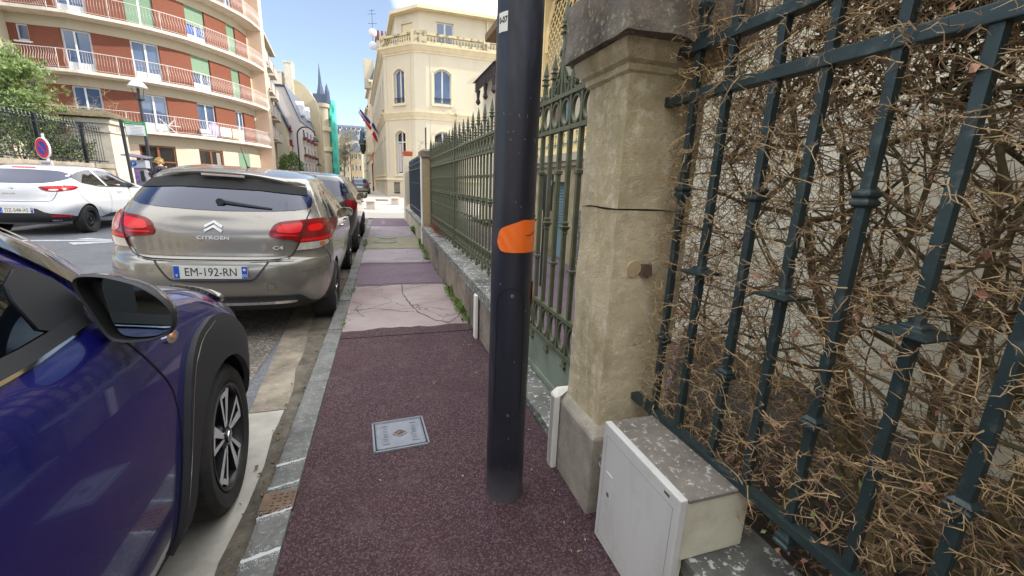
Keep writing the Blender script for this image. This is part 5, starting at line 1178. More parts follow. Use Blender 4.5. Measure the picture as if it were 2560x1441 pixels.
# ---------------- next block along the street
def prismbuilding(name,label,pts,z0,z1,m,roofm=M_SLATE,cat='building',roofz=None):
    c=(sum(p[0] for p in pts)/len(pts),sum(p[1] for p in pts)/len(pts)); return thing(name,label,cat,(c[0],c[1],0))
bd=thing('apartment_building','cream apartment block with projecting square balconies beyond the round building','building',(-9,47,0))
a,b_=(-9.35,40.6),(-10.75,55.2)
ops=[]
for fl in range(5):
    for k in range(4): ops.append((1.0+3.5*k,2.6+3.5*k,3.1+2.15*fl+(.0),4.7+2.15*fl))
L2=math.hypot(b_[0]-a[0],b_[1]-a[1])
ops=[o for o in ops if o[1]<L2-.2]
mb=MB(); P=boxwall(mb,a,b_,0,13.9,ops); mb.box(-9.8,-9.37,40.3,40.59,0,13.9)
mb.build('wall',M_CREAM2,bd)
mb=MB(); mb.box(-20,-11.2,41,55,0,13.9); mb.add([(-20,40.7,0),(-9.7,40.7,0),(-9.7,40.7,13.9),(-20,40.7,13.9)],[(0,1,2,3)]); mb.build('rear_block',M_CREAM2,bd)
for o in ops: window(P,*o,bd,rec=.15,t=.08)
for fl in range(1,5):
    for k in range(4):
        u0=.7+3.5*k; v=2.95+2.15*fl
        mb=MB(); fbox(mb,P,u0,u0+2.5,v-.14,v,-.62,-.002); o=mb.build('balcony_slab',M_SLAB,bd)
        mb=MB(); fbox(mb,P,u0+.02,u0+2.48,v+.05,v+.8,-.61,-.58); fbox(mb,P,u0+.02,u0+.05,v+.05,v+.8,-.58,-.01); fbox(mb,P,u0,u0+2.5,v+.82,v+.87,-.64,-.56); mb.build('balcony_panel',M_RAIL,o)
mb=MB(); fbox(mb,P,-.3,L2+.1,13.9,14.15,-.5,.6); mb.build('cornice',M_CREAM2,bd)
mb=MB(); fbox(mb,P,4,4.8,14.15,15.0,1,1.8); fbox(mb,P,9,9.9,14.15,14.9,1,1.8); mb.build('chimney',M_CREAM2,bd)
# ---------------- white building with slate mansard
bd=thing('apartment_building','pale grey white building with a steep blue slate mansard and maroon balconies','building',(-9,63,0))
mb=MB(); poly=[(-8.75,58),(-8.75,6.0+2.1),(-10.9,11.4),(-14,11.4),(-14,58)]
F=lambda x,z,y:(x,y,z)
mb.prism([(-14,0),(-8.75,0),(-8.75,8.1),(-10.05,11.5),(-14,11.5)],F,58,71)
mb.build('wall',mat('pale_grey_render',S(214,206,204),.85,var=.03),bd)
mb=MB(); mb.add([(-8.68,57.9,7.9),(-8.68,71,7.9),(-10.05,71,11.75),(-10.05,57.9,11.75),(-8.72,57.9,7.8),(-10.15,57.9,11.6)],[(0,1,2,3),(0,3,5,4)]); mb.box(-14,-10.05,57.9,71,11.55,11.75)
mb.add([(-8.68,57.88,7.9),(-10.05,57.88,11.7),(-9.45,57.88,11.7),(-8.1,57.88,7.9)],[(0,1,2,3)]) if 0 else None
mb.build('mansard_roof',M_SLATE,bd)
for yy in (62,66.5):
    mb=MB(); mb.add([(-8.75,yy-.6,8.9),(-8.75,yy+.6,8.9),(-8.75,yy+.6,10.2),(-8.75,yy,10.7),(-8.75,yy-.6,10.2),(-10,yy-.6,8.9),(-10,yy+.6,8.9),(-10,yy+.6,10.2),(-10,yy,10.7),(-10,yy-.6,10.2)],[(0,1,2,3,4),(0,4,9,5),(4,3,8,9),(3,2,7,8),(2,1,6,7)]); o=mb.build('dormer',M_PVC,bd)
    mb=MB(); mb.box(-8.76,-8.74,yy-.35,yy+.35,9.1,10.1); mb.build('pane',M_WGLASS,o)
for z in (5.0,6.6,):
    mb=MB(); mb.box(-13.5,-9.6,57.2,57.99,z,z+.12); mb.box(-13.5,-9.6,57.15,57.2,z,z+.65); mb.build('maroon_balcony',M_BROWNBAL,bd)
    mb=MB(); mb.box(-13.5,-9.6,57.1,57.16,z+.8,z+.86); mb.build('balcony_rail',M_PVC,bd)
    mb=MB(); mb.box(-13.4,-10.0,57.985,57.995,z+.9,z+1.5) ; mb.build('painted_loggia_shade',mat('loggia_shade_wall',S(196,188,176),.9),bd)  # flat darker patch stands in for the shade of the recessed balcony
for z in (2.0,4.0,6.0):
    for k in range(4):
        yy=59.3+2.9*k; mb=MB(); mb.box(-8.76,-8.70,yy,yy+1.3,z,z+1.2); o=mb.build('window',M_PVC,bd); mb=MB(); mb.box(-8.70,-8.69,yy+.1,yy+1.2,z+.1,z+1.1); mb.build('pane',M_WGLASS,o)
        mb=MB(); mb.box(-8.69,-8.35,yy-.2,yy+1.5,z-.1,z+.22); mb.build('maroon_balcony',M_BROWNBAL,bd)
# small gabled house between
bd=thing('gabled_house','small ochre house end with steep slate gable beside the pale grey building','house',(-10.6,56.4,0))
mb=MB(); mb.prism([(-12,0),(-9.9,0),(-9.9,7.0),(-10.9,9.6),(-12,9.6)],F,56.0,57.05); mb.build('wall',M_CREAM,bd)
mb=MB(); mb.prism([(-9.75,6.9),(-10.9,9.75),(-12,9.75),(-12,9.95),(-10.85,9.95),(-9.6,6.95)],F,55.8,57.08); mb.build('roof',M_SLATE,bd)
mb=MB(); mb.box(-9.89,-9.7,55.9,57.06,3.2,4.9); mb.build('side_panel',M_PEACH,bd)
# ---------------- tall gable with curved roof
bd=thing('tall_building','tall blank beige gable wall with curved roof line and square chimneys','building',(-10,72,0))
pl=[(-14,0),(-7.95,0),(-7.95,8.2),(-8.1,10.8),(-8.6,12.6),(-9.4,13.9),(-10.2,14.6),(-11.2,15.1),(-14,15.3)]
mb=MB(); mb.prism([(min(x,-8.1),z) for x,z in pl],F,71.4,74.5); mb.build('gable_wall',mat('blank_beige_gable',S(196,182,150),.9,var=.08,vs=.6,dirt=S(140,128,106),damt=.5,ds=.4),bd)
for x0,x1,z1 in ((-12.2,-11.2,17.2),(-13.7,-12.6,15.9)):
    mb=MB(); mb.box(x0,x1,71.0,73,11,z1-.2); mb.box(x0-.06,x1+.06,70.94,73.06,z1-.199,z1); mb.build('chimney',M_SLAB,bd)
mb=MB(); 
mb.box(-8.1,-8.06,72.2,73.2,3,4.6)
mb.build('window',M_WGLASS,bd)
# turret building with spire
bd=thing('turret_building','cream corner building with a round turret and tall slate spires','building',(-9,90,0))
mb=MB(); mb.box(-14,-8.9,84.2,92,0,14); mb.lathe([(.85,0),(.85,5.5),(.72,5.6),(.72,13.2),(1.0,13.4),(1.0,14.0)],(-8.85,84.6,0),20); mb.build('wall',M_CREAM2,bd)
mb=MB(); mb.lathe([(.75,13.9),(.6,14.6),(.32,16.0),(.0,19.6)],(-9.7,90,2.2),8); mb.lathe([(.55,14.01),(.4,15),(.02,18.2)],(-8.9,91,0),8); mb.lathe([(.5,14.01),(.4,16),(.02,17.4)],(-8.4,88,.6),8); mb.box(-10.9,-8.9,88.9,91,14.01,16.3); mb.build('slate_spires',M_SLATE,bd)
mb=MB()
for z in (6.1,9.5): mb.lathe([(1.0,z),(1.05,z+.7)],(-8.85,84.6,0),20)
mb.build('round_balcony',M_CREAMTRIM,bd)
# scaffolded front with nets
bd=thing('scaffold_net','tall scaffold front wrapped in turquoise and green netting','scaffold',(-9,95,0))
mb=MB(); P3=[]
mb.box(-9.0,-8.9,93,98,0,15.6); 
rows=[[(x,y+.08*math.sin(z*2+x*4),z) for z in np.linspace(0,15.9,24)] for x,y in ((-8.75,92.3),(-8.2,92.3),(-7.75,92.35),(-7.75,94),(-7.85,98))]
mb.grid(rows); mb.build('turquoise_net',M_NET,bd)
mb=MB(); rows=[[(x,92.3+.12*math.sin(x*5+z*1.7),z) for z in np.linspace(.5,15.3,28)] for x in np.linspace(-10.2,-8.77,8)]; mb.grid(rows); mb.build('green_net',M_NETG,bd)
mb=MB()
for z in np.arange(1,15.5,1.9): mb.box(-10.3,-8.45,92.0,92.2,z,z+.08)
for x in (-10.2,-8.6): mb.box(x-.04,x+.04,92.0,92.08,0,15.9)
mb.box(-8.3,-7.7,93,93.5,14.3,14.7); mb.build('scaffold_frame',M_IRONBLACK,bd)
# buildings closing the street
def block(name,label,x0,x1,y0,y1,z1,m,rows_,cols,roof=1.5,roofm=M_SLATE,z0=0,winh=.5):
    t=thing(name,label,'building',((x0+x1)/2,(y0+y1)/2,z0)); mb=MB(); mb.box(x0,x1,y0,y1,z0,z1); mb.build('wall',m,t)
    if roof: mb=MB(); mb.frustum((x0-.3,x1+.3,y0-.3,y1+.3),z1+.001,(x0+1.2,x1-1.2,y0+1.2,y1-1.2),z1+roof); mb.build('roof',roofm,t)
    fh=(z1-z0)/rows_; cw=(x1-x0)/cols
    for r in range(rows_):
        for c in range(cols):
            a=x0+cw*(c+.28); b=a+cw*.44; z=z0+fh*(r+.25); mb=MB(); mb.box(a,b,y0-.06,y0-.002,z,z+fh*winh); w_=mb.build('window',M_PVC,t); mb=MB(); mb.box(a+.08,b-.08,y0-.08,y0-.061,z+.08,z+fh*winh-.08); mb.build('pane',M_WDARK,w_)
    return t
block('corner_house','beige house with banded brick corners at the end of the street behind the tree',-11.2,-7.6,128,136,8.2,mat('far_beige',S(180,166,140),.85),3,4)
block('corner_house','ochre house with dark balcony closing the street on the right side',-7.4,-4.4,130,138,9.2,mat('far_ochre',S(176,160,130),.85),3,3,roof=2.2)
block('town_house','white gabled house with slate roof halfway up the far hillside',-12,-6.4,160,170,14.5,mat('far_white',S(214,210,204),.85),3,3,roof=3.5)
t=block('grand_hotel','grand blue slate hotel with white dormers on the hill far down the street',-34,-5.5,250,262,24.5,mat('hotel_wall',S(204,200,198),.85),1,14,roof=0,z0=12)
mb=MB(); mb.box(-34,-5.5,249.7,262,24.6,28.0); mb.frustum((-34,-5.5,249.7,262),28.0,(-33,-6.5,251,261),29.2); mb.build('mansard_roof',M_SLATE,t)
for i in range(12):
    x=-33+2.3*i; mb=MB(); mb.box(x,x+1.0,249.2,249.69,24.3,26.6); mb.lathe([(.55,26.6),(.35,26.9),(.05,27.05)],(x+.5,249.45,0),6); o=mb.build('dormer',M_PVC,t); mb=MB(); mb.box(x+.22,x+.78,249.1,249.19,24.6,26.2); mb.build('pane',M_WDARK,o)
    mb=MB(); mb.box(x+1.2,x+1.7,249.3,249.69,26.9,27.8); mb.build('small_dormer',M_PVC,t)
mb=MB(); mb.box(-12,-9,253,255,29,29.8); mb.build('chimney',M_PVC,t)
mb=MB(); mb.grid([[(x,y,z-.0005*abs(x)) for x in (-60,-30,-10,-3,20)] for y,z in ((140,-.1),(170,6),(205,11),(249,13),(300,15),(500,16))]); struct('hillside',mb,mat('hill_scrub',S(128,118,96),.95,var=.2,vs=.1))
# ---------------- cream corner building on the right
YB=thing('corner_building','cream corner building with arched windows and a stone balustrade below its attic','building',(4,40,0))
A=(.70,39.7);B1=(3.0,37.15);B2=(3.9,37.0);E1=(14,37.0);D=(-.46,66.0)
segs=[(D,A,[]),(A,B1,[(1.15,2.35,1.95,5.5),(1.15,2.35,7.6,10.25)]),(B1,B2,[]),(B2,E1,[(.62,2.05,1.95,5.5),(.62,2.05,7.6,10.25),(6.0,7.4,1.95,5.5),(6.0,7.4,7.6,10.25)])]
sl=math.hypot(D[0]-A[0],D[1]-A[1])
for k in range(9):
    u=sl-2.6-2.9*k; segs[0][2].extend([(u,u+1.1,1.95,5.3),(u,u+1.1,7.6,10.1),(u+.1,u+1.0,.35,1.2)])
mbw=MB(); PS=[]
for a,b,o in segs: PS.append(boxwall(mbw,a,b,-.1,11.3,[q for q in o]))
YW=mbw.build('wall',M_CREAM,YB)
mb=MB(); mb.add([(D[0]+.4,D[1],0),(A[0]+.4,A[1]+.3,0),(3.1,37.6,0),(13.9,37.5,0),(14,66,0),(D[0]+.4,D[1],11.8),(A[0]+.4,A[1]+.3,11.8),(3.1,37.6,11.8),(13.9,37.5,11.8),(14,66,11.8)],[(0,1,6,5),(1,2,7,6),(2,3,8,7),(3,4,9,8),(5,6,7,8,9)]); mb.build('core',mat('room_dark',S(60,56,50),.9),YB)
def band(z0,z1,w_,m,name):
    mb=MB()
    prev=[]
    pts=[D,A,B1,B2,E1]
    off=[]
    for i,p in enumerate(pts):
        q0=pts[max(0,i-1)];q1=pts[min(len(pts)-1,i+1)]
        n1=None
        def nrm(a,b): l=math.hypot(b[0]-a[0],b[1]-a[1]); return ((b[1]-a[1])/l,-(b[0]-a[0])/l)
        if i==0: n=nrm(p,q1);k=1
        elif i==len(pts)-1: n=nrm(q0,p);k=1
        else:
            a_,b__=nrm(q0,p),nrm(p,q1); n=(a_[0]+b__[0],a_[1]+b__[1]); l=math.hypot(*n); n=(n[0]/l,n[1]/l); k=1/max(.3,(n[0]*a_[0]+n[1]*a_[1]))
        off.append((n[0]*k,n[1]*k))
    rows=[]
    for p,o in zip(pts,off): rows.append([(p[0]-o[0]*.002 if 0 else p[0]+o[0]*.001,p[1]+o[1]*.001,z0),(p[0]+o[0]*w_[0],p[1]+o[1]*w_[0],z0),(p[0]+o[0]*w_[1],p[1]+o[1]*w_[1],z1),(p[0]-o[0]*.4,p[1]-o[1]*.4,z1)])
    mb.grid(rows); mb.f+=[tuple(len(mb.v)-4+i for i in range(4))]; mb.mi+=[0]; return mb.build(name,m,YB)
band(1.45,1.62,(.10,.06),M_CREAMTRIM,'plinth_course'); band(6.35,6.55,(.04,.08),M_CREAMTRIM,'string_course'); band(6.551,6.85,(.10,.22),M_CREAMTRIM,'string_course'); band(6.8505,6.93,(.24,.24),M_CREAMTRIM,'string_course')
band(11.301,11.45,(.05,.07),M_CREAMTRIM,'cornice'); band(11.4505,11.75,(.12,.34),M_CREAMTRIM,'cornice'); band(11.7505,11.9,(.40,.42),M_CREAMTRIM,'cornice')
mb=MB()
for P,(a,b,o) in zip(PS,segs):
    L_=math.hypot(b[0]-a[0],b[1]-a[1])
    for q in ([.35,L_-.35] if L_>1.5 else []):
        fbox(mb,P,q-.03,q-.01,1.7,11.2,-.012,-.001) ; 
mb.build('wall_joints',mat('joint_line',S(176,160,124),.9),YB)
for si,(P,(a,b,o)) in enumerate(zip(PS,segs)):
    for q in o:
        low=q[3]<1.5
        if low: window(P,*q,YB,gl=M_WDARK,rec=.15,leafs=0); continue
        up=q[2]>7
        w_=window(P,*q,YB,rec=.22,gl=(M_WGLASS if up else M_WDARK),arch=.32,wall=M_CREAM,t=.09,transom=None if up else q[3]-.95)
        mb=MB(); fbox(mb,P,q[0]-.15,q[1]+.15,q[2]-.16,q[2]-.001,-.12,-.002); mb.build('window_sill',M_CREAMTRIM,w_)
        if si>0:
            mb=MB(); k=12; pts=[(q[0]-.0+(q[1]-q[0])*i/k,q[3]-.32*(2*i/k-1)**2) for i in range(k+1)]
            fbox(mb,P,q[0]-.16,q[0]-.001,q[2],q[3]-.32,-.035,-.001); fbox(mb,P,q[1]+.001,q[1]+.16,q[2],q[3]-.32,-.035,-.001)
            for (c,d),(e_,f) in zip(pts,pts[1:]): mb.add([P(c,d,-.035),P(e_,f,-.035),P(e_,f+.17,-.035),P(c,d+.17,-.035),P(c,d+.17,-.001),P(e_,f+.17,-.001),P(c,d,-.001),P(e_,f,-.001)],[(0,1,2,3),(3,2,5,4),(0,6,7,1)])
            mb.build('window_surround',M_CREAMTRIM,w_)
            if up:
                mb=MB(); fbox(mb,P,q[0]-.02,q[1]+.02,q[2]+.42,q[2]+.47,.02,.05); fbox(mb,P,q[0]-.02,q[1]+.02,q[2]+.30,q[2]+.32,.02,.05)
                for k in range(7): u=q[0]+(q[1]-q[0])*(k+.5)/7; fbox(mb,P,u-.01,u+.01,q[2]+.08,q[2]+.42,.03,.045)
                mb.build('guard_rail',M_IRONBLACK,w_)
            else:
                mb=MB(); fbox(mb,P,q[0]+.12,q[0]+.45,q[2]+.2,q[3]-1.0,.235,.24); mb.build('curtain',M_RAIL,w_)
# balustrade
PF=PS[3]; PCH=PS[1]
def balustrade(P,u0,u1,name):
    mb=MB(); fbox(mb,P,u0,u1,11.905,12.08,-.30,-.02); fbox(mb,P,u0,u1,12.52,12.68,-.31,-.01); o=mb.build(name,M_BALUS,YB)
    n=max(2,int((u1-u0)/.24)); mb=MB(); mb.lathe([(.055,12.081),(.06,12.12),(.035,12.15),(.07,12.24),(.065,12.30),(.035,12.42),(.055,12.48),(.055,12.519)],(0,0,0),8)
    src=None
    for k in range(n):
        u=u0+(u1-u0)*(k+.5)/n; c=P(u,0,-.16)
        if src is None: 
            src=mb.build('baluster',M_BALUS,o,local=True,smooth=True); off_=Vector(YB.location); src.location=(c[0]-off_.x,c[1]-off_.y,0)
        else: q=src.copy(); COL.objects.link(q); q.location=(c[0]-off_.x,c[1]-off_.y,0)
def pier(P,u0,u1,h=12.75):
    mb=MB(); fbox(mb,P,u0,u1,11.905,h,-.36,.04); mb.build('balustrade_pier',M_BALUS,YB,bevel=.02)
L3=math.hypot(B1[0]-A[0],B1[1]-A[1])
pier(PCH,.02,.5); balustrade(PCH,.52,L3-.1,'balustrade'); mb=MB(); mb.add([(B1[0]-.25,B1[1]-.28,11.905),(B2[0]+.05,B2[1]-.36,11.905),(B2[0]+.05,B2[1]+.1,11.905),(B1[0]-.05,B1[1]+.15,11.905),(B1[0]-.25,B1[1]-.28,12.8),(B2[0]+.05,B2[1]-.36,12.8),(B2[0]+.05,B2[1]+.1,12.8),(B1[0]-.05,B1[1]+.15,12.8)],[(0,1,5,4),(1,2,6,5),(2,3,7,6),(3,0,4,7),(4,5,6,7)]); mb.build('balustrade_pier',M_BALUS,YB)
balustrade(PF,.08,4.6,'balustrade'); pier(PF,4.62,5.15); balustrade(PF,5.17,9.5,'balustrade')
# attic storey set back
aA=(1.75,40.2); aB=(3.55,38.1); aE=(14,38.1); aD=(.6,66)
mb=MB(); Pd=boxwall(mb,aD,aA,11.9,14.6,[]); la=math.hypot(aB[0]-aA[0],aB[1]-aA[1]); Pa=boxwall(mb,aA,aB,11.9,14.6,[(.75,2.0,12.0,13.9)]); Pb=boxwall(mb,aB,aE,11.9,14.6,[(1.35,2.75,12.0,14.0)]); mb.box(1.9,13.9,40.2,66,11.95,14.5); mb.build('attic_wall',M_CREAM,YB)
window(Pb,1.35,2.75,12.0,14.0,YB,rec=.15,t=.1); 
mb=MB(); fbox(mb,Pa,.76,1.99,12.0,13.89,.10,.14)
for k in range(9): fbox(mb,Pa,.80+.14*k,.815+.14*k,12.05,13.85,.09,.099)
mb.build('folded_shutter',M_CREAMTRIM,YB)
mb=MB(); ro=[(.3,66.5),(1.35,39.85),(3.35,37.45),(14.2,37.45),(14.2,66.5)]
mb.add([(x,y,14.6) for x,y in ro]+[(x,y,14.85) for x,y in ro]+[(5,62,16.0),(5.2,42,16.0),(13,42,16.0)],[(4,3,2,1,0),(0,1,6,5),(1,2,7,6),(2,3,8,7),(3,4,9,8),(5,6,11,10),(6,7,11),(7,8,12,11),(8,9,12),(9,5,10,12)])
mb.build('attic_roof',M_CREAMTRIM,YB)
for u in (5.05,):
    mb=MB(); c=PF(u,0,-.10); mb.tube([(c[0],c[1],1.6),(c[0],c[1],10.2)],.09,10); mb.lathe([(.09,10.1),(.2,10.35),(.2,10.5),(.05,10.55)],(c[0],c[1],0),10); c=Pb(5.6,0,-.10); mb.tube([(c[0],c[1],12),(c[0],c[1],14.6)],.08,8); mb.build('drain_pipe',M_CREAMTRIM,YB,smooth=True)
mb=MB(); c=PF(-.2,0,0)
for k in range(5): u=.9+.14*k; fbox(mb,PCH,u-.02,u+.02,.3,1.25,-.05,-.02)
fbox(mb,PCH,.82,1.55,1.2,1.25,-.06,-.02); fbox(mb,PCH,.82,1.55,.35,.4,-.06,-.02); mb.build('cellar_grille',M_IRONBLACK,YB)
# neighbours further down on the right
def rblock(name,label,p0,p1,z1,m,roof,roofm,n,rows_,th=5):
    t=thing(name,label,'building',((p0[0]+p1[0])/2+2,(p0[1]+p1[1])/2,0)); L_=math.hypot(p1[0]-p0[0],p1[1]-p0[1]); ops=[]
    for r in range(rows_):
        for k in range(n): u=L_*(k+.3)/n; ops.append((u,u+L_*.4/n,1.2+(z1-1.5)*r/rows_,1.2+(z1-1.5)*r/rows_+(z1-1.5)/rows_*.62))
    mb=MB(); P=boxwall(mb,p1,p0,0,z1,ops,th=.3); mb.build('wall',m,t)
    for o in ops: window(P,*o,t,rec=.12,gl=M_WDARK,t=.08)
    mb=MB(); fbox(mb,P,0,L_,z1,z1+.3,-.4,.3); fbox(mb,P,0,L_,z1*.36,z1*.36+.2,-.2,-.01); mb.build('cornice',M_CREAMTRIM,t)
    mb=MB(); mb.add([P(0,z1+.3,-.2),P(L_,z1+.3,-.2),P(L_,z1+.3+roof,1.2),P(0,z1+.3+roof,1.2),P(L_,z1+.3,th),P(0,z1+.3,th),P(0,0,th),P(L_,0,th),P(L_,z1+.3+roof,th),P(0,z1+.3+roof,th)],[(0,1,2,3),(2,8,9,3),(1,4,8,2),(0,3,9,5)]); mb.add([P(0,0,.3),P(0,z1,.3),P(0,z1,th),P(0,0,th)],[(0,1,2,3)]); mb.build('roof',roofm,t); return t,P,L_
t,P,L_=rblock('town_house','peach facade with carved balcony just past the cream corner building',(-.50,66.1),(-1.35,79.5),14.6,mat('peach_facade',S(226,200,170),.85,dirt=S(170,150,126),damt=.3),3.2,M_SLATE,4,3)
mb=MB(); fbox(mb,P,8.2,10.8,5.0,5.25,-.9,-.01); fbox(mb,P,8.3,10.7,5.25,6.1,-.9,-.8); fbox(mb,P,8.5,10.5,4.3,4.999,-.5,-.01); mb.build('carved_balcony',mat('peach_trim',S(222,190,160),.8),t)
mb=MB(); fbox(mb,P,12.2,13.2,13.8,17.5,-.9,.4); mb.build('dormer_front',M_CREAM2,t)
t,P,L_=rblock('town_house','grey beige house with dark slate attic behind the flags',(-1.4,79.6),(-2.3,96),13.0,mat('grey_beige_facade',S(206,194,172),.85),3.0,M_SLATE,4,4)
t,P,L_=rblock('town_house','narrow cream house with blue awning turret furthest on the right side',(-2.35,96.1),(-3.6,118),9.4,mat('far_cream',S(214,200,172),.85),2.2,M_SLATE,5,3)
mb=MB(); c=P(L_-1,0,-.4); mb.lathe([(.7,8.6),(.8,8.7),(.8,9.3),(.65,9.31),(.35,11.3),(.02,11.4)],(c[0]-.2,c[1],0),10); mb.build('turret_roof',M_SLATE,t); mb=MB(); mb.lathe([(.82,8.55),(.82,8.65)],(c[0]-.2,c[1],0),10); mb.build('turret_band',mat('ochre_band',S(214,150,90),.7),t); mb=MB(); mb.lathe([(.2,6.6),(.6,7.6),(.65,8.54)],(c[0]-.2,c[1],0),10); mb.build('turret_base',M_WDARK,t)
# roofs, chimney pots and dish behind the balustrade
t=thing('chimney_stack','red chimney stack with clay pots behind the cream balustrade','chimney',(.2,47,0)); mb=MB(); mb.box(.25,2.1,46.2,47.0,11.9,14.4); mb.build('stack',M_SLAB,t); mb=MB(); mb.box(.15,2.2,46.1,47.1,14.401,14.65); mb.build('capping',M_BRICK,t)
mb=MB(); mb.lathe([(.13,14.651),(.10,15.3)],(0,46.6,0),8); q=None
for k in range(5):
    if q is None: q=mb.build('chimney_pot',M_BRICK,t,local=True); q.location=(.45-.2,46.6-47-46.6+46.6-0,0); q.location=(.45-.2,-47.0,0); 
    else: c=q.copy(); COL.objects.link(c); c.location=(.45-.2+.37*k,-47.0,0)
for k,z in ((0,14.9),(1,13.8)):
    t=thing('satellite_dish','%s white satellite dish on the chimney stack above the balustrade'%('upper','lower')[k],'dish',(-.05,46.0,z),0,'dishes on the chimney'); mb=MB(); mb.lathe([(.02,.0),(.25,.03),(.38,.10),(.38,.12)],n=16,axis='y'); mb.build('dish',M_PVC,t,local=True,smooth=True); mb=MB(); mb.tube([(0,.05,0),(.3,.3,-.1)],.02,5); mb.build('bracket',M_ALLOYDARK,t,local=True)
t=thing('tv_antenna','thin rooftop television aerial above the two dishes','antenna',(-.05,46.3,15)); mb=MB(); mb.tube([(-.05,46.3,13.8),(-.05,46.3,16.9)],.02,4)
for z,l in ((16.8,.25),(16.5,.38),(15.7,.4)): mb.tube([(-.05-l,46.3,z),(-.05+l,46.3,z+.1)],.018,4)
mb.tube([(-.05,46.0,16.6),(-.05,46.8,16.6)],.012,4); mb.build('mast',M_ALLOYDARK,t)
# dark corner eave of the villa annexe seen left of the lamp post
# ---------------- villa behind the gate
VX=3.2
v=thing('villa','ornate cream villa with lattice porch, balustrade and blue grey cellar door behind the gate','building',(VX+1,7,0))
VS=stoneish('villa_basement_stone',S(186,170,138),S(140,126,98),S(206,196,172),2.0,.4)
mb=MB()
PV=boxwall(mb,(VX,11.5),(VX,5.2),0,1.72,[(3.75,4.45,0,1.45)],th=.3); mb.build('basement_wall',VS,v)
fn=PV
mb=MB(); fbox(mb,PV,3.76,4.44,0,1.44,.14,.18); d=mb.build('cellar_door',mat('blue_grey_shutter',S(120,148,158),.6),v)
mb=MB()
for k in range(14): z=.62+.055*k; fbox(mb,PV,3.82,4.38,z,z+.03,.11,.139)
mb.build('louvres',MATS['blue_grey_shutter'],d)
mb=MB(); fbox(mb,PV,0,6.3,1.722,1.80,-.06,.3); fbox(mb,PV,0,6.3,1.801,1.93,-.12,.9); mb.build('porch_floor_edge',M_CREAM2,v)
mb=MB(); fbox(mb,PV,0,6.3,1.931,1.99,-.02,.05); fbox(mb,PV,0,6.3,2.36,2.41,-.02,.05); o=mb.build('balustrade',mat('villa_cream_wood',S(240,216,160),.6),v)
YC=MATS['villa_cream_wood']
mb=MB(); mb.prism([(-.085,0),(.085,0),(.085,.05),(.03,.09),(.06,.16),(.085,.185),(.06,.21),(.03,.28),(.085,.32),(.085,.37),(-.085,.37),(-.085,.32),(-.03,.28),(-.06,.21),(-.085,.185),(-.06,.16),(-.03,.09),(-.085,.05)],lambda a,b,c:(c,a,b+1.9905),0,.03)
src=None
for k in range(34):
    y=11.35-.18*k
    if src is None: src=mb.build('baluster',YC,o,local=True); src.location=(VX-v.location.x-.0+.0,y-7,0)
    else: q=src.copy(); COL.objects.link(q); q.location=(VX-v.location.x,y-7,0)
mb=MB(); fbox(mb,PV,0,6.3,2.412,2.47,-.04,.07); fbox(mb,PV,0,6.3,2.10,2.115,-.03,-.021); mb.build('blue_handrail',mat('blue_rail_paint',S(70,122,160),.5),v)
mb=MB()
for y in (11.4,8.55,5.4): mb.box(VX-.02,VX+.12,y-.06,y+.06,1.935,4.9)
mb.box(VX-.04,VX+.14,5.2,11.5,4.9,5.1)
for y,s in ((8.55,1),(8.55,-1),(5.4,1),(11.4,-1)):
    mb.tube([(VX+.05,y+s*.07,3.9),(VX+.05,y+s*.12,4.35),(VX+.05,y+s*.35,4.7),(VX+.05,y+s*.75,4.88)],.04,4)
mb.build('porch_post',YC,v)
# diagonal lattice screen
mb=MB(); y0,y1,z0,z1=5.5,8.45,2.9,4.62; stp=.17
def lat(sgn,x):
    c=-6
    while c<12:
        pts=[]
        for (yy,zz) in ((y0,None),(y1,None),(None,z0),(None,z1)):
            if yy is not None:
                z=z0+sgn*(yy-y0)+c-0; 
                if z0<=z<=z1: pts.append((yy,z))
            else:
                y=y0+(zz-z0-c)*sgn
                if y0<=y<=y1: pts.append((y,zz))
        if len(pts)>=2:
            pts.sort(); a,b=pts[0],pts[-1]
            if abs(a[0]-b[0])>.05: mb.tube([(x,a[0],a[1]),(x,b[0],b[1])],.014,4)
        c+=stp
lat(1,VX+.07); lat(-1,VX+.05); mb.build('lattice_screen',YC,v)
mb=MB(); 
for k in range(5): 
    y=5.9+.55*k; z=3.55; mb.add([(VX+.1,y-.14,z),(VX+.1,y,z-.2),(VX+.1,y+.14,z),(VX+.1,y,z+.2)],[(0,1,2,3)])
mb.build('lattice_diamonds',mat('terracotta_red_paint',S(176,72,44),.7),v)
mb=MB(); mb.box(VX+1.0,12,3.6,12,0,6.2); mb.box(VX+1.0,12,-7.0,3.59,0,4.8); mb.build('main_wall',mat('villa_wall_cream',S(222,212,186),.8,var=.04),v)  # villa mass; its unseen height and length shaped to shade the street
mb=MB(); mb.box(VX-.3,12.3,3.3,12.3,5.12,5.3); mb.box(VX+.5,12.3,3.2,12.3,6.2,6.4); mb.frustum((VX+.8,12.3,3.4,12.3),6.401,(VX+3,9,6,9.5),8.2); mb.box(VX+.8,12.3,-7.4,3.19,4.801,5.0); mb.build('roof_eave',mat('brown_eave',S(120,92,64),.8),v)
for a,b in ((5.9,6.9),(9.3,10.3)):
    mb=MB(); mb.box(VX+.94,VX+.999,a,b,2.2,4.3); w_=mb.build('french_window',MATS['blue_grey_shutter'],v); mb=MB(); mb.box(VX+.92,VX+.939,a+.1,b-.1,2.6,4.2); mb.build('pane',M_WDARK,w_)
mb=MB(); mb.tube([(VX-.3,5.9,1.0),(VX-.3,4.6,.2)],.02,6); mb.tube([(VX-.3,5.9,.0),(VX-.3,5.9,1.0)],.02,6)
for k in range(6): mb.box(VX-.35,VX+.3,4.3+.25*k,4.55+.25*k,0,.17*(k+1))
mb.build('porch_steps',M_COPING,v)
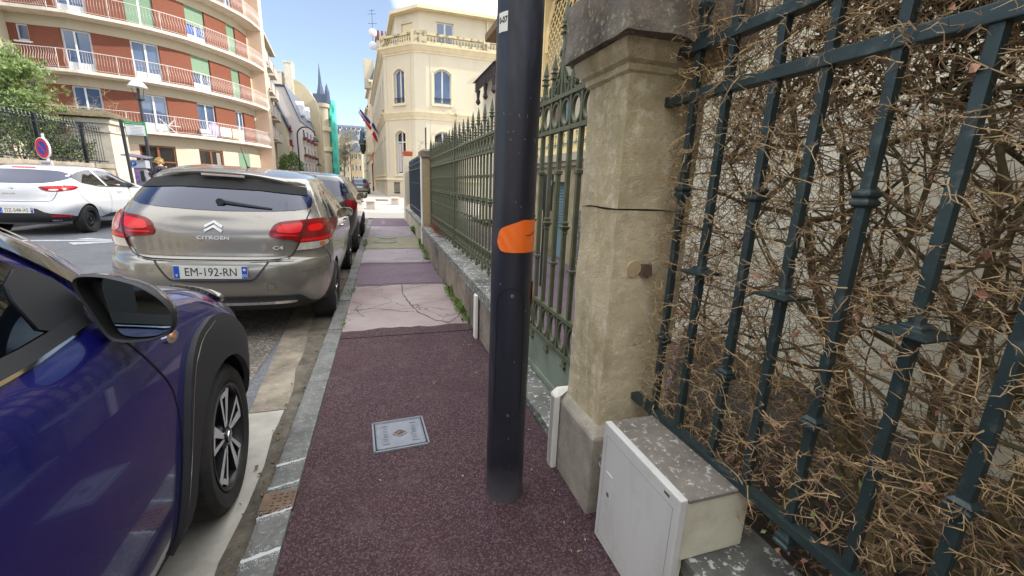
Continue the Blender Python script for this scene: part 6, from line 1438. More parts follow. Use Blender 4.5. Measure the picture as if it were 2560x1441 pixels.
t=thing('annexe_roof','dark brown scalloped eave corner peeping out left of the lamp post','roof',(4.2,15.5,5)); mb=MB(); mb.frustum((3.75,8,14.6,18),5.3,(4.8,8,15.6,18),6.3); mb.build('roof',mat('dark_brown_tile',S(54,44,44),.7),t); mb=MB()
for k in range(14): mb.box(3.80,3.84,14.7+.22*k,14.82+.22*k,4.9,5.299)
for k in range(3): mb.lathe([(.02,4.35),(.10,4.45),(.05,4.6),(.09,4.9)],(3.82,14.8+1.2*k,0),6)
mb.build('scalloped_fringe',mat('dark_brown_tile',S(54,44,44),.7),t); mb=MB(); mb.box(4.2,8,15,18,0,5.29); mb.build('wall',M_CREAM,t)
t=thing('letterbox','black wall mounted letterbox seen through the gate beside the lamp post','letterbox',(2.1,5.0,1.3)); mb=MB(); mb.box(2.06,2.16,5.15,5.42,1.05,1.52); mb.build('body',M_IRONBLACK,t,bevel=.01); mb=MB(); mb.box(2.09,2.13,5.25,5.30,0,1.05); mb.build('stand',M_IRONBLACK,t); mb=MB(); mb.box(2.07,2.13,5.145,5.149,1.38,1.44); mb.build('label_plate',M_PVC,t)
t=thing('garden_wall','cream rendered garden wall behind the bare hedge','wall',(2.6,0,0)); mb=MB(); mb.box(2.5,2.65,-2.6,3.6,0,1.85); mb.build('face',mat('garden_wall_cream',S(236,228,204),.85,var=.08,dirt=S(160,150,120),damt=.5,ds=1.5),t)
# ------------------------------------------------------------ plants
def twig(mb,p,d,l,r,rr,segs=3,wob_=.25,m=0,n=3):
    """one crooked tapering twig; returns its points"""
    pts=[p];dd=Vector(d).normalized()
    for i in range(segs):
        dd=(dd+Vector((rr.uniform(-1,1),rr.uniform(-1,1),rr.uniform(-1,1)))*wob_).normalized(); pts.append(pts[-1]+dd*(l/segs))
    vs=[];fs=[];k=len(pts)
    t=(pts[-1]-pts[0]).normalized() if (pts[-1]-pts[0]).length>0 else Vector((0,0,1))
    a=t.cross(Vector((.3,.2,1))).normalized(); b=t.cross(a)
    for i,q in enumerate(pts):
        w_=r*(1-.75*i/segs)
        for j in range(n): g=2*PI*j/n; vs.append(q+(a*math.cos(g)+b*math.sin(g))*w_)
    for i in range(k-1):
        for j in range(n): fs.append((i*n+j,i*n+(j+1)%n,(i+1)*n+(j+1)%n,(i+1)*n+j))
    mb.add(vs,fs,m); return pts
def leaf(mb,p,s,rr,m=0,up=0.0,asp=.55):
    d=Vector((rr.uniform(-1,1),rr.uniform(-1,1),rr.uniform(-1,1)+up)); 
    if d.length<.05: d=Vector((1,0,0))
    d.normalize(); e=d.cross(Vector((rr.uniform(-1,1),rr.uniform(-1,1),rr.uniform(-1,1)))); 
    if e.length<.05: return
    e.normalize(); f=d.cross(e)*.12*s
    mb.add([p,p+d*s*.5+e*s*asp*.5+f,p+d*s,p+d*s*.5-e*s*asp*.5+f],[(0,1,2),(0,2,3)],m)
rr=random.Random(42)
def tsafe(mb,p,d,l,r,rr,segs,wob_,m=0,n=3,lim=.965,ymax=1.34):
    for k in range(6):
        t_=MB(); pts=twig(t_,p,d,l,r,rr,segs,wob_,0,n)
        if all(q.x>lim and (q.y<ymax or (q.x>1.18 and q.y<1.95)) for q in pts): mb.add([tuple(v) for v in t_.v],t_.f,m); return pts
        d=Vector((abs(d[0])*(.3+.2*k),-abs(d[1]) if p.y>1 else d[1],d[2])); l*=.8
    return [p]
hg=thing('bare_hedge','bare twiggy brown hedge with a few dead leaves pressed against the dark teal fence','hedge',(1.4,0,.3))
st=MB(); tw=MB(); lv_=MB()
XH0,XH1=1.04,1.85
stems=[]
for i in range(26):
    y=-1.35+2.62*i/29+rr.uniform(-.05,.05); x=rr.uniform(1.30,1.75); p=Vector((x,y,.20)); r0=rr.uniform(.010,.024)
    for s_ in range(rr.choice((1,2))):
        d=Vector((rr.uniform(-.35,.15),rr.uniform(-.45,.45),1)); pts=tsafe(st,p,d,rr.uniform(1.5,2.2),r0,rr,9,.20,0,6,1.1,1.3); stems.append((pts,r0))
        for _ in range(5):
            q=rr.choice(pts[1:] or pts); d2=Vector((rr.uniform(-1,.6),rr.uniform(-1,1),rr.uniform(.1,1))); pt2=tsafe(st,q,d2,rr.uniform(.4,.9),r0*.5,rr,6,.25,0,5,1.05,1.3); stems.append((pt2,r0*.5))
def ok(p): return XH0-.12<p.x<XH1 and -1.5<p.y<1.36 and .33<p.z<2.45
def density(p):
    # thin window in the lower middle through which the wall shows
    return 1.0
def okp(p,lim=.965): return p.x>lim and p.y<1.345
def tw_(p,d,l,r,segs,wob_,m,n=3,lim=.965):
    """twig kept on the hedge's side of the fence and off the pillar"""
    return tsafe(tw,p,d,l,r,rr,segs,wob_,m,n,lim)
for pts,r0 in list(stems):
    for _ in range(4 if r0<.009 else 5):
        q=rr.choice(pts); d=Vector((rr.uniform(-1.3,.5),rr.uniform(-1,1),rr.uniform(-.3,.9))); pt=tw_(q,d,rr.uniform(.14,.32),.0030,5,.42,1)
        for q2 in pt[1:]:
            for _ in range(2):
                d=Vector((rr.uniform(-1.2,.5),rr.uniform(-1,1),rr.uniform(-.4,.8))); tw_(q2,d,rr.uniform(.04,.10),.0014,3,.55,rr.choice((0,1,1)))
def shoot(p,l,r,lim=.985):
    d=Vector((rr.uniform(-1,.2),rr.uniform(-1,1),rr.uniform(-.6,.9))); pt=tw_(p,d,l,r,4,.6,rr.choice((0,0,1)))
    for q2 in pt[1:]:
        if rr.random()<.8: tw_(q2,Vector((rr.uniform(-1,.5),rr.uniform(-1,1),rr.uniform(-.6,.8))),rr.uniform(.015,.045),.0010,2,.6,rr.choice((0,1)))
for _ in range(9600):
    z=rr.uniform(.36,2.3); y=rr.uniform(-.75,1.33)
    if rr.random()<.22:
        shoot(Vector((rr.uniform(1.2,1.6),rr.uniform(1.2,1.9),z)),rr.uniform(.05,.12),rr.uniform(.0012,.0022)); continue
    if z<.75 and rr.random()<.5: continue
    if z<1.45 and rr.random()<.30: continue
    shoot(Vector((XH0-.03+abs(rr.gauss(0,.10)),y,z)),rr.uniform(.03,.085),rr.uniform(.0010,.0019))
for _ in range(1300):     # short thorny shoots poking out between the bars
    z=rr.uniform(.55,2.2); y=rr.uniform(-.6,1.32); x=rr.uniform(.955,1.03); d=Vector((rr.uniform(-.9,-.1),rr.uniform(-1,1),rr.uniform(-.5,.8)))
    pt=tsafe(tw,Vector((x,y,z)),d,rr.uniform(.04,.11),.0019,rr,4,.45,0,3,.90)
    for q2 in pt[1:]:
        for _k in range(2): tsafe(tw,q2,Vector((rr.uniform(-1,.2),rr.uniform(-1,1),rr.uniform(-.8,.8))),rr.uniform(.010,.03),.0012,rr,2,.5,rr.choice((0,0,1)),3,.89)
for _ in range(170):    # medium forked branches near the face
    z=rr.uniform(.4,2.1); y=rr.uniform(-.6,1.9); x=rr.uniform(1.12,1.5) if y<1.3 else rr.uniform(1.25,1.6)
    pt=tsafe(st,Vector((x,y,z)),Vector((rr.uniform(-.7,.3),rr.uniform(-1,1),rr.uniform(-.1,1))),rr.uniform(.25,.6),rr.uniform(.0035,.0065),rr,6,.3,0,4,1.0)
    for q in pt[1:]:
        for _k in range(2):
            p2=tsafe(tw,q,Vector((rr.uniform(-1,.4),rr.uniform(-1,1),rr.uniform(-.4,.9))),rr.uniform(.08,.2),.0026,rr,4,.35,rr.choice((0,1)),3)
            for q2 in p2[1:]: tsafe(tw,q2,Vector((rr.uniform(-1,.4),rr.uniform(-1,1),rr.uniform(-.6,.9))),rr.uniform(.02,.05),.0013,rr,2,.4,rr.choice((0,0,1)),3)
for _ in range(60):
    z=rr.uniform(.5,2.0); y=rr.uniform(-.3,1.25); tw_(Vector((1.12,y,z)),Vector((-.5,rr.uniform(-1,1),rr.uniform(-.8,.8))),rr.uniform(.12,.24),.0020,6,.35,0,4,.93)
for _ in range(2600):
    z=rr.uniform(1.5,2.5); y=rr.uniform(-1.0,1.32); x=rr.uniform(1.04,1.9); shoot(Vector((x,y,z)),rr.uniform(.08,.2),.0024)
for _ in range(300):
    p=Vector((rr.uniform(.985,1.25),rr.uniform(-.4,1.28),.38+1.7*rr.random()**1.6)); leaf(lv_,p,rr.uniform(.018,.032),rr,0 if rr.random()<.78 else 1)
for (y,z) in ((.22,.47),(.235,.50),(.20,.455),(.25,.44),(.21,.42)): leaf(lv_,Vector((.985,y,z)),.035,rr,0)
st.build('branches',M_BARK,hg); tw.build('twigs',[M_TWIG,M_TWIG2],hg); lv_.build('dead_leaves',[M_LEAFP,M_LEAFG],hg)
mb=MB()
for _ in range(2600): 
    leaf(mb,Vector((rr.uniform(1.12,2.1),rr.uniform(-1.4,1.34),.235+rr.uniform(0,.035))),rr.uniform(.02,.045),rr,rr.choice((0,0,0,1)),0)
tag(mb.build('leaf_litter',[mat('brown_leaf_litter',S(92,70,52),.85,var=.35,vs=20),M_LEAFP]),kind='stuff',label='dark dead leaf litter lying under the bare hedge')
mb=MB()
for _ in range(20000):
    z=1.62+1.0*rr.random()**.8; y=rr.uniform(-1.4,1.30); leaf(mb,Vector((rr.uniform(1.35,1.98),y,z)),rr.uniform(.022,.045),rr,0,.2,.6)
mb.build('dark_leaf_backing',mat('dark_backing_leaf',S(50,50,36),.8,var=.4,vs=6),hg)  # dark leaf mass added to darken the hedge's upper interior
# loose leaves and specks on the asphalt
mb=MB()
for _ in range(50):
    x=rr.uniform(-.35,.8); y=rr.uniform(.9,4.2); s_=rr.uniform(.004,.011)
    if rr.random()<.5: x=.74+rr.uniform(-.12,.03)
    a=rr.uniform(0,6.3); c,s1=math.cos(a),math.sin(a)
    mb.add([(x-c*s_,y-s1*s_,.002),(x+s1*s_*.45,y-c*s_*.45,.005),(x+c*s_,y+s1*s_,.003),(x-s1*s_*.45,y+c*s_*.45,.004)],[(0,1,2,3)],rr.choice((0,0,1)))
for _ in range(500):
    y=rr.uniform(.6,15); x=kx(y)-.135-abs(rr.gauss(0,.05)); s_=rr.uniform(.006,.02); a=rr.uniform(0,6.3); c,s1=math.cos(a),math.sin(a)
    mb.add([(x-c*s_,y-s1*s_,-.09),(x+s1*s_*.5,y-c*s_*.5,-.082),(x+c*s_,y+s1*s_,-.088),(x-s1*s_*.5,y+c*s_*.5,-.08)],[(0,1,2,3)],2)
tag(mb.build('fallen_leaves',[mat('pale_dry_leaf',S(160,152,122),.8,var=.2,vs=40),mat('yellow_green_leaf',S(132,138,100),.7,var=.2),mat('gutter_leaf',S(110,92,70),.9,var=.3,vs=30)]),kind='stuff',label='small pale dry leaves scattered on the asphalt and in the gutter')
# weeds along the wall foot and the kerb
mb=MB()
for (x,y,n,h) in [(.79,3.95,26,.06),(.80,4.25,60,.10),(.80,4.55,40,.08),(.79,5.0,45,.10),(.80,5.4,20,.06),(.80,6.4,16,.05),(.80,7.6,40,.10),(.80,8.2,50,.10),(.82,8.7,60,.11),(.83,9.2,40,.14),(.86,11.5,70,.16),(.86,12.2,50,.12),(kx(4.1)+.0,4.1,26,.035),(kx(5.3),5.3,30,.04),(kx(5.9),5.9,10,.03),(kx(9.2),9.2,36,.05),(kx(9.8),9.8,36,.05),(kx(8.6),8.6,20,.04),(.86,2.1,14,.04)]:
    for _ in range(n):
        px_=x+rr.gauss(0,.02); py_=y+rr.gauss(0,.10); 
        if x>.5: px_=min(px_,x+.01)
        leaf(mb,Vector((px_,py_,rr.uniform(0,h*.5))),h*rr.uniform(.5,1.2),rr,0,1.2,.35)
tag(mb.build('weeds',M_WEED),kind='stuff',label='small green weeds growing along the wall foot and the kerb')
t=thing('dry_shrub','small reddish dry shrub poking through the foot of the olive green fence','shrub',(.98,7.6,.47)); mb=MB()
for _ in range(60): 
    pt=twig(mb,Vector((1.0,7.6+rr.gauss(0,.3),.47)),Vector((rr.uniform(-1,.2),rr.uniform(-1,1),rr.uniform(0,.9))),rr.uniform(.1,.3),.004,rr,4,.4)
    for q in pt[1:]: twig(mb,q,Vector((rr.uniform(-1,1),rr.uniform(-1,1),rr.uniform(-.5,.5))),.08,.002,rr,2,.4)
mb.build('twigs',mat('reddish_twig',S(124,74,62),.9,var=.2),t)
for i,(x,y,z0,h,lab) in enumerate([(1.3,15.0,0,2.6,'thin leafless sapling behind the cream pillar and terracotta trough'),(1.6,10.4,0,2.9,'taller leafless sapling rising above the olive green fence spears'),(1.4,12.3,0,2.5,'short leafless sapling between the narrow stone pillar and dark blue fence')]):
    t=thing('bare_sapling',lab,'sapling',(x,y,z0)); mb=MB(); pt=twig(mb,Vector((x,y,z0)),Vector((rr.uniform(-.1,.1),0,1)),h,.009,rr,8,.08,0,5); mb.build('trunk',M_TWIG2,t); mb=MB()
    for q in pt[3:]:
        for _ in range(4):
            p2=twig(mb,q,Vector((rr.uniform(-1,1),rr.uniform(-1,1),rr.uniform(.2,1.2))),rr.uniform(.15,.38),.004,rr,4,.3)
            for q2 in p2[1:]: twig(mb,q2,Vector((rr.uniform(-1,1),rr.uniform(-1,1),rr.uniform(0,1))),.12,.003,rr,2,.3)
    mb.build('crown',M_TWIG2,t)
# ---------------- left garden: pine, evergreen hedge
t=thing('pine_tree','young light green pine tree above the black garden fence','tree',(-13.6,23.3,1.6)); mb=MB(); base=Vector((-13.9,23.5,1.2)); pt=twig(mb,base,Vector((-.05,0,1)),4.0,.12,rr,6,.05,0,7); nd=MB()
limbs=[]
for k in range(90):
    z=rr.uniform(2.6,5.6); ang_=rr.uniform(0,2*PI); L_=rr.uniform(.7,1.9)*(1.15-(z-2.6)/5)
    p=Vector((-13.9,23.5,z)); l=twig(mb,p,Vector((math.cos(ang_),math.sin(ang_),rr.uniform(.1,.6))),L_,.03,rr,5,.2,0,4); limbs.append(l)
for l in limbs:
    for q in l[2:]:
        for _ in range(rr.choice((4,6))):
            c=q+Vector((rr.gauss(0,.13),rr.gauss(0,.13),rr.gauss(0,.12))); ax=Vector((rr.uniform(-1,1),rr.uniform(-1,1),rr.uniform(.2,1.4))).normalized()
            for _ in range(17):
                d=(ax+Vector((rr.uniform(-1,1),rr.uniform(-1,1),rr.uniform(-1,1)))*.8).normalized(); e=d.cross(Vector((rr.uniform(-1,1),rr.uniform(-1,1),1))).normalized()*.013; ll=rr.uniform(.12,.24)
                nd.add([c-e,c+e,c+d*ll],[(0,1,2)])
mb.build('trunk',M_TREEBARK,t); nd.build('crown',M_PINE,t)
t=thing('evergreen_hedge','dark glossy evergreen hedge growing behind the black garden fence','hedge',(-12.2,20,1.6)); mb=MB()
for _ in range(15000):
    y=rr.uniform(13,23.0); x=-11.35-abs(rr.gauss(0,.5)); top=3.25+.45*math.sin(y*1.7)+.25*math.sin(y*4.1)-(.35*max(0,y-20.0)); z=1.55+(top-1.55)*math.sqrt(rr.random())
    if y>21.4 and rr.random()<.6: continue
    leaf(mb,Vector((x,y,z)),rr.uniform(.07,.13),rr,0 if rr.random()<.80 else 1,.2,.6)
mb.build('foliage',[M_HEDGEG,M_BUSH],t); mb=MB()
for _ in range(26): twig(mb,Vector((rr.uniform(-12.3,-11.6),rr.uniform(13,23),1.3)),Vector((rr.uniform(-.3,.3),rr.uniform(-.3,.3),1)),1.8,.03,rr,6,.15,0,4)
mb.build('stems',M_TREEBARK,t)
t=thing('bare_tree','leafless tangled tree beside the pine in front of the brick block','tree',(-13,25,1)); mb=MB(); pt=twig(mb,Vector((-12.6,24.6,1)),Vector((0,0,1)),2.6,.06,rr,5,.1,0,6); mb.build('trunk',M_TREEBARK,t); mb=MB()
for _ in range(40):
    l=twig(mb,rr.choice(pt[2:]),Vector((rr.uniform(-1,1),rr.uniform(-1,1),rr.uniform(.1,1.1))),rr.uniform(.8,1.7),.014,rr,6,.25,0,3)
    for q in l[1:]:
        for _ in range(4): twig(mb,q,Vector((rr.uniform(-1,1),rr.uniform(-1,1),rr.uniform(-.2,1))),rr.uniform(.2,.45),.006,rr,3,.35,0,3)
mb.build('crown',M_TREETWIG,t)
# round bush by the white building
t=thing('round_bush','bright green rounded bush at the foot of the pale grey building','bush',(-8.6,52,0)); mb=MB()
for _ in range(3800):
    v_=Vector((rr.gauss(0,1),rr.gauss(0,1),rr.gauss(0,1))).normalized()*(1-.35*rr.random()**2); p=Vector((-9.0+v_.x*1.25,52+v_.y*1.3,2.0+v_.z*1.9+.2*math.sin(v_.x*7))); leaf(mb,p,rr.uniform(.12,.24),rr,0 if rr.random()<.7 else 1,.1,.6)
mb.build('foliage',[M_BUSH,M_HEDGEG],t); mb=MB(); twig(mb,Vector((-9.0,52,0)),Vector((0,0,1)),1.8,.09,rr,4,.1,0,6); mb.build('trunk',M_TREEBARK,t)
# winter trees down the street
def wtree(x,y,h,rad,lab,den=70,ms=None,trh=.3,seed=1,leafy=0):
    r2=random.Random(seed); t=thing('street_tree',lab,'tree',(x,y,0)); mb=MB(); p=Vector((x,y,0)); pt=twig(mb,p,Vector((r2.uniform(-.08,.08),0,1)),h*.75,.02*h,r2,7,.06,0,7); mb.build('trunk',M_TREEBARK,t); mb=MB()
    for _ in range(den):
        k=r2.randrange(3,8); q=pt[min(k,len(pt)-1)]; l=twig(mb,q,Vector((r2.uniform(-1,1),r2.uniform(-1,1),r2.uniform(.2,1.3))),r2.uniform(.5,1)*rad,.05,r2,6,.22,0,3)
        for q2 in l[1:]:
            for _ in range(4):
                l3=twig(mb,q2,Vector((r2.uniform(-1,1),r2.uniform(-1,1),r2.uniform(-.1,1))),r2.uniform(.25,.5)*rad*.6,.025,r2,3,.3,0,3)
                if leafy and r2.random()<.9:
                    for _ in range(leafy): leaf(mb,l3[-1]+Vector((r2.gauss(0,.15),r2.gauss(0,.15),r2.gauss(0,.15))),.3,r2,1)
    mb.build('crown',[ms or M_TREETWIG,M_HEDGEG],t)
wtree(-7.6,104,12.5,5.0,'tall leafless winter tree standing past the turquoise scaffold net',70,None,.3,5)
wtree(-10.6,112,7,3,'dark leafy tree low beside the turquoise scaffold net',40,None,.3,6,5)
wtree(-6.0,150,13,5,'distant leafless tree below the blue slate hotel',60,None,.3,8)
# ------------------------------------------------------------ left side of the street
t=thing('garden_wall','stone retaining wall carrying the black garden fence across the street','wall',(-11.1,16,.13))
mb=MB(); mb.box(-11.5,-11.02,2,23.2,-.1,1.45); mb.build('face',M_FARWALL,t); mb=MB(); mb.box(-11.55,-10.95,2,23.2,1.452,1.63); mb.build('coping',M_FARWALL,t,bevel=.02)
mb=MB(); mb.add([(-40,2,1.4),(-11.3,2,1.4),(-11.3,25.4,1.4),(-40,25.4,1.4)],[(0,1,2,3)]); mb.add([(-40,25.4,-.1),(-11.6,25.4,-.1),(-11.6,25.4,1.4),(-40,25.4,1.4)],[(0,1,2,3)]); struct('raised_garden',mb,M_SOIL)
t=thing('garden_fence','black iron garden fence with small finials above the stone wall across the street','fence',(-11.2,16,1.63))
for nm,z in (('top_rail',2.93),('bottom_rail',1.74)):
    mb=MB(); mb.box(-11.22,-11.18,7,23.2,z-.02,z+.02); mb.build(nm,M_IRONBLACK,t)
mb=MB(); mb.tube([(0,0,1.7),(0,0,3.05)],.012,4); mb.lathe([(.014,3.0),(.035,3.06),(.015,3.10),(.03,3.13),(.001,3.22)],n=5)
o=mb.build('bar',M_IRONBLACK,t,local=True); o.location=(0,-8.0,-1.63); ysb=[8.0+.17*i for i in range(89)]
for y in ysb[1:]: c=o.copy(); COL.objects.link(c); c.location=(0,y-16,-1.63)
for y in (14.6,17.0,19.4,21.8):
    mb=MB(); mb.box(-11.26,-11.17,y-.04,y+.04,1.63,3.2); mb.tube([(-11.25,y,2.3),(-11.9,y+.1,1.5)],.02,5); mb.build('post',M_IRONBLACK,t)
t=thing('entrance_pillar','large pale stone pillar with ring carvings and a mossy cap beside the green sign','pillar',(-11.5,23.9,0))
mb=MB(); mb.box(-12.4,-10.95,23.25,24.75,-.05,1.3); mb.box(-12.3,-11.02,23.32,24.68,1.3,3.32); mb.box(-12.36,-10.96,23.27,24.73,2.95,3.02); mb.build('shaft',mat('pale_pillar_stone',S(190,182,168),.9,var=.06,dirt=S(140,132,116),damt=.5,ds=1.2),t)
mb=MB(); mb.box(-12.42,-10.9,23.2,24.8,3.322,3.55); mb.build('moulding',MATS['pale_pillar_stone'],t)
mb=MB(); mb.frustum((-12.6,-10.75,23.0,24.95),3.552,(-12.5,-10.85,23.15,24.85),3.68); mb.frustum((-12.5,-10.85,23.15,24.85),3.6805,(-12.1,-11.2,23.6,24.4),3.86); mb.build('cap',mat('mossy_cap_stone',S(96,86,62),.95,var=.3,vs=6,dirt=S(60,56,36),damt=.8,ds=5,bump=1,bs=20,bd=.03),t)
mb=MB()
for i in range(9): mb.lathe([(.09,3.50),(.05,3.56)],(-12.4+.19*i,23.17,0),6)
mb.build('mossy_fringe',MATS['mossy_cap_stone'],t)
mb=MB()
for (x,y,ax) in ((-11.66,23.31,'y'),(-11.01,24.0,'x')):
    if ax=='y': mb.grid([[(x+q*math.cos(a*PI/10),y-.0-hh,3.14+q*math.sin(a*PI/10)-.28+.28) for a in range(20)] for q,hh in ((.13,.0),(.125,.02),(.105,.02),(.10,.0))],close=True)
    else: mb.grid([[(x+hh,y+q*math.cos(a*PI/10),3.14+q*math.sin(a*PI/10)) for a in range(20)] for q,hh in ((.13,.0),(.125,.02),(.105,.02),(.10,.0))],close=True)
mb.build('ring_carving',MATS['pale_pillar_stone'],t,smooth=True)
# ---------------- no parking sign
def disc(mb,c,r0,r1,f,n=32,m=0):
    P=[f(r0*math.cos(2*PI*a/n),r0*math.sin(2*PI*a/n)) for a in range(n)]; Q=[f(r1*math.cos(2*PI*a/n),r1*math.sin(2*PI*a/n)) for a in range(n)]
    if r0<=0: mb.add(Q,[tuple(range(n))],m)
    else: mb.grid([P,Q],m,close=True)
sx,sy,sz=-8.80,15.35,1.77
t=thing('no_parking_sign','round blue and red no parking sign with a small white panel behind the white car','sign',(sx,sy,.13),R(-33)); R_=.285
SF=lambda d:(lambda u,v:(u,-d,sz+v))
mb=MB(); mb.tube([(0,.03,0),(0,.03,2.15)],.03,10); mb.build('pole',M_PVC,t,smooth=True,local=True)
mb=MB(); mb.lathe([(R_*.9,0),(R_,0),(R_,-.035),(R_*.97,-.04)],(0,0,sz),36,axis='y'); s_=mb.build('disc',M_PVC,t,local=True)
mb=MB(); disc(mb,0,.185,.262,SF(.0415)); mb.build('red_ring',mat('sign_red',S(196,30,38),.5),s_,local=True)
mb=MB(); disc(mb,0,0,.1845,SF(.0415)); mb.build('blue_field',mat('sign_blue',S(36,60,160),.5),s_,local=True)
mb=MB(); f=SF(.0425); a=.19; w2=.024; mb.add([f(-a*.7-w2*.7,a*.7-w2*.7),f(-a*.7+w2*.7,a*.7+w2*.7),f(a*.7+w2*.7,-a*.7+w2*.7),f(a*.7-w2*.7,-a*.7-w2*.7)],[(0,1,2,3)]); mb.build('red_bar',MATS['sign_red'],s_,local=True)
mb=MB(); mb.box(-.24,.24,-.03,-.005,1.17,1.445); p=mb.build('white_panel',M_PVC,t,bevel=.01,local=True)
textmesh('lettering','RESERVE',.085,lambda u,v,w:(u,-.031-w,1.36+v),M_INK,p,sx=1.1,local=True); mb=MB(); mb.box(-.07,.07,-.0322,-.0302,1.245,1.275); mb.build('blurred_word',M_INK,p,local=True)
# ---------------- green bordered notice on a dark post
gx,gy,gz_=-7.95,17.55,0.13
t=thing('notice_sign','green bordered white notice board on a leaning dark post','sign',(gx,gy,gz_))
mb=MB(); mb.tube([(gx+.05,gy,.0),(gx,gy,2.99)],.05,8); mb.build('post',M_IRONBLACK,t,smooth=True)
mb=MB(); mb.box(gx+.09,gx+.66,gy-.03,gy+.03,2.50,2.95); s_=mb.build('board',mat('sign_green',S(44,120,72),.5),t,bevel=.015)
mb=MB(); mb.box(gx+.115,gx+.635,gy-.034,gy-.0305,2.525,2.845); mb.build('white_field',M_PVC,s_)
mb=MB()
for z,x0,x1 in ((2.905,.12,.60),(2.875,.30,.58)): mb.box(gx+x0,gx+x1,gy-.0325,gy-.0302,z-.006,z+.006)
mb.build('header_lines',mat('sign_pale_green',S(130,190,150),.6),s_)
mb=MB()
for k,(x0,x1) in enumerate(((.15,.36),(.22,.58),(.24,.55),(.24,.56),(.24,.53),(.24,.57),(.22,.58))):
    z=2.815-.043*k; h=.009 if k in(0,6) else .005; mb.box(gx+x0,gx+x1,gy-.0362,gy-.0342,z-h,z+h)
mb.build('faint_text_lines',mat('sign_grey_ink',S(130,140,150),.6),s_)
# ---------------- street lamp
lx,ly=-8.95,21.4
t=thing('street_lamp','slim black street lamp with a pale cone shaped head across the street','street lamp',(lx,ly,.13))
mb=MB(); mb.tube([(lx,ly,.13),(lx,ly,1.4),(lx,ly,4.15)],[.10,.065,.05],10); mb.lathe([(.10,4.10),(.17,4.14),(.17,4.18),(.05,4.2)],(lx,ly,0),12); mb.build('pole',M_IRONBLACK,t,smooth=True)
mb=MB(); mb.tube([(lx,ly,4.2),(lx,ly,4.55)],.05,8); mb.tube([(lx-.12,ly,4.2),(lx-.2,ly,4.55)],.012,4); mb.tube([(lx+.12,ly,4.2),(lx+.2,ly,4.55)],.012,4); mb.build('neck',M_IRONBLACK,t)
mb=MB(); mb.lathe([(.30,4.56),(.32,4.60),(.24,4.72),(.12,4.86),(.05,4.90)],(lx,ly,0),20); mb.build('lamp_head',mat('lamp_head_pale',S(206,206,206),.3,.5),t,smooth=True)
# ---------------- parking meter
mx_,my_=-8.85,20.35
t=thing('parking_meter','grey parking meter with solar roof and blue P badge beside the person','parking meter',(mx_,my_,.13))
mb=MB(); mb.box(mx_-.17,mx_+.17,my_-.14,my_+.14,.13,1.50); mb.build('cabinet',mat('meter_grey',S(112,116,130),.5),t,bevel=.03)
mb=MB(); mb.box(mx_-.24,mx_+.26,my_-.17,my_+.17,1.502,1.80); h=mb.build('head',mat('meter_light_grey',S(160,166,176),.5),t,bevel=.02)
mb=MB(); mb.lathe([(.105,my_-.171),(.105,my_-.176)],(mx_-.13,0,1.655),24,axis='y'); bg_=mb.build('badge',M_PLATEBLUE,h)
textmesh('lettering','P',.17,lambda u,v,w:(mx_-.13+u,my_-.178-w,1.655+v),M_PVC,bg_)
mb=MB(); mb.add([(mx_-.42,my_-.30,1.98),(mx_+.36,my_-.30,1.88),(mx_+.36,my_+.25,1.95),(mx_-.42,my_+.25,2.05),(mx_-.42,my_-.30,1.94),(mx_+.36,my_-.30,1.84),(mx_+.36,my_+.25,1.91),(mx_-.42,my_+.25,2.01)],[(0,1,2,3),(4,5,6,7),(0,1,5,4),(1,2,6,5),(2,3,7,6),(3,0,4,7)]); mb.box(mx_-.05,mx_+.05,my_-.05,my_+.05,1.80,1.9); mb.build('solar_panel',mat('solar_panel_grey',S(96,100,116),.3),t)
mb=MB(); mb.box(mx_-.13,mx_+.0,my_-.146,my_-.141,.95,1.45); mb.build('poster',mat('purple_poster',S(120,90,150),.6,var=.5,vs=14),t); mb=MB(); mb.box(mx_+.03,mx_+.15,my_-.146,my_-.141,1.0,1.4); mb.build('keypad',M_IRONBLACK,t)
# ---------------- swan neck lamps and other posts down the left pavement
def crook(name,label,x,y,h,r_):
    t=thing(name,label,'street lamp',(x,y,0)); mb=MB(); pts=[(x,y,0),(x,y,h)]+[(x+r_-r_*math.cos(a*PI/8),y,h+r_*math.sin(a*PI/8)) for a in range(1,9)]; mb.tube(pts,.07,6); mb.build('pole',M_IRONBLACK,t,smooth=True)
    mb=MB(); mb.lathe([(.05,h-.1),(.35,h-.5),(.33,h-.55)],(x+2*r_,y,0),10); mb.build('lamp_head',M_IRONBLACK,t)
crook('street_lamp','tall dark swan neck street lamp in front of the pale grey building',-7.9,50,5.6,.85)
crook('street_lamp','shorter swan neck street lamp beside the green bush',-9.4,66,3.6,.7)
# flags on the cream corner building's side
def frenchflag(label,base,tip,drop,sw,seed):
    t=thing('french_flag',label,'flag',base); mb=MB(); mb.tube([base,tip],.035,5); mb.build('pole',M_PVC,t)
    a=Vector(base);b=Vector(tip)
    for k,(nm,m) in enumerate((('blue_stripe',mat('flag_blue',S(44,56,140),.7)),('white_stripe',mat('flag_white',S(232,230,232),.7)),('red_stripe',mat('flag_red',S(214,40,52),.7)))):
        mb=MB(); rows=[]
        for i in range(9):
            q=i/8; row=[]
            for j in range(9):
                s_=(k+j/8)/3; p=b+(a-b)*(q*.78)+Vector((sw*s_+.10*math.sin(s_*8+q*3+seed),.15*math.sin(s_*9+q*4+seed),-drop*s_)); row.append(tuple(p))
            rows.append(row)
        mb.grid(rows); mb.build(nm,m,t,smooth=True)
frenchflag('french tricolour flag flying outward, the farther of the pair on the corner building',(-.35,56.5,7.7),(-1.95,55.5,9.6),.95,.05,0)
frenchflag('drooping french tricolour flag, the nearer of the pair on the corner building',(.3,50,6.2),(-.45,49.2,7.4),1.3,-.02,2)
